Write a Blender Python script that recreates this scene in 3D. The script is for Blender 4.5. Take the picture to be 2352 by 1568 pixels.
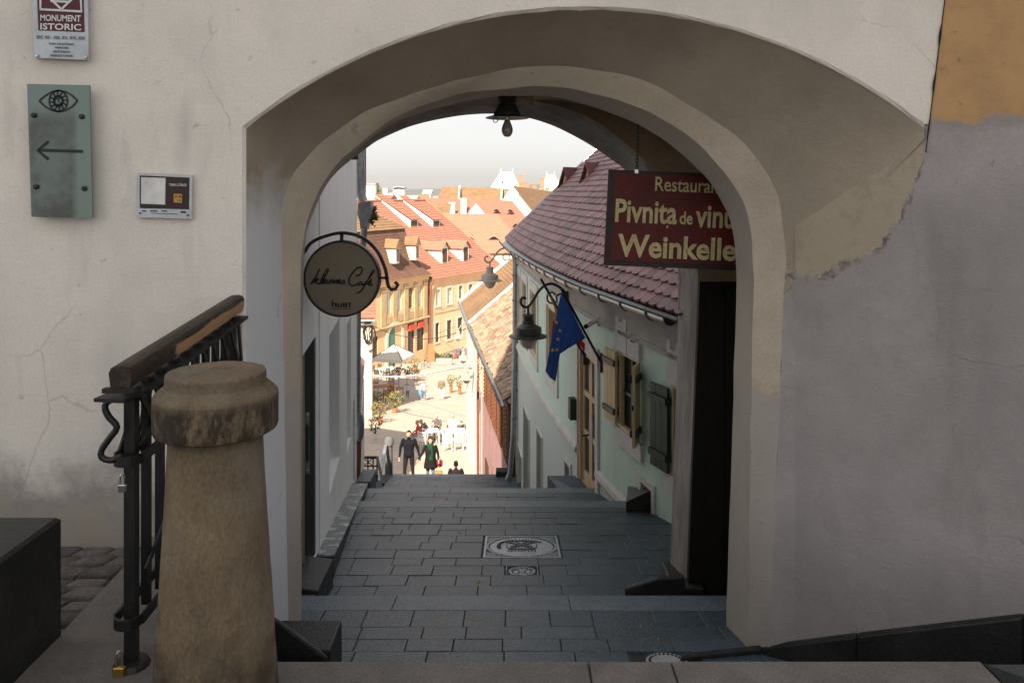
import bpy, bmesh, math, random
from mathutils import Vector, Matrix, noise as mnoise
random.seed(7)
SC = bpy.context.scene
for o in list(bpy.data.objects): bpy.data.objects.remove(o)
COL = SC.collection
# ------------------------------------------------------------------ camera
# level camera (rising-front lens: verticals stay vertical), eye at the origin, looking along +Y
CX, HY, F = 1176.0, 440.0, 1829.3        # principal column, horizon row and focal length of a 2352 px wide picture
cam = bpy.data.cameras.new('camera'); cam_o = bpy.data.objects.new('camera', cam); COL.objects.link(cam_o)
cam.sensor_width = 36; cam.lens = 28; cam.shift_y = -(784 - HY) / 2352
cam.clip_start = .05; cam.clip_end = 20000
cam_o.location = (0, 0, 0); cam_o.rotation_euler = (math.pi / 2, 0, 0)
SC.camera = cam_o
# ------------------------------------------------------------------ sky and sun
SUN_EL, SUN_AZ = math.radians(40), math.radians(11.5)     # light travels towards +Y, a little to +X
W = bpy.data.worlds.new('World'); SC.world = W; W.use_nodes = True
wn = W.node_tree.nodes; wl = W.node_tree.links; wn.clear()
sky = wn.new('ShaderNodeTexSky'); sky.sky_type = 'NISHITA'; sky.sun_disc = False
sky.sun_elevation = SUN_EL; sky.sun_rotation = math.pi + SUN_AZ
sky.air_density = 1.2; sky.dust_density = 1.0; sky.ozone_density = 1.0; sky.altitude = 400
hsv = wn.new('ShaderNodeHueSaturation'); hsv.inputs['Saturation'].default_value = .25
wtint = wn.new('ShaderNodeMix'); wtint.data_type = 'RGBA'; wtint.blend_type = 'MULTIPLY'
wtint.inputs[0].default_value = 1; wtint.inputs[7].default_value = (1, 1, 1, 1)
bg = wn.new('ShaderNodeBackground'); bg.inputs[1].default_value = .069
wo = wn.new('ShaderNodeOutputWorld')
wl.new(sky.outputs[0], hsv.inputs['Color']); wl.new(hsv.outputs[0], wtint.inputs[6]); veil = wn.new('ShaderNodeMix'); veil.data_type = 'RGBA'; veil.inputs[0].default_value = .72; veil.inputs[7].default_value = (4.55, 4.62, 4.75, 1)   # even veil of thin high cloud
wl.new(wtint.outputs[2], veil.inputs[6]); wl.new(veil.outputs[2], bg.inputs[0]); wl.new(bg.outputs[0], wo.inputs[0])
sun = bpy.data.lights.new('sun', 'SUN'); sun.energy = 5.0; sun.angle = math.radians(.53); sun.color = (1, .87, .70)
sun_o = bpy.data.objects.new('sun', sun); COL.objects.link(sun_o)
SUNDIR = Vector((math.sin(SUN_AZ) * math.cos(SUN_EL), math.cos(SUN_AZ) * math.cos(SUN_EL), -math.sin(SUN_EL)))
sun_o.rotation_euler = SUNDIR.to_track_quat('-Z', 'Y').to_euler(); sun_o.location = (-5, -20, 30)
vs = SC.view_settings; vs.view_transform = 'Standard'; vs.look = 'None'; vs.exposure = 1.5; vs.gamma = 1; vs.use_curve_mapping = False
SC.cycles.use_denoising = True
SC.cycles.max_bounces = 10; SC.cycles.diffuse_bounces = 7; SC.cycles.glossy_bounces = 3; SC.cycles.transparent_max_bounces = 6
SC.cycles.sample_clamp_indirect = 6; SC.cycles.caustics_reflective = False; SC.cycles.caustics_refractive = False
# ------------------------------------------------------------------ survey helpers
S = 1.15                                  # metres per survey unit of the passage
def P(px, py, D): return Vector(((px - CX) / F * D, D, -(py - HY) / F * D))
def U(px, py, d): return P(px, py, d * S)
def V(*a): return Vector(a)
def hit(px, py, p0, n):
    r = Vector(((px - CX) / F, 1, -(py - HY) / F)); return r * (Vector(p0).dot(n) / r.dot(n))
GA, GB = 7.16, .139
def gz(y): return -GA - GB * y if y < 110 else -GA - GB * 110
def G(px, py):
    D = GA / ((py - HY) / F - GB); return P(px, py, D)
def rnd(a, b): return random.uniform(a, b)
# ------------------------------------------------------------------ mesh helpers
ORG = {}
class MB:
    def __init__(s): s.v = []; s.f = []; s.m = []; s.mi = 0
    def add(s, vs, fs, M=None):
        b = len(s.v)
        s.v += [tuple(M @ Vector(p)) if M else tuple(p) for p in vs]
        for f in fs: s.f.append(tuple(i + b for i in f)); s.m.append(s.mi)
        return s
    def quad(s, a, b, c, d): return s.add([a, b, c, d], [(0, 1, 2, 3)])
    def hexa(s, p):      # 8 points: bottom ring 0-3, top ring 4-7
        return s.add(p, [(3, 2, 1, 0), (4, 5, 6, 7), (0, 1, 5, 4), (1, 2, 6, 5), (2, 3, 7, 6), (3, 0, 4, 7)])
    def box(s, x0, x1, y0, y1, z0, z1, M=None, bev=0):
        if bev:
            b = min(bev, (x1 - x0) * .45, (y1 - y0) * .45, (z1 - z0) * .45)
            vs, fs = [], []
            def ring(z, i): return [(x0 + i, y0 + i, z), (x1 - i, y0 + i, z), (x1 - i, y1 - i, z), (x0 + i, y1 - i, z)]
            for z, i in ((z0, b), (z0 + b, 0), (z1 - b, 0), (z1, b)): vs += ring(z, i)
            fs.append((3, 2, 1, 0)); fs.append((12, 13, 14, 15))
            for r in range(3):
                for k in range(4): a = r * 4 + k; c = r * 4 + (k + 1) % 4; fs.append((a, c, c + 4, a + 4))
            return s.add(vs, fs, M)
        return s.add([(x0, y0, z0), (x1, y0, z0), (x1, y1, z0), (x0, y1, z0), (x0, y0, z1), (x1, y0, z1), (x1, y1, z1), (x0, y1, z1)],
                     [(3, 2, 1, 0), (4, 5, 6, 7), (0, 1, 5, 4), (1, 2, 6, 5), (2, 3, 7, 6), (3, 0, 4, 7)], M)
    def prism(s, poly, vec):
        n = len(poly); vec = Vector(vec)
        vs = [Vector(p) for p in poly] + [Vector(p) + vec for p in poly]
        return s.add(vs, [tuple(range(n - 1, -1, -1)), tuple(range(n, 2 * n))] + [(i, (i + 1) % n, (i + 1) % n + n, i + n) for i in range(n)])
    def tube(s, path, r, n=8, cap=True, closed=False):
        path = [Vector(p) for p in path]; m = len(path); rs = r if isinstance(r, (list, tuple)) else [r] * m
        vs, fs = [], []; up = None
        for i, p in enumerate(path):
            if closed: t = path[(i + 1) % m] - path[i - 1]
            else: t = path[min(i + 1, m - 1)] - path[max(i - 1, 0)]
            t.normalize()
            if up is None: up = Vector((0, 0, 1)) if abs(t.z) < .9 else Vector((1, 0, 0))
            a = t.cross(up)
            if a.length < 1e-5: a = t.orthogonal()
            a.normalize(); b = a.cross(t).normalized(); up = b
            for k in range(n):
                q = 2 * math.pi * k / n; vs.append(p + (a * math.cos(q) + b * math.sin(q)) * rs[i])
        segs = m if closed else m - 1
        for i in range(segs):
            j = (i + 1) % m
            for k in range(n): fs.append((i * n + k, i * n + (k + 1) % n, j * n + (k + 1) % n, j * n + k))
        if cap and not closed: fs += [tuple(range(n - 1, -1, -1)), tuple(range((m - 1) * n, m * n))]
        return s.add(vs, fs)
    def bar(s, a, b, w, h, up=(0, 0, 1)):
        a, b = Vector(a), Vector(b); t = (b - a).normalized(); u = Vector(up)
        x = t.cross(u)
        if x.length < 1e-4: x = t.orthogonal()
        x.normalize(); y = x.cross(t).normalized(); x *= w / 2; y *= h / 2
        return s.hexa([a - x - y, a + x - y, a + x + y, a - x + y, b - x - y, b + x - y, b + x + y, b - x + y])
    def strip(s, path, w, h, nrm):        # flat bar swept along a path, thickness h along nrm
        path = [Vector(p) for p in path]; N = Vector(nrm).normalized(); vs = []; m = len(path); fs = []
        for i, p in enumerate(path):
            t = (path[min(i + 1, m - 1)] - path[max(i - 1, 0)]).normalized(); x = t.cross(N).normalized() * (w / 2); y = N * (h / 2)
            vs += [p - x - y, p + x - y, p + x + y, p - x + y]
        for i in range(m - 1):
            for k in range(4): fs.append((i * 4 + k, i * 4 + (k + 1) % 4, i * 4 + 4 + (k + 1) % 4, i * 4 + 4 + k))
        fs += [(3, 2, 1, 0), ((m - 1) * 4, (m - 1) * 4 + 1, (m - 1) * 4 + 2, (m - 1) * 4 + 3)]
        return s.add(vs, fs)
    def lathe(s, prof, c=(0, 0, 0), n=24, M=None):
        vs, fs = [], []
        for r, z in prof:
            for k in range(n):
                q = 2 * math.pi * k / n; vs.append((c[0] + r * math.cos(q), c[1] + r * math.sin(q), c[2] + z))
        for i in range(len(prof) - 1):
            for k in range(n): fs.append((i * n + k, i * n + (k + 1) % n, (i + 1) * n + (k + 1) % n, (i + 1) * n + k))
        if prof[0][0] > 1e-4: fs.append(tuple(range(n - 1, -1, -1)))
        if prof[-1][0] > 1e-4: m = len(prof) - 1; fs.append(tuple(range(m * n, m * n + n)))
        return s.add(vs, fs, M)
    def loft(s, curves, closed=False):
        n = len(curves[0]); vs = [p for c in curves for p in c]; fs = []
        for i in range(len(curves) - 1):
            for k in range(n - 1 + (1 if closed else 0)): j = (k + 1) % n; fs.append((i * n + k, i * n + j, (i + 1) * n + j, (i + 1) * n + k))
        return s.add(vs, fs)
    def scaled(s, k): s.v = [(a * k, b * k, c * k) for a, b, c in s.v]; return s
    def build(s, name, mat, parent=None, smooth=False, kind=None, label=None, cat=None, group=None, loc=None):
        me = bpy.data.meshes.new(name)
        if parent is not None: o0 = ORG[parent.name]
        elif loc is not None: o0 = Vector(loc)
        else:
            xs = [p[0] for p in s.v]; ys = [p[1] for p in s.v]; zs = [p[2] for p in s.v]
            o0 = Vector(((min(xs) + max(xs)) / 2, (min(ys) + max(ys)) / 2, min(zs)))
        me.from_pydata([(a - o0.x, b - o0.y, c - o0.z) for a, b, c in s.v], [], s.f); me.update()
        for m in (mat if isinstance(mat, (list, tuple)) else [mat]): me.materials.append(m)
        if isinstance(mat, (list, tuple)): me.polygons.foreach_set('material_index', s.m)
        ob = bpy.data.objects.new(name, me); COL.objects.link(ob)
        bm = bmesh.new(); bm.from_mesh(me); bmesh.ops.recalc_face_normals(bm, faces=bm.faces); bm.to_mesh(me); bm.free()
        if smooth:
            me.polygons.foreach_set('use_smooth', [True] * len(me.polygons))
            if smooth is not True: me.set_sharp_from_angle(angle=math.radians(smooth))
        ORG[ob.name] = o0
        if parent is not None: ob.parent = parent
        else: ob.location = o0
        tag(ob, label, cat, group, kind); return ob
def tag(o, label=None, cat=None, group=None, kind=None):
    if label: o['label'] = label
    if cat: o['category'] = cat
    if group: o['group'] = group
    if kind: o['kind'] = kind
    return o
def thing(name, label, cat, loc=(0, 0, 0), group=None, kind=None):
    o = bpy.data.objects.new(name, None); COL.objects.link(o); o.empty_display_size = .2
    o.location = loc; ORG[o.name] = Vector(loc); return tag(o, label, cat, group, kind)
def copy_tree(o, parent=None, label=None):
    c = o.copy(); COL.objects.link(c); c.parent = parent
    if label: c['label'] = label
    for ch in list(o.children): copy_tree(ch, c)
    return c
def text_mesh(txt, size=1, bold=0, sx=1, align='LEFT', shear=0):
    cu = bpy.data.curves.new('t', 'FONT'); cu.body = txt; cu.size = size; cu.offset = bold; cu.align_x = align; cu.fill_mode = 'FRONT'; cu.shear = shear
    cu.resolution_u = 3
    ob = bpy.data.objects.new('t', cu); COL.objects.link(ob); dg = bpy.context.evaluated_depsgraph_get()
    me = bpy.data.meshes.new_from_object(ob.evaluated_get(dg))
    vs = [(v.co.x * sx, v.co.y) for v in me.vertices]; fs = [tuple(p.vertices) for p in me.polygons]
    bpy.data.objects.remove(ob); bpy.data.curves.remove(cu); bpy.data.meshes.remove(me); return vs, fs
def put_text(mb, txt, org, right, up, size, bold=0, sx=1, align='LEFT', off=.002, fit=None):
    vs, fs = text_mesh(txt, size, bold, sx, align)
    if fit:
        w = max(v[0] for v in vs) - min(v[0] for v in vs); k = fit / w; x0 = min(v[0] for v in vs); vs = [((v[0] - x0) * k, v[1]) for v in vs]
    org, right, up = Vector(org), Vector(right).normalized(), Vector(up).normalized(); n = right.cross(up)
    mb.add([org + right * x + up * y + n * off for x, y in vs], fs)
def smoothpts(pts, n):
    pts = [Vector(p) for p in pts]; out = []; L = [0]
    for a, b in zip(pts, pts[1:]): L.append(L[-1] + (b - a).length)
    for i in range(n):
        t = L[-1] * i / (n - 1); k = 0
        while k < len(pts) - 2 and L[k + 1] < t: k += 1
        u = (t - L[k]) / max(L[k + 1] - L[k], 1e-9); p0, p1, p2, p3 = pts[max(k - 1, 0)], pts[k], pts[k + 1], pts[min(k + 2, len(pts) - 1)]
        out.append(.5 * ((2 * p1) + (p2 - p0) * u + (2 * p0 - 5 * p1 + 4 * p2 - p3) * u * u + (3 * p1 - p0 - 3 * p2 + p3) * u ** 3))
    return out
class Path:                                # plan line of a wall; outward (street) side is to the left of travel
    def __init__(s, pts, sub=0, side=1):
        s.p = [Vector((a, b)) for a, b in pts]
        if sub: s.p = [Vector((q.x, q.y)) for q in smoothpts([(a, b, 0) for a, b in pts], sub)]
        s.side = side; s.L = [0]
        for a, b in zip(s.p, s.p[1:]): s.L.append(s.L[-1] + (b - a).length)
        s.len = s.L[-1]
    def at(s, t, off=0):
        k = 0
        while k < len(s.p) - 2 and s.L[k + 1] < t: k += 1
        d = (s.p[k + 1] - s.p[k]).normalized(); q = s.p[k] + d * (t - s.L[k])
        if off:
            n0 = s.nrm(t); q = q + n0 * off
        return q
    def nrm(s, t):
        def tn(u):
            k = 0
            while k < len(s.p) - 2 and s.L[k + 1] < u: k += 1
            return (s.p[k + 1] - s.p[k]).normalized()
        d = (tn(t - .15) + tn(t + .15)).normalized(); return Vector((-d.y, d.x)) * s.side
    def ray(s, px):
        t = (px - CX) / F; best = None
        for i in range(len(s.p) - 1):
            a, b = s.p[i], s.p[i + 1]; fa, fb = a.x - t * a.y, b.x - t * b.y
            if fa * fb <= 0 and fa != fb: return s.L[i] + (b - a).length * fa / (fa - fb)
        a, b = s.p[-2], s.p[-1]; fa, fb = a.x - t * a.y, b.x - t * b.y
        u = fa / (fa - fb)
        if u > 1: return s.L[-2] + (b - a).length * u
        a, b = s.p[0], s.p[1]; fa, fb = a.x - t * a.y, b.x - t * b.y; return (b - a).length * fa / (fa - fb)
    def z(s, px, py): t = s.ray(px); return -(py - HY) / F * s.at(t).y
    def pt(s, t, z, off=0): q = s.at(t, off); return Vector((q.x, q.y, z))
    def breaks(s, a, b): return [a] + [l for l in s.L if a + 1e-4 < l < b - 1e-4] + [b]
def wall(mb, pa, z0, z1, ops, depth=.2, a=0, b=None):
    b = pa.len if b is None else b
    ss = sorted(set([round(x, 5) for x in pa.breaks(a, b)] + [round(x, 5) for o in ops for x in o[:2]])); zs = sorted(set([z0, z1] + [x for o in ops for x in o[2:4]]))
    ss = [x for x in ss if a - 1e-4 <= x <= b + 1e-4]
    for i in range(len(ss) - 1):
        for j in range(len(zs) - 1):
            sm, zm = (ss[i] + ss[i + 1]) / 2, (zs[j] + zs[j + 1]) / 2
            if any(o[0] < sm < o[1] and o[2] < zm < o[3] for o in ops): continue
            mb.quad(pa.pt(ss[i], zs[j]), pa.pt(ss[i + 1], zs[j]), pa.pt(ss[i + 1], zs[j + 1]), pa.pt(ss[i], zs[j + 1]))
    for o in ops:
        c = [(o[0], o[2]), (o[1], o[2]), (o[1], o[3]), (o[0], o[3])]; d = o[4] if len(o) > 4 else depth
        for k in range(4):
            (s0, q0), (s1, q1) = c[k], c[(k + 1) % 4]; mb.quad(pa.pt(s0, q0), pa.pt(s1, q1), pa.pt(s1, q1, -d), pa.pt(s0, q0, -d))
def slab(mb, pa, s0, s1, z0, z1, o0, o1):   # block lying on a wall between two offsets
    for a, b in zip(pa.breaks(s0, s1), pa.breaks(s0, s1)[1:]):
        mb.hexa([pa.pt(a, z0, o0), pa.pt(b, z0, o0), pa.pt(b, z0, o1), pa.pt(a, z0, o1), pa.pt(a, z1, o0), pa.pt(b, z1, o0), pa.pt(b, z1, o1), pa.pt(a, z1, o1)])
def sweep(mb, pa, prof, s0, s1, n=None):    # profile of (offset, z) swept along a wall line
    ts = pa.breaks(s0, s1) if n is None else [s0 + (s1 - s0) * i / n for i in range(n + 1)]
    mb.loft([[pa.pt(t, z, o) for o, z in prof] for t in ts])
# ------------------------------------------------------------------ materials
def mat(name, col, rough=.85, col2=None, vs=3.0, vmix=(.4, .7), bump=.15, bs=60, metal=0, spec=.3, fine=.12, stretch=None, rand=0, coat=0, bdist=.01):
    m = bpy.data.materials.new(name); m.use_nodes = True; nt = m.node_tree; N = nt.nodes; L = nt.links
    b = N['Principled BSDF']; b.inputs['Roughness'].default_value = rough; b.inputs['Metallic'].default_value = metal
    b.inputs['Specular IOR Level'].default_value = spec; b.inputs['Coat Weight'].default_value = coat
    tc = N.new('ShaderNodeTexCoord'); src = tc.outputs['Object']
    if stretch:
        mp = N.new('ShaderNodeMapping'); mp.inputs['Scale'].default_value = stretch; L.new(src, mp.inputs[0]); src = mp.outputs[0]
    n1 = N.new('ShaderNodeTexNoise'); n1.inputs['Scale'].default_value = vs; n1.inputs['Detail'].default_value = 6; n1.inputs['Roughness'].default_value = .65; L.new(src, n1.inputs['Vector'])
    r1 = N.new('ShaderNodeMapRange'); r1.inputs[1].default_value = vmix[0]; r1.inputs[2].default_value = vmix[1]; L.new(n1.outputs[0], r1.inputs[0])
    c2 = col2 or tuple(c * .75 for c in col)
    mx = N.new('ShaderNodeMix'); mx.data_type = 'RGBA'; mx.inputs[6].default_value = (*col, 1); mx.inputs[7].default_value = (*c2, 1); L.new(r1.outputs[0], mx.inputs[0])
    n2 = N.new('ShaderNodeTexNoise'); n2.inputs['Scale'].default_value = bs; n2.inputs['Detail'].default_value = 4; L.new(src, n2.inputs['Vector'])
    mr = N.new('ShaderNodeMapRange'); mr.inputs[1].default_value = .3; mr.inputs[2].default_value = .7; mr.inputs[3].default_value = 1 - fine; mr.inputs[4].default_value = 1 + fine; L.new(n2.outputs[0], mr.inputs[0])
    mu = N.new('ShaderNodeMix'); mu.data_type = 'RGBA'; mu.blend_type = 'MULTIPLY'; mu.inputs[0].default_value = 1; L.new(mx.outputs[2], mu.inputs[6]); L.new(mr.outputs[0], mu.inputs[7])
    out = mu.outputs[2]
    if rand:
        oi = N.new('ShaderNodeObjectInfo'); ge = N.new('ShaderNodeNewGeometry'); ad = N.new('ShaderNodeMath'); ad.operation = 'ADD'
        L.new(oi.outputs['Random'], ad.inputs[0]); L.new(ge.outputs['Random Per Island'], ad.inputs[1])
        fr = N.new('ShaderNodeMath'); fr.operation = 'FRACT'; L.new(ad.outputs[0], fr.inputs[0])
        m2 = N.new('ShaderNodeMapRange'); m2.inputs[3].default_value = 1 - rand; m2.inputs[4].default_value = 1 + rand; L.new(fr.outputs[0], m2.inputs[0])
        mu2 = N.new('ShaderNodeMix'); mu2.data_type = 'RGBA'; mu2.blend_type = 'MULTIPLY'; mu2.inputs[0].default_value = 1; L.new(out, mu2.inputs[6]); L.new(m2.outputs[0], mu2.inputs[7]); out = mu2.outputs[2]
    L.new(out, b.inputs['Base Color'])
    if bump:
        bp = N.new('ShaderNodeBump'); bp.inputs['Strength'].default_value = bump; bp.inputs['Distance'].default_value = bdist; L.new(n2.outputs[0], bp.inputs['Height']); L.new(bp.outputs[0], b.inputs['Normal'])
    m['out'] = 1
    return m
def nd(m): return m.node_tree.nodes, m.node_tree.links, m.node_tree.nodes['Principled BSDF']
def basecol(m): return m.node_tree.nodes['Principled BSDF'].inputs['Base Color'].links[0].from_socket
def overlay(m, fac_socket, col):
    N, L, b = nd(m); mx = N.new('ShaderNodeMix'); mx.data_type = 'RGBA'; L.new(fac_socket, mx.inputs[0]); L.new(basecol(m), mx.inputs[6]); mx.inputs[7].default_value = (*col, 1); L.new(mx.outputs[2], b.inputs['Base Color'])
def mathn(m, op, a, b=None, clamp=False):
    N, L, _ = nd(m); n = N.new('ShaderNodeMath'); n.operation = op; n.use_clamp = clamp
    for i, x in enumerate((a, b)):
        if x is None: continue
        if isinstance(x, (int, float)): n.inputs[i].default_value = x
        else: L.new(x, n.inputs[i])
    return n.outputs[0]
def noisen(m, scale, detail=5, stretch=None, rough=.6, dist=0):
    N, L, _ = nd(m); tc = N.new('ShaderNodeTexCoord'); src = tc.outputs['Object']
    if stretch: mp = N.new('ShaderNodeMapping'); mp.inputs['Scale'].default_value = stretch; L.new(src, mp.inputs[0]); src = mp.outputs[0]
    n = N.new('ShaderNodeTexNoise'); n.inputs['Scale'].default_value = scale; n.inputs['Detail'].default_value = detail; n.inputs['Roughness'].default_value = rough; n.inputs['Distortion'].default_value = dist; L.new(src, n.inputs['Vector']); return n.outputs[0]
def xyz(m):
    N, L, _ = nd(m); tc = N.new('ShaderNodeTexCoord'); sp = N.new('ShaderNodeSeparateXYZ'); L.new(tc.outputs['Object'], sp.inputs[0]); return sp.outputs
def step(m, x, a, b):
    N, L, _ = nd(m); n = N.new('ShaderNodeMapRange'); n.inputs[1].default_value = a; n.inputs[2].default_value = b; L.new(x, n.inputs[0]); return n.outputs[0]
def plain(name, col, rough=.6, metal=0, spec=.4, **k): return mat(name, col, rough, vs=8, fine=.05, bump=0, metal=metal, spec=spec, **k)
# ================================================================== materials of the passage
M = {}
def trowel(m, scale, strength, dist, stretch=(1, 1, 1.7)):   # hand-trowelled plaster: short strokes, rough and smooth patches
    N, L, b = nd(m); tc = N.new('ShaderNodeTexCoord'); mp = N.new('ShaderNodeMapping'); mp.inputs['Rotation'].default_value = (0, .5, 0); mp.inputs['Scale'].default_value = (.55, 1, 1.9); L.new(tc.outputs['Object'], mp.inputs[0])
    def nz(sc, det, ro, di, src): n = N.new('ShaderNodeTexNoise'); n.inputs['Scale'].default_value = sc; n.inputs['Detail'].default_value = det; n.inputs['Roughness'].default_value = ro; n.inputs['Distortion'].default_value = di; L.new(src, n.inputs['Vector']); return n.outputs[0]
    a = nz(scale, 5, .6, .9, mp.outputs[0]); c = nz(scale * 6, 3, .6, 0, mp.outputs[0]); pt = step(m, nz(1.7, 4, .6, .5, tc.outputs['Object']), .36, .68); d = nz(2.2, 4, .55, 0, tc.outputs['Object'])
    g_ = nz(scale * 3.2, 6, .75, 0, tc.outputs['Object']); h = mathn(m, 'MULTIPLY', mathn(m, 'ADD', mathn(m, 'MULTIPLY', step(m, a, .58, .86), .7), mathn(m, 'ADD', mathn(m, 'MULTIPLY', c, .3), mathn(m, 'MULTIPLY', g_, .8))), mathn(m, 'ADD', mathn(m, 'MULTIPLY', pt, .8), .3)); h = mathn(m, 'ADD', h, mathn(m, 'MULTIPLY', d, 2.2))
    bp = N.new('ShaderNodeBump'); bp.inputs['Strength'].default_value = strength; bp.inputs['Distance'].default_value = dist; L.new(h, bp.inputs['Height']); L.new(bp.outputs[0], b.inputs['Normal'])
def cracks(m, scale, col, amt):     # hairline cracks, only here and there
    N, L, b = nd(m); tc = N.new('ShaderNodeTexCoord'); ns = N.new('ShaderNodeTexNoise'); ns.inputs['Scale'].default_value = 3; ns.inputs['Detail'].default_value = 6; L.new(tc.outputs['Object'], ns.inputs['Vector'])
    mx = N.new('ShaderNodeMix'); mx.data_type = 'VECTOR'; mx.inputs[0].default_value = .22; L.new(tc.outputs['Object'], mx.inputs[4]); L.new(ns.outputs['Color'], mx.inputs[5])
    vo = N.new('ShaderNodeTexVoronoi'); vo.feature = 'DISTANCE_TO_EDGE'; vo.inputs['Scale'].default_value = scale; L.new(mx.outputs[1], vo.inputs['Vector'])
    f = mathn(m, 'MULTIPLY', step(m, vo.outputs['Distance'], .006, .0015), step(m, noisen(m, 1.1, 3), .52, .60)); overlay(m, mathn(m, 'MULTIPLY', f, amt), col)
def blotch(m, scale, a, b, col, amt=1.0, stretch=None, detail=5):
    overlay(m, mathn(m, 'MULTIPLY', step(m, noisen(m, scale, detail, stretch), a, b), amt), col)
M['cream'] = mat('plaster_cream', (.80, .735, .655), .9, (.70, .645, .575), vs=.9, vmix=(.35, .7), bump=0, fine=.06, bs=70)
blotch(M['cream'], 7, .68, .78, (.30, .25, .20), .55); blotch(M['cream'], 3, .62, .8, (.42, .36, .31), .5, (2, 2, .6)); blotch(M['cream'], 14, .66, .72, (.36, .31, .27), .55); blotch(M['cream'], 55, .70, .76, (.30, .26, .22), .6); blotch(M['cream'], 1.3, .52, .78, (.56, .52, .475), .7, (1, 1, .7)); blotch(M['cream'], 2.0, .60, .80, (.47, .42, .37), .6, (1.6, 1, .4)); cracks(M['cream'], 1.1, (.40, .35, .30), .4); trowel(M['cream'], 34, .6, .010)
zz = xyz(M['cream'])[2]     # damp, flaked foot of the wall
foot = mathn(M['cream'], 'ADD', mathn(M['cream'], 'MULTIPLY', zz, -1.0), mathn(M['cream'], 'MULTIPLY', noisen(M['cream'], 2.6, 7, None, .7), 1.1))
overlay(M['cream'], mathn(M['cream'], 'MULTIPLY', step(M['cream'], foot, .08, .34), .75), (.30, .265, .23))
overlay(M['cream'], mathn(M['cream'], 'MULTIPLY', step(M['cream'], mathn(M['cream'], 'ADD', foot, mathn(M['cream'], 'MULTIPLY', noisen(M['cream'], 9, 6), .5)), .60, .68), .8), (.46, .40, .33))
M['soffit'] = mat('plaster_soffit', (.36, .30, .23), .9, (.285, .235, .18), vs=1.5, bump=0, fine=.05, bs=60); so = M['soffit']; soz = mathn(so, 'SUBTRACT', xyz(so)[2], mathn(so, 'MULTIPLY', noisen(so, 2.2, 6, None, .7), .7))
overlay(so, mathn(so, 'MULTIPLY', step(so, soz, 1.62, 1.22), step(so, xyz(so)[0], .2, -.4)), (.66, .66, .675)); blotch(so, 12, .66, .74, (.16, .12, .09), .5, (1, 1, .4)); trowel(so, 14, .4, .01)  # left jamb below the springing: cool daylight painted in as bluish white
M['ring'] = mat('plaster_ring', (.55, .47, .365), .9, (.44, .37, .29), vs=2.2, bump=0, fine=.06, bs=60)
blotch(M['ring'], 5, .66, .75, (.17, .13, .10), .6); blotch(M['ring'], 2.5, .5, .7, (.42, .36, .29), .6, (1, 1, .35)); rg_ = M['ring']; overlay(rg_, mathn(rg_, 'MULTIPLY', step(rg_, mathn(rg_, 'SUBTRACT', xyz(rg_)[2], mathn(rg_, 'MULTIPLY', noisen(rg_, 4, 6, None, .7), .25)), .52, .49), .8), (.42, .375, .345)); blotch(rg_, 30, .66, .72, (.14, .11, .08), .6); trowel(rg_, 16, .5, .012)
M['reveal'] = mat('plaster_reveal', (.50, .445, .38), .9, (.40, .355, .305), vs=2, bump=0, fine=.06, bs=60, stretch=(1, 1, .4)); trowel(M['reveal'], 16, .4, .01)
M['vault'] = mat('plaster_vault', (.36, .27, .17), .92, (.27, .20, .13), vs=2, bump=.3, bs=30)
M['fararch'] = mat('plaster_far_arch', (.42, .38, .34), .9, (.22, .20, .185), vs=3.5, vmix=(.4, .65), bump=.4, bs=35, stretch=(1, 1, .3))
# repaired side wall: orange limewash above, grey cement patch below, cream paint at the arch
gw = M['side'] = mat('plaster_side', (.375, .335, .325), .9, (.295, .263, .252), vs=1.3, bump=0, fine=.06, bs=70)
blotch(gw, 9, .69, .76, (.20, .165, .15), .6); blotch(gw, 4, .64, .74, (.27, .235, .215), .55, (1, 1, .5)); blotch(gw, 40, .69, .75, (.17, .14, .13), .6); blotch(gw, 1.4, .5, .75, (.29, .262, .262), .6); blotch(gw, 2.2, .56, .72, (.24, .21, .20), .6, (1.4, 1, .45)); blotch(gw, 5, .60, .70, (.33, .295, .275), .7); blotch(gw, 18, .66, .72, (.19, .155, .14), .6, (1, 1, .6)); cracks(gw, 1.3, (.22, .19, .175), .5); trowel(gw, 28, .6, .010)
sx, _, sz = xyz(gw)
rag = mathn(gw, 'SUBTRACT', mathn(gw, 'ADD', mathn(gw, 'MULTIPLY', noisen(gw, 3.2, 12, None, .78), .34), mathn(gw, 'MULTIPLY', noisen(gw, 26, 8, (1, 1, .6), .8), .20)), .27)
ex = mathn(gw, 'POWER', math.e, mathn(gw, 'DIVIDE', sx, -.17 * S)); lim = mathn(gw, 'ADD', mathn(gw, 'MULTIPLY', ex, .64 * S), -.45 * S)
ins = step(gw, sx, .0, .012); e1_ = mathn(gw, 'SUBTRACT', mathn(gw, 'ADD', sz, rag), lim)
brk = step(gw, noisen(gw, 7, 6), .42, .56)
overlay(gw, mathn(gw, 'MULTIPLY', mathn(gw, 'MULTIPLY', ins, mathn(gw, 'MULTIPLY', step(gw, e1_, -.05, -.02), step(gw, e1_, .09, .02))), mathn(gw, 'MULTIPLY', brk, .85)), (.13, .095, .07))
overlay(gw, mathn(gw, 'MULTIPLY', ins, step(gw, e1_, .0, .008)), (.40, .335, .25)); overlay(gw, mathn(gw, 'MULTIPLY', mathn(gw, 'MULTIPLY', ins, step(gw, e1_, .06, .08)), step(gw, noisen(gw, 5, 8, None, .75), .5, .62)), (.34, .28, .205))
orag = mathn(gw, 'ADD', mathn(gw, 'MULTIPLY', noisen(gw, 2.0, 10, None, .75), .42), mathn(gw, 'MULTIPLY', noisen(gw, 22, 6, (.5, 1, 1.4), .8), .10))
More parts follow.
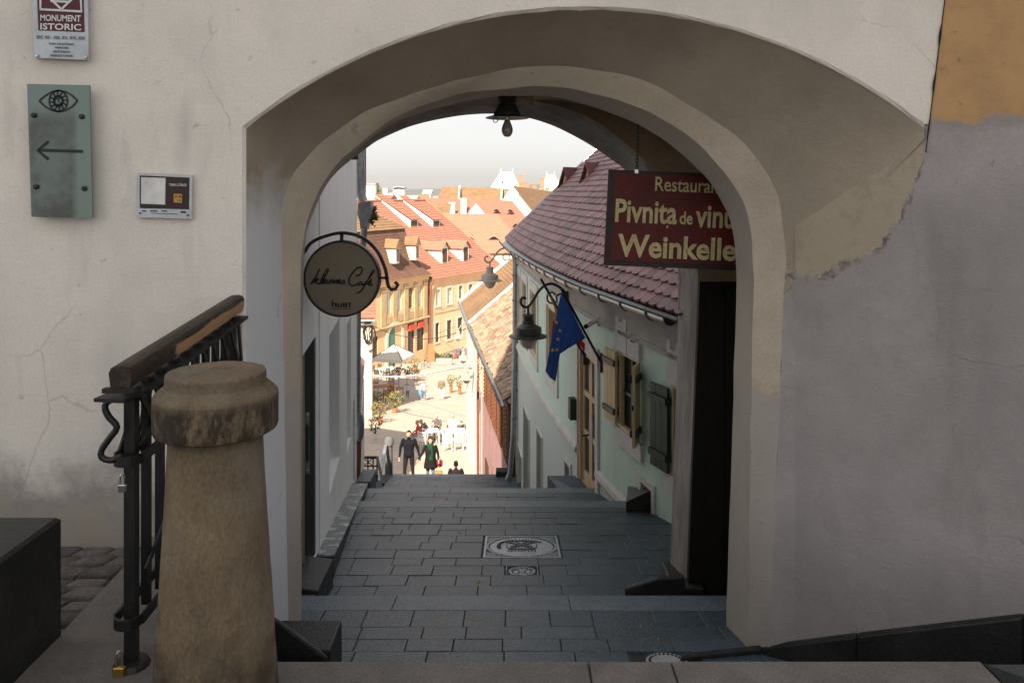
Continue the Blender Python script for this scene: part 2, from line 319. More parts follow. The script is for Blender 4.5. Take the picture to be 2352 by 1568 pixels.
e2_ = mathn(gw, 'SUBTRACT', mathn(gw, 'ADD', sz, orag), .62); out_ = step(gw, sx, .012, .0); outer = mathn(gw, 'MULTIPLY', out_, step(gw, e2_, .0, .03))
overlay(gw, mathn(gw, 'MULTIPLY', mathn(gw, 'MULTIPLY', out_, mathn(gw, 'MULTIPLY', step(gw, e2_, -.06, -.01), step(gw, e2_, .05, .0))), .5), (.27, .22, .19))
overlay(gw, outer, (.50, .30, .14)); overlay(gw, mathn(gw, 'MULTIPLY', outer, step(gw, noisen(gw, 3, 8, None, .7), .45, .72)), (.38, .23, .115)); overlay(gw, mathn(gw, 'MULTIPLY', outer, step(gw, noisen(gw, 9, 8, None, .7), .62, .70)), (.30, .19, .10))
M['granite'] = mat('granite_paver', (.054, .080, .100), .46, (.037, .056, .071), vs=7, bump=1.0, bs=60, fine=.5, rand=.14, spec=.5, bdist=.006)
M['nosing'] = mat('granite_nosing', (.130, .168, .196), .5, (.093, .12, .142), vs=7, bump=.7, bs=70, fine=.45, rand=.15, spec=.5, bdist=.006)
M['joint'] = mat('joint_mortar', (.06, .066, .07), .95, (.08, .082, .08), vs=4)
M['landing'] = mat('landing_stone', (.17, .152, .138), .75, (.12, .108, .098), vs=5, bump=.4, bs=110, fine=.25, rand=.06, bdist=.004)
blotch(M['landing'], 6, .68, .74, (.06, .052, .048), .5)
M['black'] = mat('black_granite', (.017, .0165, .0165), .5, (.040, .038, .036), vs=5, vmix=(.5, .8), bump=.35, bs=70, fine=.4, spec=.5)
M['ledge'] = mat('stained_granite', (.15, .165, .175), .5, (.52, .53, .52), vs=7, vmix=(.50, .66), bump=.2, bs=60, fine=.3)
M['iron'] = mat('wrought_iron', (.020, .019, .019), .45, (.045, .03, .022), vs=20, vmix=(.5, .75), bump=.15, bs=120, metal=.3, spec=.5)
M['steel'] = plain('steel', (.55, .55, .55), .3, metal=1)
M['brass'] = plain('brass', (.55, .36, .10), .4, metal=.9)
M['sandstone'] = mat('weathered_sandstone', (.205, .150, .090), .95, (.098, .075, .050), vs=3.6, vmix=(.34, .66), bump=.7, bs=110, fine=.20, bdist=.007, stretch=(1, 1, .5))
ss_ = M['sandstone']; sz_ = xyz(ss_)[2]
blotch(ss_, 3, .5, .75, (.20, .18, .15), .75); blotch(ss_, 10, .58, .72, (.09, .065, .042), .6, (1, 1, .5)); blotch(ss_, 60, .62, .72, (.08, .06, .042), .4)
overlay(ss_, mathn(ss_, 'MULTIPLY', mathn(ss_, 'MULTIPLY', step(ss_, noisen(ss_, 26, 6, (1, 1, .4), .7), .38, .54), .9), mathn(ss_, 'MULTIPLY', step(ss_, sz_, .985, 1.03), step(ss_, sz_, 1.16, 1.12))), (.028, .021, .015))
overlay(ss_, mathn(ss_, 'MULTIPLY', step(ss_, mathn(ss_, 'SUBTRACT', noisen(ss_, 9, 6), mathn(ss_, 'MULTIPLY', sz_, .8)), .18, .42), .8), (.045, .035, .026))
M['zinc'] = mat('zinc', (.36, .38, .40), .35, (.24, .255, .27), vs=9, metal=.75, bump=.05, bs=30)
# ================================================================== stair tower over the passage
TW = thing('stair_tower', 'cream plastered stair tower with wide arched passage', 'building', (0, 3.7 * S, -1.6 * S))
NJ, NA = 16, 96
def at(d): return lambda q: Vector(((q[0] - CX) / F * d, d, -(q[1] - HY) / F * d))
def jamb(a, b, n): return [a + (b - a) * (i / n) for i in range(n)]
def curve(d, arch, lbot, rbot=None):
    c = smoothpts([at(d)(q) for q in arch], NA); l = jamb(at(d)(lbot) + V(0, 0, -.6), c[0], NJ)
    r = [] if rbot is None else list(reversed(jamb(at(d)(rbot) + V(0, 0, -.6), c[-1], NJ)))
    return l + c + r
def arc0(off):
    R = 2.54 + off; cz = .846 - 2.54; a0 = math.pi - math.acos(min(1, (1.58) / 2.54)); pts = []
    x0, x1 = -1.24 - off, 1.92 + .0
    for i in range(NA):
        x = x0 + (x1 - x0) * (.5 - .5 * math.cos(math.pi * i / (NA - 1))); pts.append(V(x, 3.7, cz + math.sqrt(R * R - (x - .34) ** 2)))
    return pts
def wob(c, amp, fr, seed): return [p + V(amp * mnoise.noise(V(p.x * fr, p.z * fr, seed)), 0, amp * mnoise.noise(V(p.x * fr + 7, p.z * fr, seed + 3))) for p in c]
A0 = arc0(.014); A0b = [p + V(0, .016, 0) for p in arc0(0)]
J0 = jamb(V(-1.254, 3.7, -2.9), A0[0], NJ); J0b = jamb(V(-1.24, 3.716, -2.9), A0b[0], NJ)
L1 = [(645, 490), (654, 451), (671, 406), (703, 364), (745, 322), (808, 276), (885, 238), (986, 203), (1074, 180), (1161, 161), (1231, 154), (1300, 154), (1363, 160), (1476, 184), (1551, 222), (1626, 267), (1701, 323), (1757, 390), (1791, 465), (1802, 548), (1803, 632)]
L1b = [(692, 595), (703, 514), (724, 458), (745, 416), (776, 374), (815, 339), (857, 304), (899, 276), (944, 252), (1004, 231), (1095, 210), (1200, 200), (1288, 201), (1363, 214), (1438, 238), (1502, 263), (1562, 300), (1618, 345), (1663, 398), (1701, 450), (1720, 503), (1729, 567), (1731, 640)]
L2 = [(697, 595), (708, 520), (730, 462), (752, 420), (784, 378), (824, 342), (868, 306), (912, 281), (960, 262), (1030, 242), (1100, 228), (1176, 220), (1270, 224), (1345, 240), (1420, 267), (1476, 293), (1532, 327), (1581, 368), (1626, 417), (1660, 465), (1678, 510), (1688, 567), (1692, 640)]
C1 = curve(4.1, L1, (668, 1455), (1757, 1478)); C1b = curve(4.2, L1b, (684, 1458), (1714, 1482)); C2 = curve(4.5, L2, (690, 1455), (1660, 1485))
L3 = [(700, 600), (708, 500), (730, 430), (765, 370), (820, 315), (890, 275), (970, 248), (1060, 233), (1195, 227), (1232, 233), (1288, 246), (1345, 267), (1401, 300), (1446, 338), (1483, 372), (1530, 425), (1570, 490), (1594, 560), (1604, 640)]
L3b = [(700, 600), (712, 510), (732, 452), (765, 405), (800, 372), (839, 343), (864, 325), (899, 308), (944, 290), (1004, 275), (1074, 264), (1150, 262), (1217, 272), (1270, 289), (1318, 312), (1363, 338), (1401, 364), (1440, 394), (1490, 445), (1530, 510), (1552, 570), (1562, 640)]
C3 = curve(5.5, L3, (700, 1310), (1576, 1322)); C3b = curve(5.9, L3b, (700, 1310), (1532, 1322))
T0 = Vector((-.52, .40, 0)).normalized()
NK = 4      # refine and roughen the arrises
A0 = smoothpts(A0, NA); A0w = wob(A0, .007, 9, 1); A0w = [A0[0]] + A0w[1:-1] + [A0[-1]]; A0 = [V(a.x, 3.7, b.z) for a, b in zip(A0, A0w)]
A0b = [p + V(0, 0, .004 * mnoise.noise(V(p.x * 11, 2, 5))) for p in A0b]
C1 = wob(C1, .010, 6, 2); C1b = wob(C1b, .010, 6, 4); C2 = wob(C2, .008, 6, 6)
mb = MB(); Z1 = 10.4
fx = [p.x for p in A0]
mb.quad(V(-6, 3.7, -3), V(-1.254, 3.7, -3), V(-1.254, 3.7, A0[0].z), V(-6, 3.7, A0[0].z)); mb.quad(V(-6, 3.7, A0[0].z), V(-3.2, 3.7, A0[0].z), V(-3.2, 3.7, 1.6), V(-6, 3.7, 1.6)); mb.quad(V(-3.2, 3.7, A0[0].z), V(-1.254, 3.7, A0[0].z), V(-1.254, 3.7, Z1), V(-3.2, 3.7, Z1))
for a, b in zip(A0, A0[1:]): mb.quad(a, b, V(b.x, 3.7, Z1), V(a.x, 3.7, Z1))
mb.quad(A0[-1], V(2.2, 3.7, A0[-1].z), V(2.2, 3.7, 1.6), V(A0[-1].x, 3.7, 1.6))
mb.loft([J0 + A0, J0b + A0b])
mb.scaled(S).build('facade_wall', M['cream'], TW)
NE = 14; X0 = J0b + A0b + [V(1.92, 3.7, A0b[-1].z - .05 * (i + 1) / NE) + V(-.004, 0, 0) for i in range(NE)]
c1e = C1[NJ + NA - 1]; X1 = C1[:NJ + NA] + [V(c1e.x + (C1[-1].x - c1e.x) * .12 * (i + 1) / NE, 4.1, c1e.z - .10 * (i + 1) / NE) for i in range(NE)]
rows_s = [X0]
for f in (.12, .25, .4, .55, .7, .85):
    r = [a.lerp(b, f) + V(0, 0, .012 * math.sin(math.pi * f)) for a, b in zip(X0, X1)]
    for it in range(int(26 * math.sin(math.pi * min(1, f * 1.15)))):
        q = list(r)
        for k in range(NJ + NA - 20, NJ + NA + NE - 1): q[k] = r[k] * .4 + (r[k - 1] + r[k + 1]) * .3
        r = q
    rows_s.append([p + (V(-T0.y, T0.x, 0) * -.004 if k > NJ + NA else V(0, 0, 0)) for k, p in enumerate(r)])
rows_s.append(X1)
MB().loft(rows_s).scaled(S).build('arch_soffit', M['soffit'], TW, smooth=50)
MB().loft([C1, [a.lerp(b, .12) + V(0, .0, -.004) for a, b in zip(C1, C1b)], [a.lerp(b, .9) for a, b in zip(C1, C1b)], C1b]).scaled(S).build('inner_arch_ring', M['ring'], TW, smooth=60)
def expand(c, k, d, x0=-1.66, x1=1.75):
    out = []
    for p in c:
        q = V(p.x * 1.0, d, p.z); w = (p.x + 0.0); q.x = max(x0, min(x1, p.x * (1 + k))); q.z = p.z + (.09 if p.z > -.6 else 0); out.append(q)
    return out
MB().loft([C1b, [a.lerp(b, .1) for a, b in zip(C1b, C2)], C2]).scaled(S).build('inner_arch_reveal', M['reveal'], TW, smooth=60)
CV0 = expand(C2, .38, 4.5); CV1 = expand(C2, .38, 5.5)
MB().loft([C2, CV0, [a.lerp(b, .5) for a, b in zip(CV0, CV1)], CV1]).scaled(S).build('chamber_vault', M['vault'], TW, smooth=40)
mb = MB(); mb.loft([CV1, C3]); mb.scaled(S).build('chamber_end_wall', M['vault'], TW)
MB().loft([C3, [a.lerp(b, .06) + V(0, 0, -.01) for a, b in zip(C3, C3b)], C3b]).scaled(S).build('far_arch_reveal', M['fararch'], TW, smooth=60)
mb = MB(); B3 = [p for p in C3b]
for a, b in zip(B3[NJ:NJ + NA], B3[NJ + 1:NJ + NA]):
    mb.quad(a, b, V(b.x, 5.9, Z1), V(a.x, 5.9, Z1))
mb.quad(V(-6, 5.9, -4), V(B3[0].x - .02, 5.9, -4), V(B3[NJ].x, 5.9, 1.6), V(-6, 5.9, 1.6)); mb.quad(V(B3[-1].x + .06, 5.9, -4), V(6, 5.9, -4), V(6, 5.9, 1.6), V(B3[NJ + NA - 1].x, 5.9, 1.6))
mb.quad(V(-3.2, 5.9, 1.6), V(B3[NJ].x, 5.9, 1.6), V(B3[NJ].x, 5.9, Z1), V(-3.2, 5.9, Z1)); mb.quad(V(B3[NJ + NA - 1].x, 5.9, 1.6), V(2.2, 5.9, 1.6), V(2.2, 5.9, Z1), V(B3[NJ + NA - 1].x, 5.9, Z1))
mb.quad(V(1.92, 3.7, 1.6), V(2.2, 3.7, 1.6), V(2.2, 3.7, Z1), V(1.92, 3.7, Z1)); mb.quad(V(-3.2, 3.7, Z1), V(2.2, 3.7, Z1), V(2.2, 5.9, Z1), V(-3.2, 5.9, Z1))
for x in (-3.2, 2.2): mb.quad(V(x, 3.7, 1.6), V(x, 5.9, 1.6), V(x, 5.9, Z1), V(x, 3.7, Z1))
mb.quad(V(-6, 3.7, 1.6), V(-3.2, 3.7, 1.6), V(-3.2, 5.9, 1.6), V(-6, 5.9, 1.6)); mb.quad(V(2.2, 3.7, 1.6), V(6, 3.7, 1.6), V(6, 5.9, 1.6), V(2.2, 5.9, 1.6)); mb.quad(V(-6, 3.7, -4), V(-6, 5.9, -4), V(-6, 5.9, 1.6), V(-6, 3.7, 1.6))
mb.scaled(S).build('rear_wall', M['cream'], TW)
# unlit doorway beside the chamber: its darkness put in as near-black boards
mb = MB(); mb.prism([V(1.195, 5.44, -2.9), V(1.745, 5.44, -2.9), V(1.745, 5.44, -.62), V(1.283, 5.44, -.62)], (0, .055, 0))
M['nearblack'] = mat('near_black', (.010, .008, .006), .75, bump=.2, bs=20, stretch=(6, 6, .6))
dk = mb.scaled(S).build('cellar_doorway', M['nearblack'], TW)
mb = MB(); mb.box(1.72, 1.76, 4.5, 5.5, -2.9, -.60); mb.scaled(S).build('doorway_dark_sheet', M['nearblack'], TW)
mb = MB()
for i in range(3): mb.box(1.32 + i * .14, 1.445 + i * .14, 5.425, 5.445, -2.8, -.68)
mb.scaled(S).build('doorway_dark_boards', M['nearblack'], dk)
# ---- orange house beside the stairs: its repaired flank is the wall on the right
T = Vector((-.52, .40, 0)).normalized()
def sw(x, z):
    k = .125 * max(0, z - .19); return ((x + k * T.x) * S, -k * T.y * S, z * S)
mb = MB(); s0, s1 = -2.2, .60; n = 36; zs_ = [-3.4, -2.4, -1.6, -.9, -.45, .0, .35, .9, 1.55]
for i in range(n):
    for a, b in zip(zs_, zs_[1:]):
        x0, x1 = s0 + (s1 - s0) * i / n, s0 + (s1 - s0) * (i + 1) / n
        mb.quad(sw(x0, a), sw(x1, a), sw(x1, b), sw(x0, b))
RJ = C1[NJ + NA - 1:]      # right jamb line of the arch ring
def jl(z):
    for a, b in zip(RJ, RJ[1:]):
        if b.z <= z <= a.z: return a.lerp(b, (z - a.z) / (b.z - a.z))
    return V(RJ[0].x, RJ[0].y, z) if z > RJ[0].z else V(RJ[-1].x, RJ[-1].y, z)
def loc2(p): q = p - V(1.92, 3.7, 0); Np = V(-T.y, T.x, 0); return (q.dot(T) * S, q.dot(Np) * S, p.z * S)
zz2 = [-3.4 + (3.4 - .40) * i / 14 for i in range(15)]
for a, b in zip(zz2, zz2[1:]): mb.quad((.60 * S, 0, a * S), loc2(jl(a)), loc2(jl(b)), (.60 * S, 0, b * S))
oh = mb.build('orange_house', M['side'], loc=(0, 0, 0), label='orange limewashed house flank with large grey cement patch beside the arch', cat='building')
oh.location = (1.92 * S, 3.7 * S, 0); oh.rotation_euler = (0, 0, math.atan2(T.y, T.x))
cr = MB(); vv = []
for i in range(34):
    z = .18 + .9 * i / 33; x = 1.92 + .125 * max(0, z - .19); w = .0015 + .008 * max(0, mnoise.noise(V(z * 9, 1, 2))); vv.append((V(x - w - .002, 3.692, z), V(x + w * .4, 3.69, z)))
cr.loft([[a for a, b in vv], [b for a, b in vv]]); cr.scaled(S).build('corner_crack', M['nearblack'], TW)
mb = MB()      # body of that house, beyond the picture edge
q0 = V(1.92, 3.7, 0) - T * 2.2
mb.prism([V(q0.x + .35, q0.y + .1, -3.4), V(q0.x + 5, q0.y, -3.4), V(7, 5.85, -3.4), V(1.8, 5.85, -3.4), V(1.8, 3.9, -3.4), V(2.25, 3.78, -3.4)], (0, 0, 4.95))
ob_ = mb.scaled(S).build('house_body', M['cream'], None); ob_.parent = oh
ob_.matrix_parent_inverse = Matrix.Identity(4)
oh_m = Matrix.Translation(oh.location) @ oh.rotation_euler.to_matrix().to_4x4()
ob_.matrix_basis = oh_m.inverted() @ Matrix.Translation(ORG[ob_.name])
# ---- unseen church tower added behind the viewer so its shadow covers the stair tower
hb = thing('shading_church_tower', 'tall stone church tower added far behind the viewer to shade the stair tower', 'building', (-8, -40, -2))
mb = MB(); mb.box(-13, -3, -45, -35, -2, 38); mb.build('wall', M['cream'], hb)
mb = MB(); mb.add([(-13.4, -45.4, 38), (-2.6, -45.4, 38), (-2.6, -34.6, 38), (-13.4, -34.6, 38), (-8, -40, 56)], [(0, 1, 4), (1, 2, 4), (2, 3, 4), (3, 0, 4)])
M['redtile0'] = mat('old_red_tile', (.35, .14, .08), .85, bump=.3, bs=20); mb.build('spire', M['redtile0'], hb)
M['square'] = mat('upper_square_stone', (.20, .19, .18), .9, (.16, .15, .14), vs=2, bump=.2, bs=20)
mb = MB(); mb.quad(V(-45, -60, -2.02), V(45, -60, -2.02), V(45, 1.5, -2.02), V(-45, 1.5, -2.02)); mb.build('upper_square', M['square'], kind='structure', label='stone paved upper square added behind the viewer to bounce sunlight', cat='square')  # unseen ground, added so its sunlit stone throws light onto facade and soffit
# ================================================================== stairs
SL = .156; DL = 17.8
def zA(d): return -1.75 - SL * d
def zB(d): return -1.91 - SL * d
def zC(d): return -2.066 - SL * d
def zD(d): return -3.53 - SL * d
prof = [(-6, -1.6), (2.72, -1.6), (2.72, -1.80), (3.05, -1.80), (3.05, -2.02), (3.4, -2.02), (3.4, -2.20), (3.72, -2.20), (3.72, zA(3.72)), (5.0, zA(5.0)), (5.0, zB(5.0)), (8.23, zB(8.23)), (8.23, zC(8.23)), (9.57, zC(9.57))]
n = 10
for i in range(n):
    d = 9.57 + (15.2 - 9.57) * i / n; z = zC(9.57) - (i + 1) * (zC(9.57) - zD(15.2)) / n; prof += [(d, z), (9.57 + (15.2 - 9.57) * (i + 1) / n, z)]
prof += [(15.2, zD(15.2)), (DL, zD(DL))]
ze = gz(31.5) / S; n = 28
for i in range(n):
    d0 = DL + (27.4 - DL) * i / n; d1 = DL + (27.4 - DL) * (i + 1) / n; z = zD(DL) + (ze - zD(DL)) * (i + 1) / n; prof += [(d0, z), (d1, z)]
ST = thing('stairs', 'grey granite stepped passage going down through the arch', 'stairs', (0, 2.72 * S, -1.6 * S), kind='structure')
mb = MB(); drop = .0135
sec = [V(0, d, z - drop) for d, z in prof]
mb.loft([[p + V(-3.4, 0, 0) for p in sec], [p + V(2.6, 0, 0) for p in sec]])
mb.scaled(S).build('stair_bed', M['joint'], ST)
def paver(x0, x1, d0, d1, zf, m, g=.0014, th=.05, jit=.003, name='paver', par=None):
    j = rnd(-jit, jit); x0 += g; x1 -= g; d0 += g; d1 -= g; b = .0035
    def c(x, d, dz): return V(x, d, zf(d) + j + dz)
    vs = [c(x0, d0, -th), c(x1, d0, -th), c(x1, d1, -th), c(x0, d1, -th), c(x0, d0, -b), c(x1, d0, -b), c(x1, d1, -b), c(x0, d1, -b), c(x0 + b, d0 + b, 0), c(x1 - b, d0 + b, 0), c(x1 - b, d1 - b, 0), c(x0 + b, d1 - b, 0)]
    m_ = MB(); m_.add(vs, [(0, 1, 5, 4), (1, 2, 6, 5), (2, 3, 7, 6), (3, 0, 4, 7), (4, 5, 9, 8), (5, 6, 10, 9), (6, 7, 11, 10), (7, 4, 8, 11), (8, 9, 10, 11)])
    return m_.scaled(S).build(name, m, par or ST)
def rows(d_edges, xl, xr, zf, m, wmin, wmax, blocks=(), **k):
    for d0, d1 in zip(d_edges, d_edges[1:]):
        dm = (d0 + d1) / 2; segs = [(xl(dm), xr(dm))]
        for bx0, bx1, bd0, bd1 in blocks:
            if d1 > bd0 + .01 and d0 < bd1 - .01:
                ns = []
                for a, b in segs:
                    if bx0 > a and bx1 < b: ns += [(a, bx0), (bx1, b)]
                    else: ns.append((a, b))
                segs = ns
        for a, b in segs:
            x = a - rnd(0, .0); first = True
            while x < b - .01:
                w = rnd(wmin, wmax) * (rnd(.5, 1) if first else 1); first = False
                if b - (x + w) < wmin * .6: w = b - x
                paver(x, x + w, d0, d1, zf, m, **k); x += w
ML = lambda d: -.67 - .13 * d
# landing at the viewer's feet
zf0 = lambda d: -1.6
for x0, x1 in ((-1.02, .26), (.26, .542), (.542, 1.60)): paver(x0, x1, 2.22, 2.72, zf0, M['landing'], g=.003, th=.19, jit=.001, name='landing_slab')
for x0, x1 in ((-1.02, -.2), (-.2, .7), (.7, 1.60)): paver(x0, x1, 1.4, 2.22, zf0, M['landing'], g=.003, th=.05, jit=.001, name='landing_slab')
mb = MB(); mb.prism([V(1.606, 2.715, -1.605), V(1.606, 1.4, -1.605), V(2.6, 1.4, -1.605), V(1.93, 2.40, -1.605)], (0, 0, -.1)); mb.scaled(S).build('landing_slab', M['black'], ST)
for d0, d1, z in ((2.72, 3.05, -1.80), (3.05, 3.4, -2.02), (3.4, 3.72, -2.20)):
    rows([d0, d1], lambda d: -1.2, lambda d: 1.75, lambda d, z=z: z, M['granite'], .8, 1.3, th=.17, name='tread')
blkA = [(.60, .97, 3.92, 4.16)]
rows([3.73, 3.92, 4.16, 4.32, 4.49, 4.745], lambda d: -1.28, lambda d: 1.72, zA, M['granite'], .24, .42, blkA)
rows([4.745, 5.0], lambda d: -1.34, lambda d: 1.72, zA, M['nosing'], .9, 1.4, th=.15, name='nosing')
MH = (-.245, .405, 6.29, 6.94); GR = (-.055, .205, 5.87, 6.10)
dB = [5.0, 5.2, 5.42, 5.64, 5.87, 6.10, 6.29, 6.51, 6.73, 6.94, 7.12, 7.32, 7.54, 7.76, 7.95, 8.23]
def xrB(d): return 1.26 if d < 5.95 else 1.55
rows(dB[:-1], lambda d: ML(d) + .0, xrB, zB, M['granite'], .23, .40, [MH, GR])
rows(dB[-2:], lambda d: ML(d), xrB, zB, M['nosing'], .8, 1.4, th=.15, name='nosing')
rows([8.23, 8.45, 8.67, 8.88, 9.09, 9.30], lambda d: ML(d), lambda d: 1.1, zC, M['granite'], .3, .5)
rows([9.30, 9.57], lambda d: ML(d), lambda d: 1.1, zC, M['nosing'], .8, 1.4, th=.15, name='nosing')
rows([16.0, 16.3, 16.6, 16.9, 17.2, 17.5], lambda d: -2.66, lambda d: .35, zD, M['granite'], .35, .6)
rows([17.5, 17.8], lambda d: -2.64, lambda d: .35, zD, M['nosing'], .9, 1.5, th=.15, name='nosing')
# ---- cast-iron covers let into the paving
M['cast'] = mat('worn_cast_iron', (.42, .44, .47), .4, (.30, .315, .335), vs=12, bump=.2, bs=90, metal=.15, fine=.2)
M['castdark'] = mat('cast_iron_recess', (.035, .035, .034), .7, bump=.2)
def cover_frame(x0, x1, d0, d1, zf, name, label):
    c = V((x0 + x1) / 2, (d0 + d1) / 2, 0); c.z = zf(c.y)
    r = thing(name, label, 'manhole cover', tuple(c * S)); return r, c
def onB(c, zf, x, y, h): return V(c.x + x, c.y + y, zf(c.y + y) + h)
r, c = cover_frame(*MH, zB, 'manhole_cover', 'square cast iron manhole cover with round emblem and crossed swords'); w = .31
mb = MB(); mb.hexa([onB(c, zB, x * w, y * w, h) for h in (-.05, -.012) for x, y in ((-1, -1), (1, -1), (1, 1), (-1, 1))]); mb.scaled(S).build('base_plate', M['castdark'], r)
mb = MB()
for x0, x1, y0, y1 in ((-1, 1, -1, -.94), (-1, 1, .94, 1), (-1, -.94, -.94, .94), (.94, 1, -.94, .94)):
    mb.hexa([onB(c, zB, x * w, y * w, h) for h in (-.03, .001) for x, y in ((x0, y0), (x1, y0), (x1, y1), (x0, y1))])
mb.scaled(S).build('frame', M['cast'], r)
mb = MB()
for i in range(23):
    for j in range(23):
        x = (i - 11) / 11.7 + (.04 if j % 2 else 0); y = (j - 11) / 11.7
        if abs(x) > .91 or abs(y) > .91 or math.hypot(x, y) < .97: continue
        mb.lathe([(.011, -.012), (.011, -.003), (.006, 0)], onB(c, zB, x * w, y * w, 0), 6)
mb.scaled(S).build('studs', M['cast'], r)
def disc(c, zf, r0, r1, h0, h1, n=48, cx=0, cy=0):
    m_ = MB(); cs = []
    for rr, h in ((r0, h0), (r0, h1), (r1, h1), (r1, h0)): cs.append([onB(c, zf, cx + rr * math.cos(2 * math.pi * k / n), cy + rr * math.sin(2 * math.pi * k / n), h) for k in range(n)])
    m_.loft(cs, True); return m_
disc(c, zB, .0005, .262, -.012, -.003).scaled(S).build('lid', M['cast'], r)
mb = MB()
for k in range(72):
    a = 2 * math.pi * k / 72; t = V(math.cos(a), math.sin(a), 0); p0 = onB(c, zB, .272 * t.x, .272 * t.y, -.004); p1 = onB(c, zB, .297 * t.x, .297 * t.y, -.004); mb.bar(p0, p1, .012, .010)
mb.scaled(S).build('toothed_rim', M['cast'], r)
mb = MB()      # raised emblem: shield, crossed swords, crown triangle, letters round the edge as short bars
def er(pts, wd=.010, h=.0): mb.strip([onB(c, zB, x, y, h) for x, y in pts], wd, .010, (0, 0, 1))
er([(-.125, .0), (-.125, .10), (-.08, .135), (0, .15), (.08, .135), (.125, .10), (.125, -.02), (.10, -.09), (-.10, -.09), (-.125, -.02), (-.125, .0)], .009)
er([(-.10, .10), (.09, -.05)], .014); er([(.10, .10), (-.09, -.05)], .014); er([(-.05, .135), (0, .05), (.05, .135)], .008)
er([(-.09, -.02), (-.03, .03), (.03, .03), (.09, -.02)], .009)
for k in range(9): er([(-.10 + k * .025, -.10), (-.11 + k * .0275, -.15)], .008); er([(-.1 + k * .025, -.055), (-.09 + k * .025, -.085)], .006)
for k in range(20):
    a = math.pi * (.2 + .9 * k / 19); er([(.175 * math.cos(a), .175 * math.sin(a)), (.208 * math.cos(a + rnd(-.04, .04)), .208 * math.sin(a))], .0055)
M['castmid'] = mat('cast_iron_relief', (.10, .10, .105), .5, bump=.2); mb.scaled(S).build('emblem', M['castmid'], r)
r, c = cover_frame(*GR, zB, 'water_cover', 'small square cast iron cover with round pierced lid'); w = .118
mb = MB(); mb.hexa([onB(c, zB, x * w, y * w * .9, h) for h in (-.06, -.03) for x, y in ((-1, -1), (1, -1), (1, 1), (-1, 1))]); mb.scaled(S).build('base_plate', M['castdark'], r)
mb = MB()
for x0, x1, y0, y1 in ((-1.03, 1.03, -1, -.93), (-1.03, 1.03, .93, 1), (-1.03, -.96, -.93, .93), (.96, 1.03, -.93, .93)):
    mb.hexa([onB(c, zB, x * w, y * w * .93, h) for h in (-.05, .0015) for x, y in ((x0, y0), (x1, y0), (x1, y1), (x0, y1))])
mb.scaled(S).build('frame', M['ledge'], r)
disc(c, zB, .0005, .098, -.03, -.012, 32).scaled(S).build('lid', M['cast'], r)
mb = MB()
for q in (-1, 1):
    for k in range(7):
        a = 2 * math.pi * k / 7; mb.lathe([(.010, -.012), (.010, -.0095)], onB(c, zB, q * .045 + .026 * math.cos(a), .05 * math.sin(a), 0), 7)
mb.bar(onB(c, zB, 0, -.09, -.012), onB(c, zB, 0, .09, -.012), .006, .006); mb.scaled(S).build('holes', M['castdark'], r)
mb = MB(); disc(c, zB, .088, .1, -.012, -.004, 32).scaled(S).build('rim', M['cast'], r)
r, c = cover_frame(*blkA[0], zA, 'drain_cover', 'round cast iron cover peeping over the edge of the front step'); w = .17
mb = MB(); mb.hexa([onB(c, zA, x * w, y * .115, h) for h in (-.05, -.012) for x, y in ((-1, -1), (1, -1), (1, 1), (-1, 1))]); mb.scaled(S).build('base_plate', M['castdark'], r)
disc(c, zA, .0005, .105, -.012, .0).scaled(S).build('lid', M['cast'], r)
mb = MB()
for k in range(24): a = 2 * math.pi * k / 24; mb.lathe([(.007, 0), (.007, .004)], onB(c, zA, .085 * math.cos(a), .085 * math.sin(a), 0), 6)
mb.scaled(S).build('studs', M['castdark'], r)
# ---- black granite stringers and threshold blocks
def bevel(o, w=.012):
    b = o.modifiers.new('bevel', 'BEVEL'); b.width = w; b.segments = 2; b.limit_method = 'ANGLE'; return o
def block(name, label, mb, m=None, cat='stringer'): return bevel(mb.scaled(S).build(name, m or M['black'], label=label, cat=cat))
mb = MB(); mb.prism([V(-1.32, 3.74, -1.88), V(-1.10, 3.74, -2.02), V(-.868, 3.74, -2.19), V(-.868, 3.74, -2.7), V(-1.32, 3.74, -2.7)], (0, .03, 0)); mb.prism([V(-1.3, 3.772, -2.17), V(-.862, 3.772, -2.17), V(-.862, 3.772, -2.7), V(-1.3, 3.772, -2.7)], (0, .27, 0)); mb.mi = 0
block('stringer', 'black granite sloping stringer at the foot of the left jamb', mb)
mb = MB(); mb.box(-1.6, -1.27, 4.96, 5.16, -3, -2.60); mb.hexa([V(-1.6, 5.163, -3), V(-1.26, 5.163, -3), V(-1.26, 5.62, -3), V(-1.6, 5.62, -3), V(-1.6, 5.163, -2.545), V(-1.26, 5.163, -2.585), V(-1.26, 5.62, -2.585), V(-1.6, 5.62, -2.545)])
block('threshold', 'black granite threshold block under the dark door on the left', mb, cat='threshold')
mb = MB()
for (d0, z0), (d1, z1) in [((5.8, -2.655), (9.45, -3.475))]:
    mb.hexa([V(ML(d0) - .05, d0, z0 - .5), V(-1.30, d0, z0 - .5), V(-1.715, d1, z1 - .5), V(ML(d1) - .05, d1, z1 - .5), V(ML(d0) - .05, d0, z0), V(-1.30, d0, z0), V(-1.715, d1, z1), V(ML(d1) - .05, d1, z1)])
LG = thing('stone_ledge', 'long black stone ledge with white stains along the white house', 'ledge', (-1.5 * S, 5.8 * S, -3.1 * S))
mb.scaled(S).build('ledge_body', M['black'], LG)
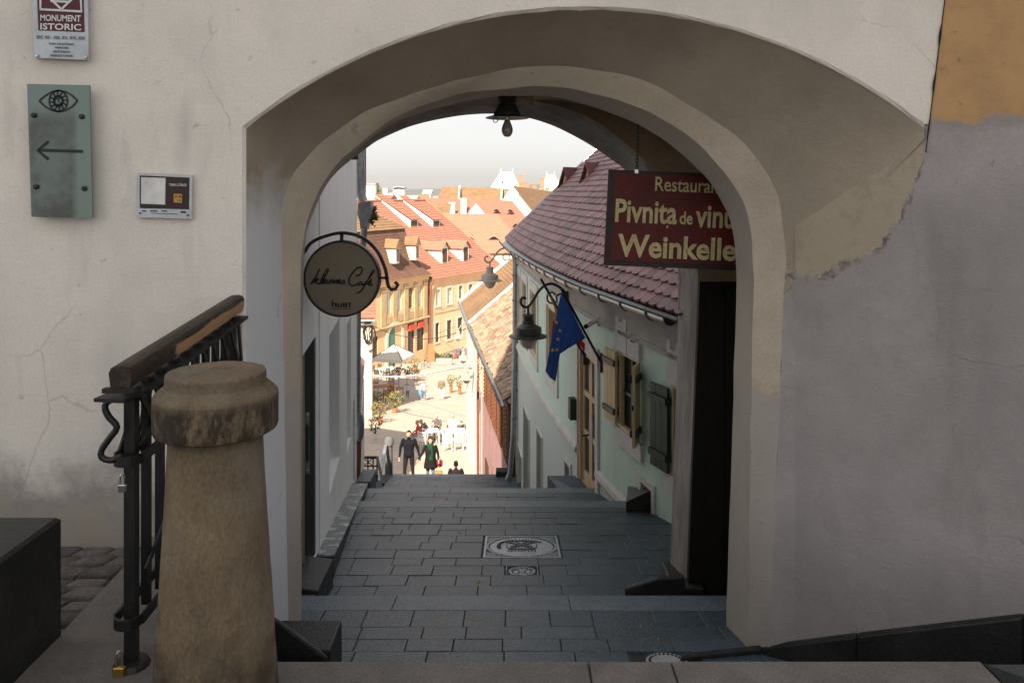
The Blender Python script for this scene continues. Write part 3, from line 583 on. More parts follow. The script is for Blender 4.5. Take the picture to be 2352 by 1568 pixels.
mb = MB(); mb.hexa([V(ML(5.79) - .05, 5.79, -2.651), V(-1.292, 5.79, -2.651), V(-1.708, 9.46, -3.473), V(ML(9.46) - .05, 9.46, -3.473), V(ML(5.79) - .05, 5.79, -2.638), V(-1.292, 5.79, -2.638), V(-1.708, 9.46, -3.46), V(ML(9.46) - .05, 9.46, -3.46)]); mb.scaled(S).build('top_slab', M['ledge'], LG)
mb = MB(); mb.prism([U(1436, 1352, 5.3) / S, U(1512, 1328, 5.3) / S, U(1572, 1325, 5.3) / S, V(1.2, 5.3, -3), V(.757, 5.3, -3)], (0, .04, 0)); mb.hexa([V(1.08, 5.342, -3), V(1.29, 5.342, -3), V(1.29, 5.95, -3), V(1.12, 5.95, -3), V(1.08, 5.342, -2.655), V(1.29, 5.342, -2.655), V(1.29, 5.95, -2.76), V(1.12, 5.95, -2.76)])
block('stringer', 'black granite skirting at the foot of the far right jamb', mb)
# skirting along the orange house flank, stepping down to the jamb
mb = MB(); Nn = Vector((-T.y, T.x, 0)); Nn = Nn if Nn.y < 0 else -Nn
pts = []
for px, py, d in ((2460, 1392, None), (2352, 1405, None), (1973, 1449, None), (1757, 1477, None)):
    t = (px - CX) / F; dd = 6.73 / (1.3 + t); pts.append(V(t * dd, dd, -(py - HY) / F * dd))
pts.append(V(.88, 4.08, -(1496 - HY) / F * 4.08))
for a, b in zip(pts, pts[1:]):
    o = Nn * .05
    mb.hexa([V(a.x, a.y, -3), V(b.x, b.y, -3), V(b.x, b.y, -3) + o, V(a.x, a.y, -3) + o, a, b, b + o, a + o])
block('skirting', 'black granite skirting sloping along the grey patched wall', mb, cat='skirting')
# ================================================================== foreground things at the left
# kerb slab, cobbles, black block
mb = MB(); mb.hexa([V(-1.57, 1.4, -1.9), V(-1.12, 1.4, -1.9), V(-1.12, 3.68, -1.9), V(-1.66, 3.68, -1.9), V(-1.57, 1.4, -1.592), V(-1.12, 1.4, -1.592), V(-1.12, 3.68, -1.592), V(-1.66, 3.68, -1.592)])
mb.scaled(S).build('kerb_slab', M['landing'], label='smooth grey stone kerb carrying the iron railing', cat='kerb', kind='structure')
CG = thing('cobbled_pavement', 'dark cobbled pavement at the foot of the cream wall', 'pavement', (-2 * S, 3.2 * S, -1.65 * S), kind='structure')
mb = MB(); mb.quad(V(-9, -7, -1.66), V(-1.5, -7, -1.66), V(-1.5, 3.72, -1.66), V(-9, 3.72, -1.66)); mb.scaled(S).build('cobble_bed', M['joint'], CG)
M['cobble'] = mat('cobble', (.14, .12, .11), .8, (.09, .078, .072), vs=14, bump=.5, bs=60, rand=.25, fine=.25)
mb = MB(); mb.box(-6, -1.4, 2.2, 3.715, -1.665, -1.662); M['moss'] = mat('moss_joint', (.035, .045, .018), .95, (.05, .045, .035), vs=6, bump=.4)
mb.scaled(S).build('joint_fill', M['moss'], CG)
k = 0; d = 2.62
while d < 3.68:
    h = rnd(.085, .11); x = -2.5 + rnd(0, .1) + (d - 2.6) * .35
    while x < -1.60:
        w = rnd(.13, .19); sk = .30 * h
        z = -1.628 + rnd(-.012, .006); b = .018; g = .007
        q = [(x + g, d + g), (x + w - g, d + g + rnd(0, .008)), (x + w - g + sk, d + h - g), (x + g + sk, d + h - g - rnd(0, .008))]; cx_, cy_ = sum(p[0] for p in q) / 4, sum(p[1] for p in q) / 4
        inn = [(p[0] + (cx_ - p[0]) * .2, p[1] + (cy_ - p[1]) * .25) for p in q]
        m_ = MB(); m_.add([V(*p, -1.67) for p in q] + [V(*p, z - .012) for p in q] + [V(*p, z) for p in inn], [(0, 1, 5, 4), (1, 2, 6, 5), (2, 3, 7, 6), (3, 0, 4, 7), (4, 5, 9, 8), (5, 6, 10, 9), (6, 7, 11, 10), (7, 4, 8, 11), (8, 9, 10, 11)])
        if cx_ < -1.64: m_.scaled(S).build('cobble', M['cobble'], CG, smooth=50)
        x += w
    d += h
mb = MB(); mb.box(-3.4, -1.62, 1.2, 2.86, -1.7, -1.165, bev=.012)
mb.scaled(S).build('granite_block', M['black'], label='low polished black granite block at the lower left corner', cat='stone block')
mb = MB()
for i in range(14):
    x, y = rnd(-2.2, -1.66), rnd(2.5, 3.6); a = rnd(0, 6.28); l = rnd(.015, .03)
    mb.add([(x * S, y * S, -1.615 * S), (x * S + l * math.cos(a), y * S + l * math.sin(a), -1.612 * S), (x * S + l * math.cos(a + .7), y * S + l * math.sin(a + .7), -1.606 * S)], [(0, 1, 2)])
M['dryleaf'] = plain('dry_leaf', (.30, .16, .05), .8); 
LEAFL = ['by the right wedge at the far landing', 'right of the pale pavers on the far landing', 'against the far right jamb, upper one', 'against the far right jamb, lower one', 'at the left end of the nearest landing', 'in the right half of the nearest landing', 'nearest the black skirting on the right', 'left of the large manhole cover', 'just behind the nearest step edge']
def leaf(px, py, zf, i):
    d = 6.0
    for _ in range(30): d = -zf(d) / ((py - HY) / F)
    c = V((px - CX) / F * d, d, zf(d) + .006); a = rnd(0, 6.28); l = .022; m_ = MB(); t = V(math.cos(a), math.sin(a), 0); u_ = V(-t.y, t.x, 0)
    m_.add([c - t * l, c + u_ * l * .5 + V(0, 0, .008), c + t * l, c - u_ * l * .5 + V(0, 0, .004)], [(0, 1, 2, 3)])
    m_.scaled(S).build('fallen_leaf', M['dryleaf'], label='dry fallen leaf ' + LEAFL[i], cat='leaf', group='fallen leaves on the stairs')
for i, (px, py, zf) in enumerate([(1515, 1164, zB), (1487, 1187, zB), (1530, 1213, zB), (1530, 1258, zB), (720, 1440, zA), (1470, 1440, zA), (1512, 1470, zA), (1055, 1225, zB), (1100, 1340, zB)]): leaf(px, py, zf, i)
# ---- sandstone bollard pillar
pc = V((497 - CX) / F * 2.45, 2.45, 0)
PB = thing('stone_pillar', 'weathered brown sandstone pillar with round cap at the stair head', 'pillar', (pc.x * S, pc.y * S, -1.62 * S))
def rough_lathe(prof, n, amp, seed, sq=0):
    vs, fs = [], []
    for i, (r, z) in enumerate(prof):
        for k in range(n):
            q = 2 * math.pi * k / n; p = V(math.cos(q), math.sin(q), 0); nn = mnoise.fractal(V(p.x * 4, p.y * 4, z * 12 + seed), .8, 2, 5); n2 = mnoise.noise(V(p.x * 1.2, p.y * 1.2, z * 3 + seed))
            rr = r * (1 + amp * (nn * .6 + n2 * .7)); vs.append((pc.x + p.x * rr, pc.y + p.y * rr, z + amp * .15 * nn))
    for i in range(len(prof) - 1):
        for k in range(n): fs.append((i * n + k, i * n + (k + 1) % n, (i + 1) * n + (k + 1) % n, (i + 1) * n + k))
    m_ = MB(); m_.add(vs, fs); return m_
pr = [(.192, -1.63)] + [(.1375 + (.190 - .1375) * (1 - i / 22) ** 1.1, -1.63 + (1.63 - .735) * i / 22) for i in range(1, 23)] + [(.1375, -.728)]
rough_lathe(pr, 110, .013, 3).scaled(S).build('shaft', M['sandstone'], PB, smooth=45)
pr = [(.150, -.733), (.170, -.732), (.180, -.726), (.1836, -.715), (.1838, -.69), (.1838, -.66), (.1838, -.64), (.1834, -.622), (.178, -.612), (.166, -.601), (.155, -.592), (.1485, -.588), (.1480, -.585), (.1478, -.572), (.1474, -.558), (.1445, -.552), (.130, -.548), (.09, -.544), (.05, -.543), (.001, -.542)]
pr2 = []
for a, b in zip(pr, pr[1:]): pr2 += [a, ((a[0] + b[0]) / 2, (a[1] + b[1]) / 2)]
rough_lathe(pr2 + [pr[-1]], 110, .011, 9).scaled(S).build('cap', M['sandstone'], PB, smooth=22)
# ---- wrought iron railing with wooden handrail
RX = -1.28
RL = thing('iron_railing', 'wrought iron railing with worn wooden handrail running to the tower', 'railing', (RX * S, 3.1 * S, -1.6 * S))
M['handrail'] = mat('worn_handrail_wood', (.028, .020, .015), .5, (.075, .046, .028), vs=6, vmix=(.45, .7), bump=.4, bs=30, stretch=(3, .6, 3), fine=.3)
hx, hy_, hz_ = xyz(M['handrail'])
hq = mathn(M['handrail'], 'SUBTRACT', hz_, mathn(M['handrail'], 'MULTIPLY', hy_, .0833)); hn = noisen(M['handrail'], 7, 6, (1, .5, 1))
worn = mathn(M['handrail'], 'MULTIPLY', mathn(M['handrail'], 'MULTIPLY', step(M['handrail'], hx, .031, .036), step(M['handrail'], mathn(M['handrail'], 'ADD', hq, mathn(M['handrail'], 'MULTIPLY', hn, .05)), 1.232, 1.224)), step(M['handrail'], mathn(M['handrail'], 'ADD', hy_, mathn(M['handrail'], 'MULTIPLY', hn, .8)), .18, .24))
overlay(M['handrail'], worn, (.42, .235, .125))
prof = [(-.042, -.055), (.042, -.055), (.047, -.02), (.050, .012), (.040, .034), (.02, .042), (-.02, .042), (-.040, .034), (-.050, .010), (-.046, -.02)]
def rail_z(d): return -.600 + (.09) * (d - 2.62) / 1.08
mb = MB(); cs = []
for i in range(25):
    d = 2.60 + 1.095 * i / 24; wob = .004 * mnoise.noise(V(d * 6, 1, 1)); cs.append([V(RX + x * 1.02 + wob, d, rail_z(d) + z + .5 * wob) for x, z in [(a_ * .74, b_ * .74) for a_, b_ in prof]])
mb.loft(cs, True); n = len(prof); mb.add(cs[0], [tuple(range(n))]); mb.add(cs[-1], [tuple(range(n - 1, -1, -1))])
mb.scaled(S).build('handrail', M['handrail'], RL, smooth=40)
mb = MB(); mb.box(RX - .052, RX + .052, 2.585, 2.61, -.655, -.64); mb.strip([V(RX - .02, 2.57, -.675), V(RX, 2.7, -.672), V(RX, 3.7, -.672 + .09)], .11, .012, (0, 0, 1)); mb.scaled(S).build('top_flat', M['iron'], RL)
def zr(d): return rail_z(d) - .062
for j, z in enumerate((-.888, -1.425)):
    mb = MB()
    for o in (-.045, .045): mb.bar(V(RX + o, 2.66, z), V(RX + o, 3.7, z + .05), .010, .034)
    arc = [V(RX - .045 * math.cos(a), 2.66 - .05 * math.sin(a), z) for a in [math.pi * i / 10 for i in range(11)]]
    mb.strip(arc, .034, .010, (0, 0, 1)) if False else mb.loft([[p + V(0, 0, -.017) for p in arc], [p + V(0, 0, .017) for p in arc], [p * 1 + V(0, .012, .017) for p in arc], [p + V(0, .012, -.017) for p in arc], [p + V(0, 0, -.017) for p in arc]])
    mb.scaled(S).build('double_rail', M['iron'], RL)
for i in range(10):
    d = 2.68 + .108 * i; mb = MB(); r_ = .018 if i == 0 else .013; zb = -1.592 if i % 3 == 0 else -1.44
    mb.box(RX - r_, RX + r_, d - r_, d + r_, zb, zr(d), bev=.003); mb.scaled(S).build('post' if i % 3 == 0 else 'baluster', M['iron'], RL)
for i in range(10):
    d = 2.68 + .108 * i; z1 = zr(d); z0 = -.87
    mb = MB(); mb.strip([V(RX + .03, d - .02, z1), V(RX + .03, min(d + .15, 3.7), z0)], .022, .008, (1, 0, 0)); mb.strip([V(RX - .03, min(d + .15, 3.7), z1), V(RX - .03, d - .02, z0)], .022, .008, (1, 0, 0)); mb.scaled(S).build('lattice_bar', M['iron'], RL)
mb = MB()     # the loose scroll at the near end
sc_ = [(-.012, -.68), (-.05, -.69), (-.062, -.71), (-.05, -.74), (-.022, -.775), (-.045, -.81), (-.072, -.85), (-.072, -.875), (-.04, -.885), (-.005, -.87)]
mb.tube(smoothpts([V(RX + .0 + x, 2.625, z) for x, z in sc_], 24), .011, 8); mb.scaled(S).build('scroll', M['iron'], RL, smooth=True)
mb = MB(); mb.strip([V(RX + .02, 2.70, -.87), V(RX + .03, 2.9, -.76)], .03, .008, (1, 0, 0)); mb.scaled(S).build('brace', M['iron'], RL); mb = MB(); mb.bar(V(RX + .02, 2.74, -1.30), V(RX + .02, 2.98, -1.13), .008, .02); mb.scaled(S).build('brace', M['iron'], RL)
mb = MB(); mb.lathe([(.001, .02), (.05, .018), (.058, .006), (.06, 0)], (RX, 2.68, -1.592), 14); mb.scaled(S).build('foot', M['iron'], RL)
def padlock(c, s, body, label):
    r = thing('padlock', label, 'padlock', tuple(V(*c) * S)); c = V(*c)
    mb = MB(); mb.box(c.x - .014 * s, c.x + .014 * s, c.y - .007 * s, c.y + .007 * s, c.z - .03 * s, c.z, bev=.003); mb.scaled(S).build('body', body, r)
    mb = MB(); mb.tube([c + V(-.008 * s, 0, 0), c + V(-.008 * s, 0, .03 * s), c + V(-.004 * s, 0, .042 * s), c + V(.004 * s, 0, .042 * s), c + V(.008 * s, 0, .03 * s), c + V(.008 * s, 0, 0)], .003 * s, 6); mb.scaled(S).build('shackle', M['steel'], r, smooth=True)
padlock((RX + .008, 2.60, -.955), .85, M['steel'], 'grey steel combination padlock hanging on the upper iron rail')
padlock((RX - .012, 2.62, -1.562), 1.25, M['brass'], 'yellow brass padlock at the foot of the railing post')
# ================================================================== signs on the tower front (wall plane d = 3.7)
SD = 3.7
M['alu'] = plain('white_aluminium', (.52, .55, .58), .35, spec=.5); M['maroon'] = plain('maroon_print', (.085, .008, .018), .5)
M['print'] = plain('black_print', (.012, .012, .014), .5); M['whiteprint'] = plain('white_print', (.72, .70, .68), .5)
def W3(px, py, d): return U(px, py, d) / S
def panel(mb, c, d, th=None):      # flat piece from picture corners at depth d, extruded back
    q = [W3(x, y, d) for x, y in c]; mb.prism(q, (0, th or .008, 0))
def bolt(mb, px, py, d, r=.008): mb.lathe([(r, 0), (r, .006), (r * .6, .010)], (0, 0, 0), 10, Matrix.Translation(W3(px, py, d)) @ Matrix.Rotation(math.pi / 2, 4, 'X'))
t = thing('monument_plaque', 'white plaque with maroon square reading MONUMENT ISTORIC', 'plaque', tuple(W3(140, 137, SD) * S))
mb = MB(); panel(mb, [(79, 133), (203, 138), (199, -110), (70, -112)], SD - .035, .008); mb.scaled(S).build('plate', M['alu'], t)
mb = MB(); panel(mb, [(88, 70), (194, 74), (190, -60), (83, -62)], SD - .037, .0019); mb.scaled(S).build('maroon_field', M['maroon'], t)
mb = MB(); R_ = V(1, 0, -.025); U_ = V(.02, 0, 1)
put_text(mb, 'MONUMENT', W3(93, 48, SD - .038), R_, U_, .040, .0008, fit=93 / F * 3.66); put_text(mb, 'ISTORIC', W3(93, 68, SD - .038), R_, U_, .040, .0008, fit=94 / F * 3.66)
def ln(mb, pts, w, d): mb.strip([W3(x, y, d) for x, y in pts], w / F * d, .0015, (0, 1, 0))
ln(mb, [(93, -50), (93, 22), (187, 27), (183, -50)], 6, SD - .0385); ln(mb, [(108, -10), (141, 22), (172, -8)], 6, SD - .0385); ln(mb, [(116, 3), (162, 5)], 5, SD - .039)
mb.scaled(S).build('white_lettering', M['whiteprint'], t)
mb = MB()
for s_, x, y, h, w in (('SEC XII - XIII, XV, XVI, XIX', 84, 89, .020, 112), ('TURN DE APĂRARE', 112, 103, .013, 58), ('WEHRTURM', 126, 112, .013, 31), ('VÉDŐTORONY', 121, 121, .013, 42), ('DEFENCE TOWER', 116, 130, .013, 52)):
    put_text(mb, s_, W3(x, y, SD - .0365), R_, U_, h, .0003, fit=w / F * 3.66)
mb.scaled(S).build('black_lettering', M['print'], t)
mb = MB(); bolt(mb, 86, 129, SD - .036); bolt(mb, 199, 132, SD - .036); mb.scaled(S).build('bolts', M['steel'], t, smooth=40)
mb = MB()
for x, y in ((86, 130), (199, 133)): mb.tube([W3(x, y, SD - .03), W3(x, y, SD + .01)], .006, 8)
mb.scaled(S).build('standoffs', M['steel'], t)
# glass direction sign
M['glass_sign'] = mat('frosted_glass', (.075, .112, .093), .25, (.014, .024, .020), vs=4.5, vmix=(.40, .58), bump=0, fine=.04, spec=.6, coat=.3)
N, L, b = nd(M['glass_sign']); gx, gy, gz_ = xyz(M['glass_sign'])
edge = mathn(M['glass_sign'], 'MULTIPLY', step(M['glass_sign'], mathn(M['glass_sign'], 'ABSOLUTE', gx), .105, .145), 1.0)
overlay(M['glass_sign'], edge, (.115, .172, .142)); overlay(M['glass_sign'], step(M['glass_sign'], gz_, .50, .60), (.115, .172, .142))
t = thing('glass_sign', 'frosted green glass sign with eye emblem and arrow pointing left', 'sign', tuple(W3(136, 500, SD) * S))
mb = MB(); panel(mb, [(72, 498), (212, 501), (205, 196), (62, 193)], SD - .06, .012); mb.scaled(S).build('glass_panel', M['glass_sign'], t)
M['glass_edge'] = plain('glass_edge', (.10, .17, .14), .2)
mb = MB(); d_ = SD - .0615
ln(mb, [(190, 348), (90, 345)], 7, d_); ln(mb, [(111, 325), (86, 345.5), (111, 366)], 7, d_); mb.scaled(S).build('arrow', M['print'], t); mb = MB()
up = [(90, 232), (104, 220), (120, 211), (134, 208), (150, 211), (166, 220), (178, 232)]; lo = [(90, 232), (104, 245), (120, 254), (136, 257), (150, 254), (166, 245), (178, 232)]
ln(mb, up, 4, d_); ln(mb, lo, 4, d_)
for rr, w in ((24, 3.5), (11, 5)): ln(mb, [(134 + rr * .88 * math.cos(a), 232.5 + rr * math.sin(a)) for a in [2 * math.pi * i / 24 for i in range(25)]], w, d_)
for k in range(12): a = 2 * math.pi * k / 12 + .2; ln(mb, [(134 + 9 * math.cos(a), 232.5 + 10 * math.sin(a)), (134 + 20 * math.cos(a + .25), 232.5 + 22 * math.sin(a + .25))], 4, d_)
ln(mb, [(128, 228), (137, 226), (133, 233), (140, 238), (130, 241)], 4, d_)
mb.scaled(S).build('eye_emblem', M['print'], t)
for x, y in ((78, 265), (188, 268), (83, 429), (194, 433)):
    mb = MB(); bolt(mb, x, y, SD - .062, .012); mb.tube([W3(x, y, SD - .06), W3(x, y, SD + .01)], .009, 8); mb.scaled(S).build('stud', M['iron'], t, smooth=40)
# information plaque (its code square stays blank)
t = thing('information_plaque', 'small white and brown information plaque with blank white square', 'plaque', tuple(W3(378, 503, SD) * S))
mb = MB(); panel(mb, [(315, 499), (440, 503), (441, 402), (315, 397)], SD - .02, .012); mb.scaled(S).build('plate', M['alu'], t)
M['brownprint'] = plain('brown_print', (.028, .012, .009), .4)
mb = MB(); panel(mb, [(321, 478), (434, 481), (435, 408), (321, 403)], SD - .0215, .0014); mb.scaled(S).build('brown_field', M['brownprint'], t)
mb = MB(); panel(mb, [(324, 468), (379, 470), (380, 409), (324, 407)], SD - .023, .0014); put_text(mb, 'TURNUL SCĂRILOR', W3(389, 427, SD - .022), R_, U_, .016, .0002, fit=40 / F * 3.68); mb.scaled(S).build('white_print', M['whiteprint'], t)
cols = [(.06, .18, .04), (.4, .02, .03), (.7, .3, .03), (.03, .22, .42)]; M['ambersq'] = plain('amber_print', (.62, .30, .03), .5)
mb = MB(); panel(mb, [(399, 465), (418, 466), (418, 446), (399, 445)], SD - .0228, .001); mb.scaled(S).build('logo_square', M['ambersq'], t)
for i, c_ in enumerate(cols):
    x, y = 401.5 + 8.5 * (i % 2), 448.5 + 9 * (i // 2); mb = MB(); panel(mb, [(x, y + 5.6), (x + 5.6, y + 5.8), (x + 5.6, y + .2), (x, y)], SD - .0238, .0008); mb.scaled(S).build('logo_dot', plain('logo%d' % i, c_, .5), t)
mb = MB(); ln(mb, [(347, 489.5), (408, 491.5)], 1.3, SD - .0205)
for x, w in ((326, 10), (345, 17), (371, 13)): ln(mb, [(x, 484.5), (x + w, 485)], 2.5, SD - .0205)
for x, y in ((322.5, 489.5), (432, 494)): bolt(mb, x, y, SD - .0205, .004)
ln(mb, [(415, 487), (427, 487.4)], 4, SD - .0205); mb.scaled(S).build('black_print', M['print'], t)
# ================================================================== signs and lamp inside the passage
M['signred'] = mat('rusty_red_enamel', (.115, .012, .009), .55, (.055, .008, .007), vs=4, bump=.3, bs=70, fine=.35); M['cream_letter'] = mat('cream_letter', (.58, .46, .25), .6, (.42, .32, .16), vs=14, bump=.2, bs=90, fine=.2)
SX = 4.78
def WS(x, y): return W3(x, y, SX)
t = thing('wine_cellar_sign', 'dark red hanging sign reading Pivnița de vinuri and Weinkeller', 'sign', tuple(WS(1540, 620) * S))
tl, bl = WS(1398, 389), WS(1387, 609); rt = (V(1, 0, -.040)).normalized(); upv = (tl - bl).normalized(); wd = .92
mb = MB(); mb.prism([bl, bl + rt * wd, tl + rt * wd, tl], (0, .025, 0)); mb.scaled(S).build('board', M['signred'], t)
M['signborder'] = plain('sign_border', (.018, .006, .005), .5)
mb = MB(); h_ = (tl - bl).length
for a, b2 in (((.0, .0), (wd, .035)), ((0, h_ - .02), (wd, h_)), ((0, .035), (.04, h_ - .02)), ((.04, .405), (wd, .413))):
    q = [bl + rt * x + upv * y + V(0, -.002, 0) for x, y in ((a[0], a[1]), (b2[0], a[1]), (b2[0], b2[1]), (a[0], b2[1]))]; mb.prism(q, (0, .0015, 0))
mb.scaled(S).build('painted_border', M['signborder'], t)
k_ = SX / F
def word(mb, txt, px, py, hpx, wpx, bold): put_text(mb, txt, WS(px, py) + V(0, -.004, 0), rt, upv, hpx * k_ / .73, bold, fit=wpx * k_)
for txt, x_, y_, h_, w_, b_ in (('Restaurant', 1504, 438, 34, 158, .0012), ('Pivnita', 1412, 508, 54, 142, .0045), ('de', 1560, 514, 30, 30, .0025), ('vinuri', 1596, 520, 54, 124, .0045), ('Weinkeller', 1417, 587, 52, 300, .0050)):
    mb = MB(); word(mb, txt, x_, y_, h_, w_, b_); mb2 = MB(); mb2.v = [(v[0] + .004, v[1] + .0018, v[2] - .005) for v in mb.v]; mb2.f = mb.f; mb2.m = mb.m
    wl_ = mb.scaled(S).build('lettering', M['cream_letter'], t); mb2.scaled(S).build('letter_shadow', M['signborder'], wl_)
cq = WS(1532, 519) + V(0, -.004, 0); m3 = MB(); m3.add([cq + V(-.006, -.002, .0), cq + V(.0, -.002, -.018), cq + V(.008, -.002, -.004), cq + V(.004, -.002, .006)], [(0, 1, 2, 3)]); m3.scaled(S).build('comma_mark', M['cream_letter'], t)
def chain(px0, py0, px1, py1):
    a, b = WS(px0, py0), WS(px1, py1); n = max(3, int((b - a).length / .021)); mbc = MB()
    for i in range(n):
        c = a.lerp(b, (i + .5) / n); hl = .0165; rr = .0075; x = V(1, 0, 0) if i % 2 else V(0, 1, 0)
        mbc.tube([c + V(0, 0, hl * math.sin(q)) + x * rr * math.cos(q) for q in [2 * math.pi * k / 10 for k in range(10)]], .0026, 5, closed=True)
    return mbc
chain(1466, 255, 1463, 391).scaled(S).build('chain', M['iron'], t, smooth=True)
c2 = V(1.36, SX, .10); mb = MB(); mb.tube([c2, c2 + V(0, 0, .12)], .006, 6); mb.scaled(S).build('rear_hanger', M['iron'], t)
mb = MB(); mb.box(WS(1461, 0).x - .008, WS(1461, 0).x + .012, SX - .005, SX + .03, WS(0, 398).z, WS(0, 390).z); mb.scaled(S).build('hook_plate', M['steel'], t)
# round cafe sign
CD = 4.95
def WC(x, y): return W3(x, y, CD)
cc = WC(785, 640); k_ = CD / F; R0 = 88 * k_
t = thing('cafe_sign', 'round dark hanging sign reading kleines Café on an iron bracket', 'sign', tuple(cc * S))
M['signbeige'] = mat('sign_face', (.21, .175, .125), .5, (.18, .15, .108), vs=2, bump=0, fine=.03)
rot = Matrix.Translation(cc) @ Matrix.Rotation(math.pi / 2, 4, 'X')
MB().lathe([(.001, .0), (R0 - .012, .0), (R0 - .012, -.05), (.001, -.05)], (0, 0, 0), 48, rot).scaled(S).build('disc', M['signbeige'], t)
MB().lathe([(R0 - .012, -.056), (R0 - .012, .008), (R0, .008), (R0, -.056), (R0 - .012, -.056)], (0, 0, 0), 64, rot).scaled(S).build('rim', M['iron'], t, smooth=40)
def z4(x, y): return ((680 + x / 6.53) * .98, (520 + y / 6.53) * .98)
def pen(mb, pts, r=.0045):
    q = smoothpts([WC(*z4(x, y)) + V(0, -.003, 0) for x, y in pts], max(6, len(pts) * 4)); mb.tube(q, r, 5)
mb = MB()
for st in ([(318, 945), (360, 890), (400, 830), (455, 715)], [(318, 945), (360, 912), (405, 872), (436, 876), (402, 902), (368, 908), (410, 936), (452, 944), (500, 880), (560, 790), (586, 738), (572, 720), (540, 758), (490, 860), (466, 920), (482, 944), (520, 915), (546, 884), (528, 872), (505, 902), (506, 936), (532, 940), (560, 915), (574, 882), (566, 930), (582, 940), (606, 915), (618, 882), (606, 938), (640, 890), (660, 886), (652, 930), (668, 938), (690, 888), (676, 938), (708, 890), (724, 892), (716, 932), (738, 934), (766, 906), (770, 886), (750, 886), (740, 915), (756, 940), (786, 930), (816, 894), (836, 925), (820, 946), (800, 938)],
           [(1010, 826), (1060, 812), (1100, 760), (1102, 706), (1068, 690), (1010, 720), (950, 790), (910, 860), (904, 930), (940, 970), (1000, 966), (1046, 940), (1070, 916), (1098, 925), (1072, 916), (1046, 946), (1062, 970), (1092, 950), (1106, 925), (1100, 960), (1132, 954), (1180, 900), (1240, 820), (1288, 746), (1280, 740), (1220, 830), (1150, 960), (1100, 1040), (1052, 1080), (1014, 1076)], [(1150, 938), (1190, 946), (1230, 930), (1242, 910), (1216, 910), (1200, 945), (1222, 970), (1266, 950)], [(1232, 892), (1252, 874)]): pen(mb, st)
mb.scaled(S).build('script_lettering', M['print'], t)
mb = MB()
def zb(pts, w=12): mb.strip([WC(*z4(x, y)) + V(0, -.002, 0) for x, y in pts], w / 6.53 * .98 * k_, .003, (0, 1, 0))
zb([(650, 1195), (650, 1300)], 20); zb([(650, 1248), (705, 1248)], 14); zb([(700, 1248), (700, 1300)], 20); zb([(736, 1240), (736, 1300)], 20); zb([(730, 1294), (792, 1294)], 14); zb([(785, 1240), (785, 1300)], 20)
zb([(820, 1238), (820, 1302)], 18); zb([(866, 1238), (866, 1302)], 18); zb([(815, 1244), (870, 1244)], 13); zb([(815, 1270), (870, 1270)], 11); zb([(815, 1296), (870, 1296)], 13); zb([(884, 1244), (938, 1244)], 14); zb([(911, 1240), (911, 1305)], 20)
for k in range(18): zb([(642 + k * 16.5, 1330), (653 + k * 16.5, 1330)], 9)
mb.scaled(S).build('logo_lettering', M['print'], t)
mb = MB(); mb.strip(smoothpts([WC(*q) for q in ((600, 640), (640, 605), (692, 586), (712, 560), (740, 545), (785, 535), (830, 545), (865, 575), (884, 615), (889, 640), (891, 655), (899, 665), (909, 663), (914, 653), (907, 647))], 44), .020, .016, (0, 1, 0))
mb.bar(WC(785, 536), WC(785, 553), .02, .016, (0, 1, 0)); mb.bar(WC(871, 638), WC(890, 638), .016, .016, (0, 1, 0)); mb.bar(WC(640, 605), WC(700, 640), .02, .016, (0, 1, 0)); mb.scaled(S).build('bracket', M['iron'], t)
# ceiling lamp
LC = W3(1165, 223, 4.9)
t = thing('ceiling_lamp', 'dark bell shaped ceiling lamp with bare bulb under the vault', 'lamp', tuple(LC * S)); k_ = 4.9 / F
M['lampdark'] = mat('lamp_enamel', (.035, .033, .032), .45, (.06, .05, .045), vs=12, bump=.05)
pr = [(21, 10), (21, -2), (23, -5), (20, -8), (21, -13), (18, -14), (18, -17), (21, -18), (24, -26), (29, -34), (31, -38), (31, -42), (49, -47), (50, -49), (30, -46), (.1, -44)]
MB().lathe([(r * k_, z * k_) for r, z in pr], LC, 28).scaled(S).build('shade', M['lampdark'], t, smooth=35)
MB().lathe([(7 * k_, -46 * k_), (7 * k_, -52 * k_), (6 * k_, -54 * k_)], LC, 12).scaled(S).build('socket', M['steel'], t)
M['bulb'] = mat('bulb_glass', (.30, .27, .23), .12, vs=4, bump=0, spec=.6)
MB().lathe([(r * k_, z * k_) for r, z in ((6, -53), (7.5, -58), (11, -66), (13, -74), (12.5, -81), (10, -87), (6, -91), (.1, -92))], LC, 20).scaled(S).build('bulb', M['bulb'], t, smooth=True)
mb = MB(); c0 = LC + V(-27 * k_, 0, -53 * k_); mb.tube([c0 + V(5.5 * k_ * math.cos(q), 0, 5.5 * k_ * math.sin(q)) for q in [2 * math.pi * i / 14 for i in range(14)]], .003, 6, closed=True); mb.scaled(S).build('ring_hook', M['iron'], t)
mb = MB(); mb.tube([LC + V(.02, 0, -.002), LC + V(.13, 0, .0), LC + V(.145, 0, -.02), LC + V(.148, 0, -.05)], .010, 8); mb.box(LC.x + .12, LC.x + .16, LC.y - .02, LC.y + .02, LC.z - .028, LC.z + .02); mb.scaled(S).build('cable_box', M['vault'], t)
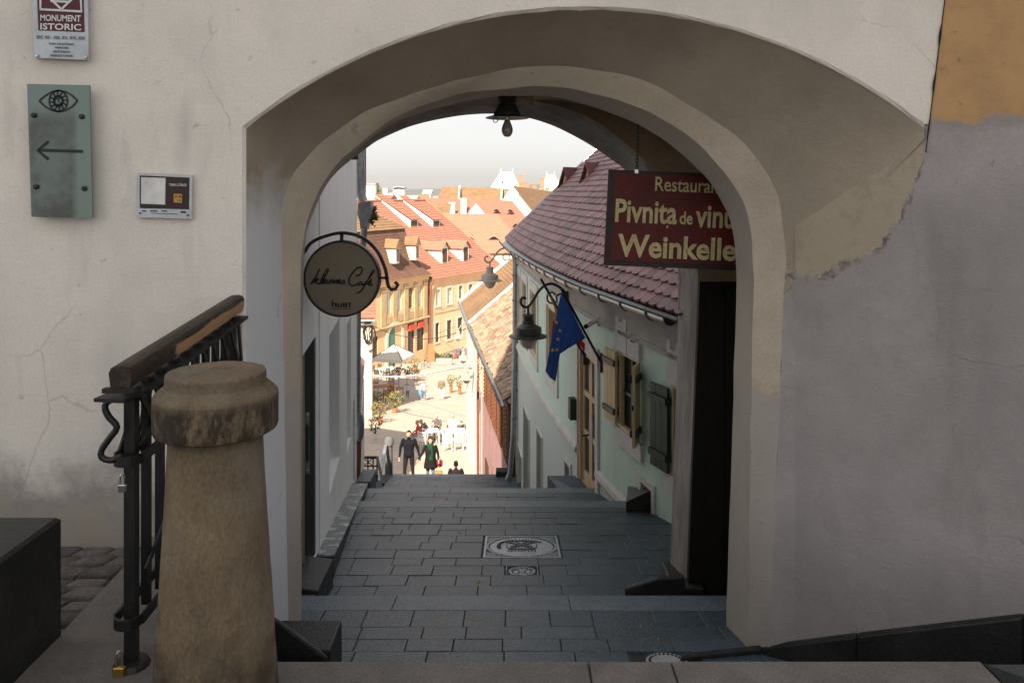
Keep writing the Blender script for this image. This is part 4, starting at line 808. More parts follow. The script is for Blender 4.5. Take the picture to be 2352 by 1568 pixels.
# ================================================================== white house on the left of the stairs
M['white'] = mat('white_plaster', (.84, .845, .84), .9, (.76, .765, .76), vs=1.5, bump=.3, bs=40, fine=.04, stretch=(1, 1, .35))
M['slatdoor'] = mat('grey_green_door', (.05, .055, .05), .6, bump=.1)
wp = Path([(ML(4.5), 4.5), (ML(10.3), 10.3)], side=-1)
def sd(d): return (d - 4.5) * math.hypot(1, .13)
WH = thing('white_house', 'tall white plastered house with deep window recesses on the left', 'building', (ML(7.5) * S, 7.5 * S, -3.3 * S))
ops = [(sd(4.95), sd(5.78), -2.62, -1.04, .35), (sd(6.73), sd(7.75), -2.58, -1.22, .32), (sd(8.68), sd(9.27), -2.86, -1.45, .32), (sd(9.62), sd(9.95), -3.6, -2.55, .2)]
mb = MB(); wall(mb, wp, -6, .8, ops); mb.quad(wp.pt(wp.len, -6), wp.pt(wp.len, .8), wp.pt(wp.len, .8, -4), wp.pt(wp.len, -6, -4)); mb.scaled(S).build('wall', M['white'], WH)
mb = MB(); mb.prism([wp.pt(0, -6, -.37), wp.pt(wp.len - .02, -6, -.37), wp.pt(wp.len - .02, -6, -5), wp.pt(0, -6, -5)], (0, 0, 6.78)); mb.scaled(S).build('inner_wall', M['white'], WH)
M['paneglass'] = plain('dark_window_glass', (.02, .024, .028), .08, spec=.6); M['whitepaint'] = plain('white_paint', (.68, .67, .65), .5)
for s0, s1, z0, z1, dp in ops[1:3]:
    w_ = MB(); slab(w_, wp, s0 + .002, s1 - .002, z0, z1, -.31, -.29); fr = w_.scaled(S).build('window', M['paneglass'], WH)
    w_ = MB()
    for a, b, c, d in ((s0, s0 + .05, z0, z1), (s1 - .05, s1, z0, z1), ((s0 + s1) / 2 - .02, (s0 + s1) / 2 + .02, z0 + .052, z1 - .052), (s0 + .052, s1 - .052, z0, z0 + .05), (s0 + .052, s1 - .052, z1 - .05, z1)): slab(w_, wp, a, b, c, d, -.288, -.25)
    w_.scaled(S).build('frame', M['whitepaint'], fr)
s0, s1, z0, z1, dp = ops[0]
mb = MB(); mb.prism([wp.pt(s1 - .05, z0, -.01), wp.pt(s1 - .05, z0, -.34), wp.pt(s1 - .05, z1 - .02, -.34), wp.pt(s1 - .05, z1 - .02, -.01)], (0, .04, 0)); dr = mb.scaled(S).build('door', M['slatdoor'], WH)
mb = MB(); c0 = U(706, 1015, 5.70) / S; mb.box(c0.x - .018, c0.x + .018, c0.y - .012, c0.y - .006, c0.z - .22, c0.z + .22); mb.scaled(S).build('handle_plate', M['zinc'], dr)
mb = MB(); mb.tube([c0 + V(.008, -.03, -.13), c0 + V(.008, -.03, .13)], .008, 6); mb.scaled(S).build('pull_bar', M['iron'], dr)
for dz in (-.2, .2): mb = MB(); mb.lathe([(.012, 0), (.012, .008), (.001, .012)], (0, 0, 0), 10, Matrix.Translation(c0 + V(0, -.012, dz)) @ Matrix.Rotation(math.pi / 2, 4, 'X')); mb.scaled(S).build('bolt', M['steel'], dr, smooth=40)
s0, s1, z0, z1, dp = ops[3]; mb = MB(); slab(mb, wp, s0, s1, z0, z1, -.19, -.17); mb.scaled(S).build('cellar_hatch', M['slatdoor'], WH)
mb = MB(); mb.tube([wp.pt(sd(5.95), -6, .004), wp.pt(sd(5.95), 1, .004)], .004, 4); mb.scaled(S).build('wall_crack_cable', M['whitepaint'], WH)
mb = MB(); c0 = wp.pt(sd(9.0), .40, .06); mb.tube([c0 + V(.03, 0, .06), c0, c0 + V(-.05, -.1, -.03)], .012, 6); mb.box(c0.x - .05, c0.x + .05, c0.y - .05, c0.y + .05, c0.z - .04, c0.z + .03); mb.scaled(S).build('cable_bracket', M['iron'], WH)
# downpipe with hopper at its corner
DP = thing('downpipe', 'grey zinc downpipe with hopper at the corner of the white house', 'downpipe', tuple(U(830, 1100, 10.35)))
def WD(x, y, d=10.38): return U(x, y, d) / S
mb = MB(); k_ = 10.38 / F
mb.tube([WD(827, 250), WD(827, 420), WD(828, 445), WD(834, 462)], 11 * k_, 14); mb.scaled(S).build('upper_pipe', M['zinc'], DP, smooth=50)
mb = MB(); mb.lathe([(12.5 * k_, -3 * k_), (12.5 * k_, 3 * k_)], WD(827, 395), 14); mb.scaled(S).build('collar', M['zinc'], DP)
M['zincdark'] = mat('dark_zinc', (.20, .215, .225), .45, (.28, .295, .31), vs=10, metal=.5, bump=.1)
mb = MB(); mb.prism([WD(822, 466), WD(851, 462), WD(853, 492), WD(846, 508), WD(826, 508), WD(820, 492)], (0, .22, 0)); mb.scaled(S).build('hopper', M['zincdark'], DP)
mb = MB(); mb.prism([WD(826, 508), WD(846, 508), WD(843, 528), WD(828, 530)], (0, .16, 0)); mb.scaled(S).build('hopper_outlet', M['zincdark'], DP)
mb = MB(); mb.tube([WD(836, 525), WD(834, 550), WD(830, 590), WD(822, 640), WD(820, 980)], 8 * k_, 12); mb.scaled(S).build('lower_pipe', M['zinc'], DP, smooth=50)
mb = MB(); mb.tube([WD(838, 250, 10.6), WD(838, 460, 10.6)], 3 * k_, 8); M['rustpipe'] = mat('rust_pipe', (.22, .07, .04), .7, (.12, .05, .035), vs=14); mb.scaled(S).build('thin_pipe', M['rustpipe'], DP)
mb = MB(); mb.tube([WD(818, 950), WD(825, 958), WD(828, 975), WD(826, 1000), WD(822, 1010)], 9 * k_, 12); mb.scaled(S).build('elbow', M['zincdark'], DP, smooth=50)
mb = MB(); mb.tube([WD(822, 1010), WD(820, 1112)], 8 * k_, 12); mb.scaled(S).build('cast_foot', M['rustpipe'], DP, smooth=50)
# dry climber on the hopper
M['dryplant'] = plain('dry_climber', (.13, .095, .05), .9)
mb = MB()
for i in range(60):
    c = WD(857 + random.gauss(0, 4), 494 + random.gauss(0, 10), 10.45 + rnd(0, .15)); a = rnd(0, 6.28); b = rnd(-1, 1); l = .02 + rnd(0, .025); t = V(math.cos(a), .4 * math.sin(a), b); t.normalize(); u_ = t.cross(V(0, 1, .2)).normalized()
    mb.add([c - t * l, c + u_ * l * .5, c + t * l, c - u_ * l * .5], [(0, 1, 2, 3)])
for i in range(7): mb.tube([WD(850, 500), WD(856 + rnd(0, 8), 490 + rnd(-5, 5)), WD(862 + rnd(-4, 14), 470 + rnd(0, 40))], .004, 4)
mb.scaled(S).build('dry_climber', M['dryplant'], label='dry brown climbing plant clinging to the zinc hopper', cat='plant')
# ================================================================== green house on the right
M['green'] = mat('green_plaster', (.58, .73, .635), .9, (.50, .635, .55), vs=.9, bump=.25, bs=35, fine=.05, stretch=(1, 1, .5)); blotch(M['green'], 2.2, .55, .75, (.46, .55, .49), .5, (2, 2, .35))
gzz = xyz(M['green'])[2]
overlay(M['green'], step(M['green'], mathn(M['green'], 'ADD', gzz, mathn(M['green'], 'MULTIPLY', noisen(M['green'], 1.5, 4), .06)), .36, .34), (.50, .55, .52))
M['trim'] = mat('white_trim', (.62, .60, .58), .85, (.52, .50, .485), vs=4, bump=.15, bs=40)
M['trimgrey'] = mat('cornice_grey', (.43, .41, .385), .85, (.34, .32, .30), vs=3, bump=.15, bs=40)
M['dgreen'] = mat('dark_green_paint', (.030, .060, .042), .5, (.022, .045, .032), vs=5, bump=.15, bs=30, stretch=(6, 6, .5)); M['beige'] = mat('beige_wood', (.62, .47, .29), .6, (.53, .39, .23), vs=5, bump=.15, bs=25, stretch=(6, 6, .5))
M['olive'] = mat('olive_paint', (.10, .105, .055), .5, bump=.1); M['dark'] = plain('dark_interior', (.006, .006, .006), .9)
GS = 1.125; SG = S * GS
gp = Path([(1.455, 5.93), (1.2, 6.93), (.9, 8.26), (.55, 10.5), (.28, 13), (.11, 15.2)], sub=44, side=1)
ZG = -3.25
GH = thing('green_house', 'pale green house with curved front and red tiled roof', 'building', (.9 * SG, 8.26 * SG, ZG * SG))
def gs(px): return gp.ray(px)
door = (gs(1372), gs(1331), -3.30, -1.755)
we = (gs(1470), gs(1425), -2.245, -1.512); wf = (gs(1600), gs(1546), -2.30, -1.56)
wd_ = (gs(1279), gs(1258), -2.50, -1.545); wc_ = (gs(1234), gs(1220), -2.55, -1.55); wb_ = (gs(1211), gs(1201), -2.5, -1.55); wa_ = (gs(1196), gs(1190.5), -2.5, -1.55)
lo1 = (gs(1217), gs(1204), -6.5, -3.72); lo2 = (gs(1246), gs(1235), -5.2, -3.55); lo3 = (gs(1311), gs(1300), -3.8, -3.28); lo4 = (gs(1500), gs(1476), -3.0, -2.58); lo0 = (gs(1199.5), gs(1191), -6.5, -4.75)
mb = MB(); wall(mb, gp, -7, -.95, [o + (.16,) for o in (door, we, wf, wd_, wc_, wb_, wa_, lo1, lo2, lo3, lo4, lo0)]); mb.scaled(SG).build('wall', M['green'], GH)
mb = MB(); pts_ = [gp.pt(gp.len * i / 20, -7, -.22) for i in range(21)]; mb.prism(pts_ + [V(5, 15.2, -7), V(5, 6.0, -7)], (0, 0, 6.0)); mb.scaled(SG).build('inner_wall', M['dark'], GH)
mb = MB(); mb.quad(gp.pt(gp.len, -7), V(5, 15.4, -7), V(5, 15.4, 2), gp.pt(gp.len, -.9)); mb.scaled(SG).build('end_wall', M['green'], GH)
mb = MB(); sweep(mb, gp, [(.0, -1.36), (.035, -1.35), (.035, -1.31), (.02, -1.30), (.03, -1.20), (.075, -1.11), (.15, -1.04), (.16, -1.0), (.205, -.985), (.205, -.93), (0, -.93)], 0, gp.len); mb.scaled(SG).build('cornice', M['trimgrey'], GH, smooth=30)
mb = MB()
for a, b in ((0, door[0] - .03), (door[1] + .03, gp.len)): sweep(mb, gp, [(0, -2.985), (.03, -2.98), (.045, -2.95), (.04, -2.90), (.02, -2.875), (0, -2.87)], a, b)
mb.scaled(SG).build('string_course', M['trim'], GH, smooth=30)
def frame_on(mb, o, w, o0, o1, top=True, bot=True, wt=None):
    s0, s1, z0, z1 = o; wt = wt or w
    slab(mb, gp, s0 - w, s0, z0, z1, o0, o1); slab(mb, gp, s1, s1 + w, z0, z1, o0, o1)
    if top: slab(mb, gp, s0 - w, s1 + w, z1, z1 + wt, o0, o1)
    if bot: slab(mb, gp, s0 - w, s1 + w, z0 - wt, z0, o0, o1)
def inframe(mb, o, w, o0, o1):
    s0, s1, z0, z1 = o; slab(mb, gp, s0, s0 + w, z0, z1, o0, o1); slab(mb, gp, s1 - w, s1, z0, z1, o0, o1); slab(mb, gp, s0 + w, s1 - w, z1 - w, z1, o0, o1); slab(mb, gp, s0 + w, s1 - w, z0, z0 + w, o0, o1)
for o in (wd_, wc_, wb_, wa_):
    mb = MB(); slab(mb, gp, *o, -.15, -.13); wn_ = mb.scaled(SG).build('window', M['dgreen'], GH)
    mb = MB(); inframe(mb, o, .05, -.128, -.005); mb.scaled(SG).build('frame', M['beige'], wn_)
    mb = MB(); frame_on(mb, o, .12, .0, .022, wt=.14); mb.scaled(SG).build('surround', M['trim'], wn_)
    mb = MB(); s0, s1, z0, z1 = o; sm = (s0 + s1) / 2; slab(mb, gp, sm - .018, sm + .018, z0 + .05, z1 - .05, -.128, -.10); slab(mb, gp, s0 + .05, s1 - .05, z0 + (z1 - z0) * .62, z0 + (z1 - z0) * .62 + .03, -.127, -.10); mb.scaled(SG).build('glazing_bar', M['olive'], wn_)
def shutter(par, a, b, z0, z1, m1, m2, base, dirv, label=None):
    # leaf as upright board: base point at hinge, dirv horizontal direction of its width
    r = MB(); n = Vector((-dirv.y, dirv.x, 0)); nb = 3; w = b - a
    o = None
    for i in range(nb):
        p0 = base + dirv * (a + w * i / nb + .003); p1 = base + dirv * (a + w * (i + 1) / nb - .003)
        r.hexa([V(p.x, p.y, z) + q for z in (z0, z1) for p, q in ((p0, n * 0), (p1, n * 0), (p1, n * .025), (p0, n * .025))])
    leaf_ = r.scaled(SG).build('shutter', m1, par)
    for f in (.13, .80):
        z = z0 + (z1 - z0) * f; r = MB(); p0 = base + dirv * (a + .0); p1 = base + dirv * (b - .0)
        for off in (-.0225, .0265):
            r.hexa([V(p.x, p.y, zz_) + n * q for zz_ in (z, z + .055) for p, q in ((p0, off), (p1, off), (p1, off + .02), (p0, off + .02))])
        r.scaled(SG).build('batten', m2, leaf_)
    r = MB(); pm = base + dirv * (b + .002); r.box(pm.x - .01, pm.x + .01, pm.y - .012, pm.y + .012, (z0 + z1) / 2 - .02, (z0 + z1) / 2 + .02); r.scaled(SG).build('catch', M['iron'], leaf_)
    return leaf_
def shut_window(o, kind):
    s0, s1, z0, z1 = o
    mb = MB(); slab(mb, gp, s0, s1, z0, z1, -.05, -.036); wn_ = mb.scaled(SG).build('window', M['dark'], GH)
    mb = MB(); inframe(mb, o, .030, -.03, .012); mb.scaled(SG).build('frame', M['beige'], wn_)
    mb = MB(); sm = (s0 + s1) / 2; slab(mb, gp, sm - .02, sm + .02, z0 + .03, z1 - .03, -.035, -.02); slab(mb, gp, s0 + .03, s1 - .03, z0 + .45 * (z1 - z0), z0 + .45 * (z1 - z0) + .03, -.0345, -.021); mb.scaled(SG).build('glazing_bar', M['dgreen'], wn_)
    mb = MB(); slab(mb, gp, s0 - .08, s1 + .08, z0 - .16, z0 - .002, .0, .03); mb.scaled(SG).build('apron', M['trim'], wn_)
    mb = MB(); w = (s1 - s0) / 2 + .05; sc0 = (s0 + s1) / 2     # notched lintel blocks
    for sg in (-1, 1):
        a, b = (sc0 - w, sc0 - .01) if sg < 0 else (sc0 + .01, sc0 + w); h0 = z1 + .005; q = (b - a) / 3
        dzz = .14 if sg > 0 else .0
        slab(mb, gp, a, b, h0, h0 + .14 + dzz, .0, .035); slab(mb, gp, a, a + q * .9, h0 + .14 + dzz, h0 + .21 + dzz, .0, .035); slab(mb, gp, b - q * .9, b, h0 + .14 + dzz, h0 + .21 + dzz, .0, .035)
    mb.scaled(SG).build('lintel_block', M['trim'], wn_)
    return wn_
w1 = shut_window(we, 0)
tn_ = lambda s: (gp.at(s + .05) - gp.at(s - .05)).normalized()
b1 = gp.pt(we[1], 0, .03); t1 = tn_(we[1] + .1); d1 = Vector((t1.x, t1.y, 0)); n1 = gp.nrm(we[1])
shutter(w1, .0, .27, -2.22, -1.53, M['beige'], M['dgreen'], b1, (d1 + Vector((n1.x, n1.y, 0)) * .06).normalized())
b2 = gp.pt(we[0], 0, .03); n2 = gp.nrm(we[0]); t2 = tn_(we[0] - .1)
shutter(w1, .0, .20, -2.24, -1.53, M['beige'], M['dgreen'], b2, (Vector((n2.x, n2.y, 0)) * .55 - Vector((t2.x, t2.y, 0)) * .8).normalized())
w2 = shut_window(wf, 0)
b3 = gp.pt(wf[1], 0, .03); t3 = tn_(wf[1] + .1); n3 = gp.nrm(wf[1])
shutter(w2, .0, .27, -2.29, -1.60, M['dgreen'], M['dgreen'], b3, (Vector((t3.x, t3.y, 0)) + Vector((n3.x, n3.y, 0)) * .12).normalized())
# double door
mb = MB(); inframe(mb, (door[0], door[1], door[2], door[3]), .05, -.10, .01); DR = mb.scaled(SG).build('door', M['beige'], GH)
mb = MB(); frame_on(mb, door, .09, 0, .028, bot=False, wt=.12); mb.scaled(SG).build('surround', M['trim'], DR)
sm = (door[0] + door[1]) / 2; zp = [(-3.12, -2.72), (-2.66, -2.28), (-2.22, -1.85)]
for a, b in ((door[0] + .05, sm - .004), (sm + .004, door[1] - .05)):
    mb = MB(); slab(mb, gp, a, b, -3.28, -1.81, -.08, -.05); lf = mb.scaled(SG).build('door_leaf', M['olive'], DR)
    mb = MB(); w = .05
    for q0, q1 in ((a, a + w), (b - w, b)): slab(mb, gp, q0, q1, -3.27, -1.815, -.049, -.03)
    for z0, z1 in ((-3.27, -3.12), (-2.72, -2.66), (-2.28, -2.22), (-1.85, -1.815)): slab(mb, gp, a + w, b - w, z0, z1, -.0485, -.031)
    mb.scaled(SG).build('stile', M['beige'], lf)
    for z0, z1 in zp: mb = MB(); slab(mb, gp, a + w + .012, b - w - .012, z0 + .012, z1 - .012, -.0495, -.042); mb.scaled(SG).build('pane', M['paneglass'], lf)
mb = MB(); slab(mb, gp, sm - .075, sm - .045, -2.72, -2.40, -.04, -.02); mb.scaled(SG).build('paper_notice', M['whitepaint'], DR)
mb = MB(); h0 = gp.pt(sm + .03, -2.66, -.02); mb.tube([h0, gp.pt(sm + .03, -2.66, .05), gp.pt(sm + .14, -2.66, .05)], .010, 6); mb.scaled(SG).build('handle', M['iron'], DR)
for o, m_, nm in ((lo1, 'dgreen', 'cellar_doorway'), (lo2, 'dgreen', 'cellar_doorway'), (lo3, 'dark', 'cellar_window'), (lo4, 'dark', 'cellar_window'), (lo0, 'olive', 'cellar_doorway')):
    mb = MB(); slab(mb, gp, *o, -.14, -.12); p_ = mb.scaled(SG).build(nm, M[m_], GH)
    mb = MB(); frame_on(mb, o, .06 if nm == 'cellar_window' else .03, 0, .02); mb.scaled(SG).build('surround', M['trim'], p_)
# roof of single tiles
TH = math.radians(44); OV = .23
def RF(s, h): return gp.pt(s, -.915 + h * math.sin(TH), OV - h * math.cos(TH))
M['tile'] = mat('glazed_roof_tile', (.245, .108, .108), .5, (.165, .078, .082), vs=5, vmix=(.35, .7), bump=.3, bs=50, rand=.38, spec=.4, fine=.15)
M['tiledark'] = mat('dark_vent_tile', (.16, .045, .04), .5, bump=.1, rand=.2)
mb = MB(); hs = [0, .6, 1.2, 1.8, 2.4, 3.0]
mb.loft([[RF(gp.len * i / 60, h) + V(0, 0, -.03) for i in range(61)] for h in hs]); mb.loft([[RF(gp.len * i / 60, 3.0) + V(0, 0, -.03) for i in range(61)], [RF(gp.len * i / 60, 3.0) + V(3.0, .6, -2.6) for i in range(61)]])
roof = mb.scaled(SG).build('roof', M['tiledark'], GH)
TWD, TEX, TLN = .150, .118, .21
def tile_mesh():
    w, l, th = TWD / 2 - .0025, TLN, .019; out = [(-w, 0), (-w * .8, -.024), (-w * .35, -.040), (w * .35, -.040), (w * .8, -.024), (w, 0), (w, l), (-w, l)]
    vs = [(x, y, th * .5) for x, y in out] + [(x, y, -th * .5) for x, y in out]; n = len(out)
    m_ = MB(); m_.add([(a * SG, b * SG, c * SG) for a, b, c in vs], [tuple(range(n))] + [(i, i + n, (i + 1) % n + n, (i + 1) % n) for i in range(n - 3)] + [(5, 13, 14, 6), (7, 15, 8, 0)]); return m_
tm = tile_mesh(); tme = bpy.data.meshes.new('roof_tile'); tme.from_pydata(tm.v, [], tm.f); tme.materials.append(M['tile']); tme2 = tme.copy(); tme2.materials.clear(); tme2.materials.append(M['tiledark'])
tiles = []
i = 0; h = .04
while h < 2.95:
    s = (.5 if i % 2 else 0) * TWD
    while s < gp.len:
        p = RF(s, h); e = .05; ts = (RF(s + e, h) - RF(s - e, h)).normalized() if e < s < gp.len - e else (RF(min(s + .2, gp.len), h) - RF(max(s - .2, 0), h)).normalized()
        thv = (RF(s, h + .05) - p).normalized(); n = ts.cross(thv)
        if n.z < 0: n = -n
        ts = thv.cross(n)
        tilt = Matrix.Rotation(math.radians(-7.5 + rnd(-1.6, 1.6)), 3, 'X'); R = Matrix((ts, thv, n)).transposed() @ tilt @ Matrix.Rotation(rnd(-.012, .012), 3, 'Z')
        Mx = R.to_4x4(); Mx.translation = (p + n * (.016 + rnd(0, .004))) * S
        px, py = CX + F * p.x / p.y, HY - F * p.z / p.y
        vis = 1165 < px < 1566 and not (1398 < px < 1690 and 394 < py < 612) and py > 330 + max(0, (px - 1363)) * .95
        tiles.append((0 if vis else 1, p.y, Mx, i == 9 and (int(s / TWD) % 2 == 0))); s += TWD
    h += TEX; i += 1
tiles.sort(key=lambda q: (q[0], q[1])); o0 = ORG[GH.name]; big = MB(); nt = 0
for v_, dd, Mx, drk in tiles:
    if nt < 290 and v_ == 0:
        ob = bpy.data.objects.new('roof_tile', tme2 if drk else tme); COL.objects.link(ob); ob.parent = roof; Mx2 = Mx.copy(); Mx2.translation = Mx.translation - o0; ob.matrix_basis = Mx2; nt += 1
    else: big.mi = 1 if drk else 0; big.add(tm.v, tm.f, Mx)
big.build('roof_tiles', [M['tile'], M['tiledark']], roof, kind='stuff')
def find(px, py):
    best = (1e9, 0, 0); s0, h0, ds, dh = gp.len / 2, 1.6, gp.len / 2, 1.6
    for it in range(7):
        for a in range(-6, 7):
            for b in range(-6, 7):
                s, h = s0 + ds * a / 6, h0 + dh * b / 6
                if not (0 <= s <= gp.len and 0 <= h <= 3.3): continue
                p = RF(s, h); e = (CX + F * p.x / p.y - px) ** 2 + (HY - F * p.z / p.y - py) ** 2
                if e < best[0]: best = (e, s, h)
        _, s0, h0 = best; ds *= .4; dh *= .4
    return best[1], best[2]
mb = MB(); mb.tube([RF(gp.len, h) + V(-.01, .03, .02) for h in [0, .5, 1, 1.5, 2, 2.5, 3]], .03, 8); mb.scaled(SG).build('verge', M['zinc'], roof)
for i, (px, py) in enumerate(((1302, 447), (1353, 445))):
    s, h = find(px, py); q = RF(s, h); nr = gp.nrm(s); N3 = (V(nr.x, nr.y, 0) * .75 + V(0, -.66, 0)).normalized(); tg = V(-N3.y, N3.x, 0); w, hh = .15, .40; base = q + V(0, 0, .0)
    a, b, c = base - tg * w, base + tg * w, base + V(0, 0, hh); back = -N3 * (hh / math.tan(TH) + .06)
    mb = MB(); mb.prism([a + N3 * .02, b + N3 * .02, c + N3 * .02], N3 * -.04); dm = mb.scaled(SG).build('dormer', M['beige'], roof)
    mb = MB(); o = N3 * .09
    for e0 in (a, b):
        sgn = -1 if e0 is a else 1; nn = V(0, 0, .03); e1 = e0 + tg * sgn * .04 + V(0, 0, -.06)
        mb.hexa([e1 + o, c + o + V(0, 0, .03), c + back + V(0, 0, .03), e1 + back * .35, e1 + o + nn, c + o + nn + V(0, 0, .03), c + back + nn + V(0, 0, .03), e1 + back * .35 + nn])
    mb.scaled(SG).build('dormer_roof', M['tile'], roof)
    mb = MB(); mb.prism([base - tg * .06 + N3 * .021 + V(0, 0, .05), base + tg * .06 + N3 * .021 + V(0, 0, .05), base + N3 * .021 + V(0, 0, .26)], N3 * .01); mb.scaled(SG).build('vent', M['dark'], dm)
    mb = MB(); f0 = RF(s - .33, max(h - .14, 0)) + V(0, 0, .045); f1 = RF(s + .33, max(h - .14, 0)) + V(0, 0, .045); mb.quad(f0, f1, RF(s + .27, h + .02) + V(0, 0, .05), RF(s - .27, h + .02) + V(0, 0, .05)); mb.scaled(SG).build('flashing', M['zinc'], roof)
# snow guards: small hooped wires in rows
mb = MB()
for hh in (.52, .72, 1.10, 1.50):
    s = .3
    while s < gp.len - .3:
        p = RF(s, hh) + V(0, 0, .03); tg = (RF(s + .05, hh) - RF(s - .05, hh)).normalized(); mb.tube([p - tg * .03, p - tg * .02 + V(-.01, 0, .045), p + tg * .02 + V(-.01, 0, .045), p + tg * .03], .005, 4); s += .36
mb.scaled(SG).build('snow_guards', M['tiledark'], roof, kind='stuff')
# gutter with hooks and downpipe
mb = MB(); sweep(mb, gp, [(.235 + .065 + .062 * math.cos(a), -.925 + .062 * math.sin(a)) for a in [math.pi + math.pi * i / 10 for i in range(11)]] + [(.235 + .065 + .056 * math.cos(a), -.925 + .056 * math.sin(a)) for a in [2 * math.pi - math.pi * i / 10 for i in range(11)]], 0, gp.len); gt = mb.scaled(SG).build('gutter', M['zinc'], GH, smooth=40)
s = .3
while s < gp.len:
    mb = MB(); mb.strip([gp.pt(s, -.925 + .068 * math.sin(a), .30 + .068 * math.cos(a)) for a in [math.pi * 1.0 + math.pi * 1.05 * i / 8 for i in range(9)]], .022, .006, tuple(gp.pt(s + .1, 0) - gp.pt(s, 0))) if False else mb.tube([gp.pt(s, -.925 + .068 * math.sin(a), .30 + .068 * math.cos(a)) for a in [math.pi + math.pi * 1.05 * i / 8 for i in range(9)]], .008, 5); mb.scaled(SG).build('gutter_hook', M['zincdark'], gt); s += .52
GD = thing('downpipe', 'grey zinc downpipe at the far corner of the green house', 'downpipe', tuple(U(1182, 1105, 15.2 * GS)))
def WG(x, y, d=15.15): return U(x, y, d) / S
mb = MB(); k_ = 15.15 / F; mb.tube([WG(1171, 553), WG(1171, 566), WG(1173, 575), WG(1183, 592), WG(1184, 604), WG(1183, 800), WG(1179, 1000), WG(1172, 1085), WG(1166, 1100)], 6.2 * k_, 12); mb.scaled(SG).build('pipe', M['zinc'], GD, smooth=50)
for y in (632, 690, 850, 960): mb = MB(); mb.lathe([(7.4 * k_, -2 * k_), (7.4 * k_, 2 * k_)], WG(1183.5 - max(0, (y - 800)) * .02, y), 12); mb.scaled(SG).build('clip', M['zincdark'], GD)
# threshold blocks by the green house
mb = MB(); d0 = gp.pt(door[0] - .1, -3.6, .0); d1_ = gp.pt(door[1] + .1, -3.6, .0); e0 = gp.pt(door[0] + .05, -3.6, .22); e1 = gp.pt(door[1] + .15, -3.6, .34)
mb.hexa([d0, e0, e1, d1_, d0 + V(0, 0, .40), e0 + V(0, 0, .28), e1 + V(0, 0, .345), d1_ + V(0, 0, .345)])
mb.scaled(SG).build('threshold', M['granite'], label='dark granite doorstep under the double door of the green house', cat='threshold')
mb = MB(); mb.prism([U(x, y, 6.9) / S for x, y in ((1438, 1152), (1500, 1123), (1530, 1130), (1560, 1200), (1438, 1200))], (.09, .5, -.05))
mb.scaled(SG).build('stringer', M['black'], label='black granite wedge under the nearer green shutter', cat='stringer')
# mailbox, security camera
mb = MB(); c = gp.pt(gs(1327), 0, .0); s0 = gs(1327); slab(mb, gp, s0 - .05, s0 + .06, -2.60, -2.36, .002, .10); mb.scaled(SG).build('mailbox', M['dgreen'], label='dark green metal mailbox on the green wall beside the door', cat='mailbox')
c = gp.pt(gs(1378), gp.z(1378, 737), 0); n_ = gp.nrm(gs(1378)); N3 = V(n_.x, n_.y, 0)
SCM = thing('security_camera', 'small white security camera on the green wall', 'camera', tuple(c * SG))
mb = MB(); mb.box(c.x - .03, c.x + .004, c.y - .03, c.y + .03, c.z - .05, c.z + .05); mb.tube([c, c + N3 * .06], .014, 8); mb.scaled(SG).build('bracket', M['trim'], SCM)
mb = MB(); a = c + N3 * .05 + V(0, 0, .0); b = a + V(-.10, -.10, -.035); mb.tube([a, b], .026, 12); mb.scaled(SG).build('housing', M['whitepaint'], SCM); mb = MB(); mb.tube([b, b + V(-.014, -.014, -.005)], .022, 12); mb.scaled(SG).build('lens', M['dark'], SCM)
# ================================================================== street lamps
M['lampiron'] = mat('lamp_black', (.028, .027, .028), .42, (.05, .045, .04), vs=10, bump=.05, spec=.5); M['lampcream'] = mat('lamp_pale', (.42, .37, .31), .5, (.34, .30, .25), vs=10, bump=.05); M['opal'] = mat('opal_glass', (.62, .52, .42), .25, vs=2, bump=0, spec=.5)
LPU = .0059
def wall_lamp(label, axis_top, out, m, scale=1.0, reach=92):
    """axis_top: point where the lamp hangs; out: horizontal unit vector from the wall to the lamp"""
    k = LPU * scale; A = Vector(axis_top); o = Vector(out).normalized()
    t = thing('street_lamp', label, 'street lamp', tuple(A - o * reach * k), group='street lamps on wall brackets')
    pr = [(3, 2), (3, -16), (13, -16), (14, -18), (13, -20), (13, -30), (15, -32), (13, -34), (16, -38), (24, -43), (30, -45), (31, -48), (31, -61), (33, -62), (44, -65), (44.5, -67), (43, -68), (30, -66.5), (.1, -66)]
    MB().lathe([(r * k, z * k) for r, z in pr], A, 28).build('shade', m, t, smooth=35)
    MB().lathe([(r * k, z * k) for r, z in ((22, -66.6), (22, -72), (20, -80), (15, -88), (8, -94), (.1, -96))], A, 24).build('bowl', M['opal'], t, smooth=True)
    def a(x, z): return A + o * (x - reach) * k + V(0, 0, z * k)
    arm = [(0, 8), (3, 26), (14, 42), (34, 53), (52, 50), (68, 36), (80, 16), (92, 2), (102, 2), (109, 10), (108, 20), (102, 24), (98, 19)]
    mb = MB(); mb.tube(smoothpts([a(x * reach / 92, z) for x, z in arm], 40), 3.4 * k, 8); mb.build('arm', m, t, smooth=True)
    mb = MB(); mb.tube(smoothpts([a(x * reach / 92, z) for x, z in ((2, 22), (14, 30), (26, 24), (24, 14), (34, 8), (46, 14), (46, 28), (36, 34), (28, 28))], 30), 2.2 * k, 6); mb.build('scroll', m, t, smooth=True)
    mb = MB(); mb.tube([a(0, 0), a(0, 36)], 4 * k, 8); mb.build('wall_plate', m, t); return t
nW = gp.nrm(gs(1305))
wall_lamp('black wall lamp with opal bowl beside the flag on the green house', U(1213, 706, 9.4 * GS), (nW.x, nW.y, 0), M['lampiron'], GS)
wall_lamp('grey wall lamp at the far corner of the green house', U(1125, 603, 15.0 * GS), (-1, -.1, 0), M['lampcream'], GS, 100)
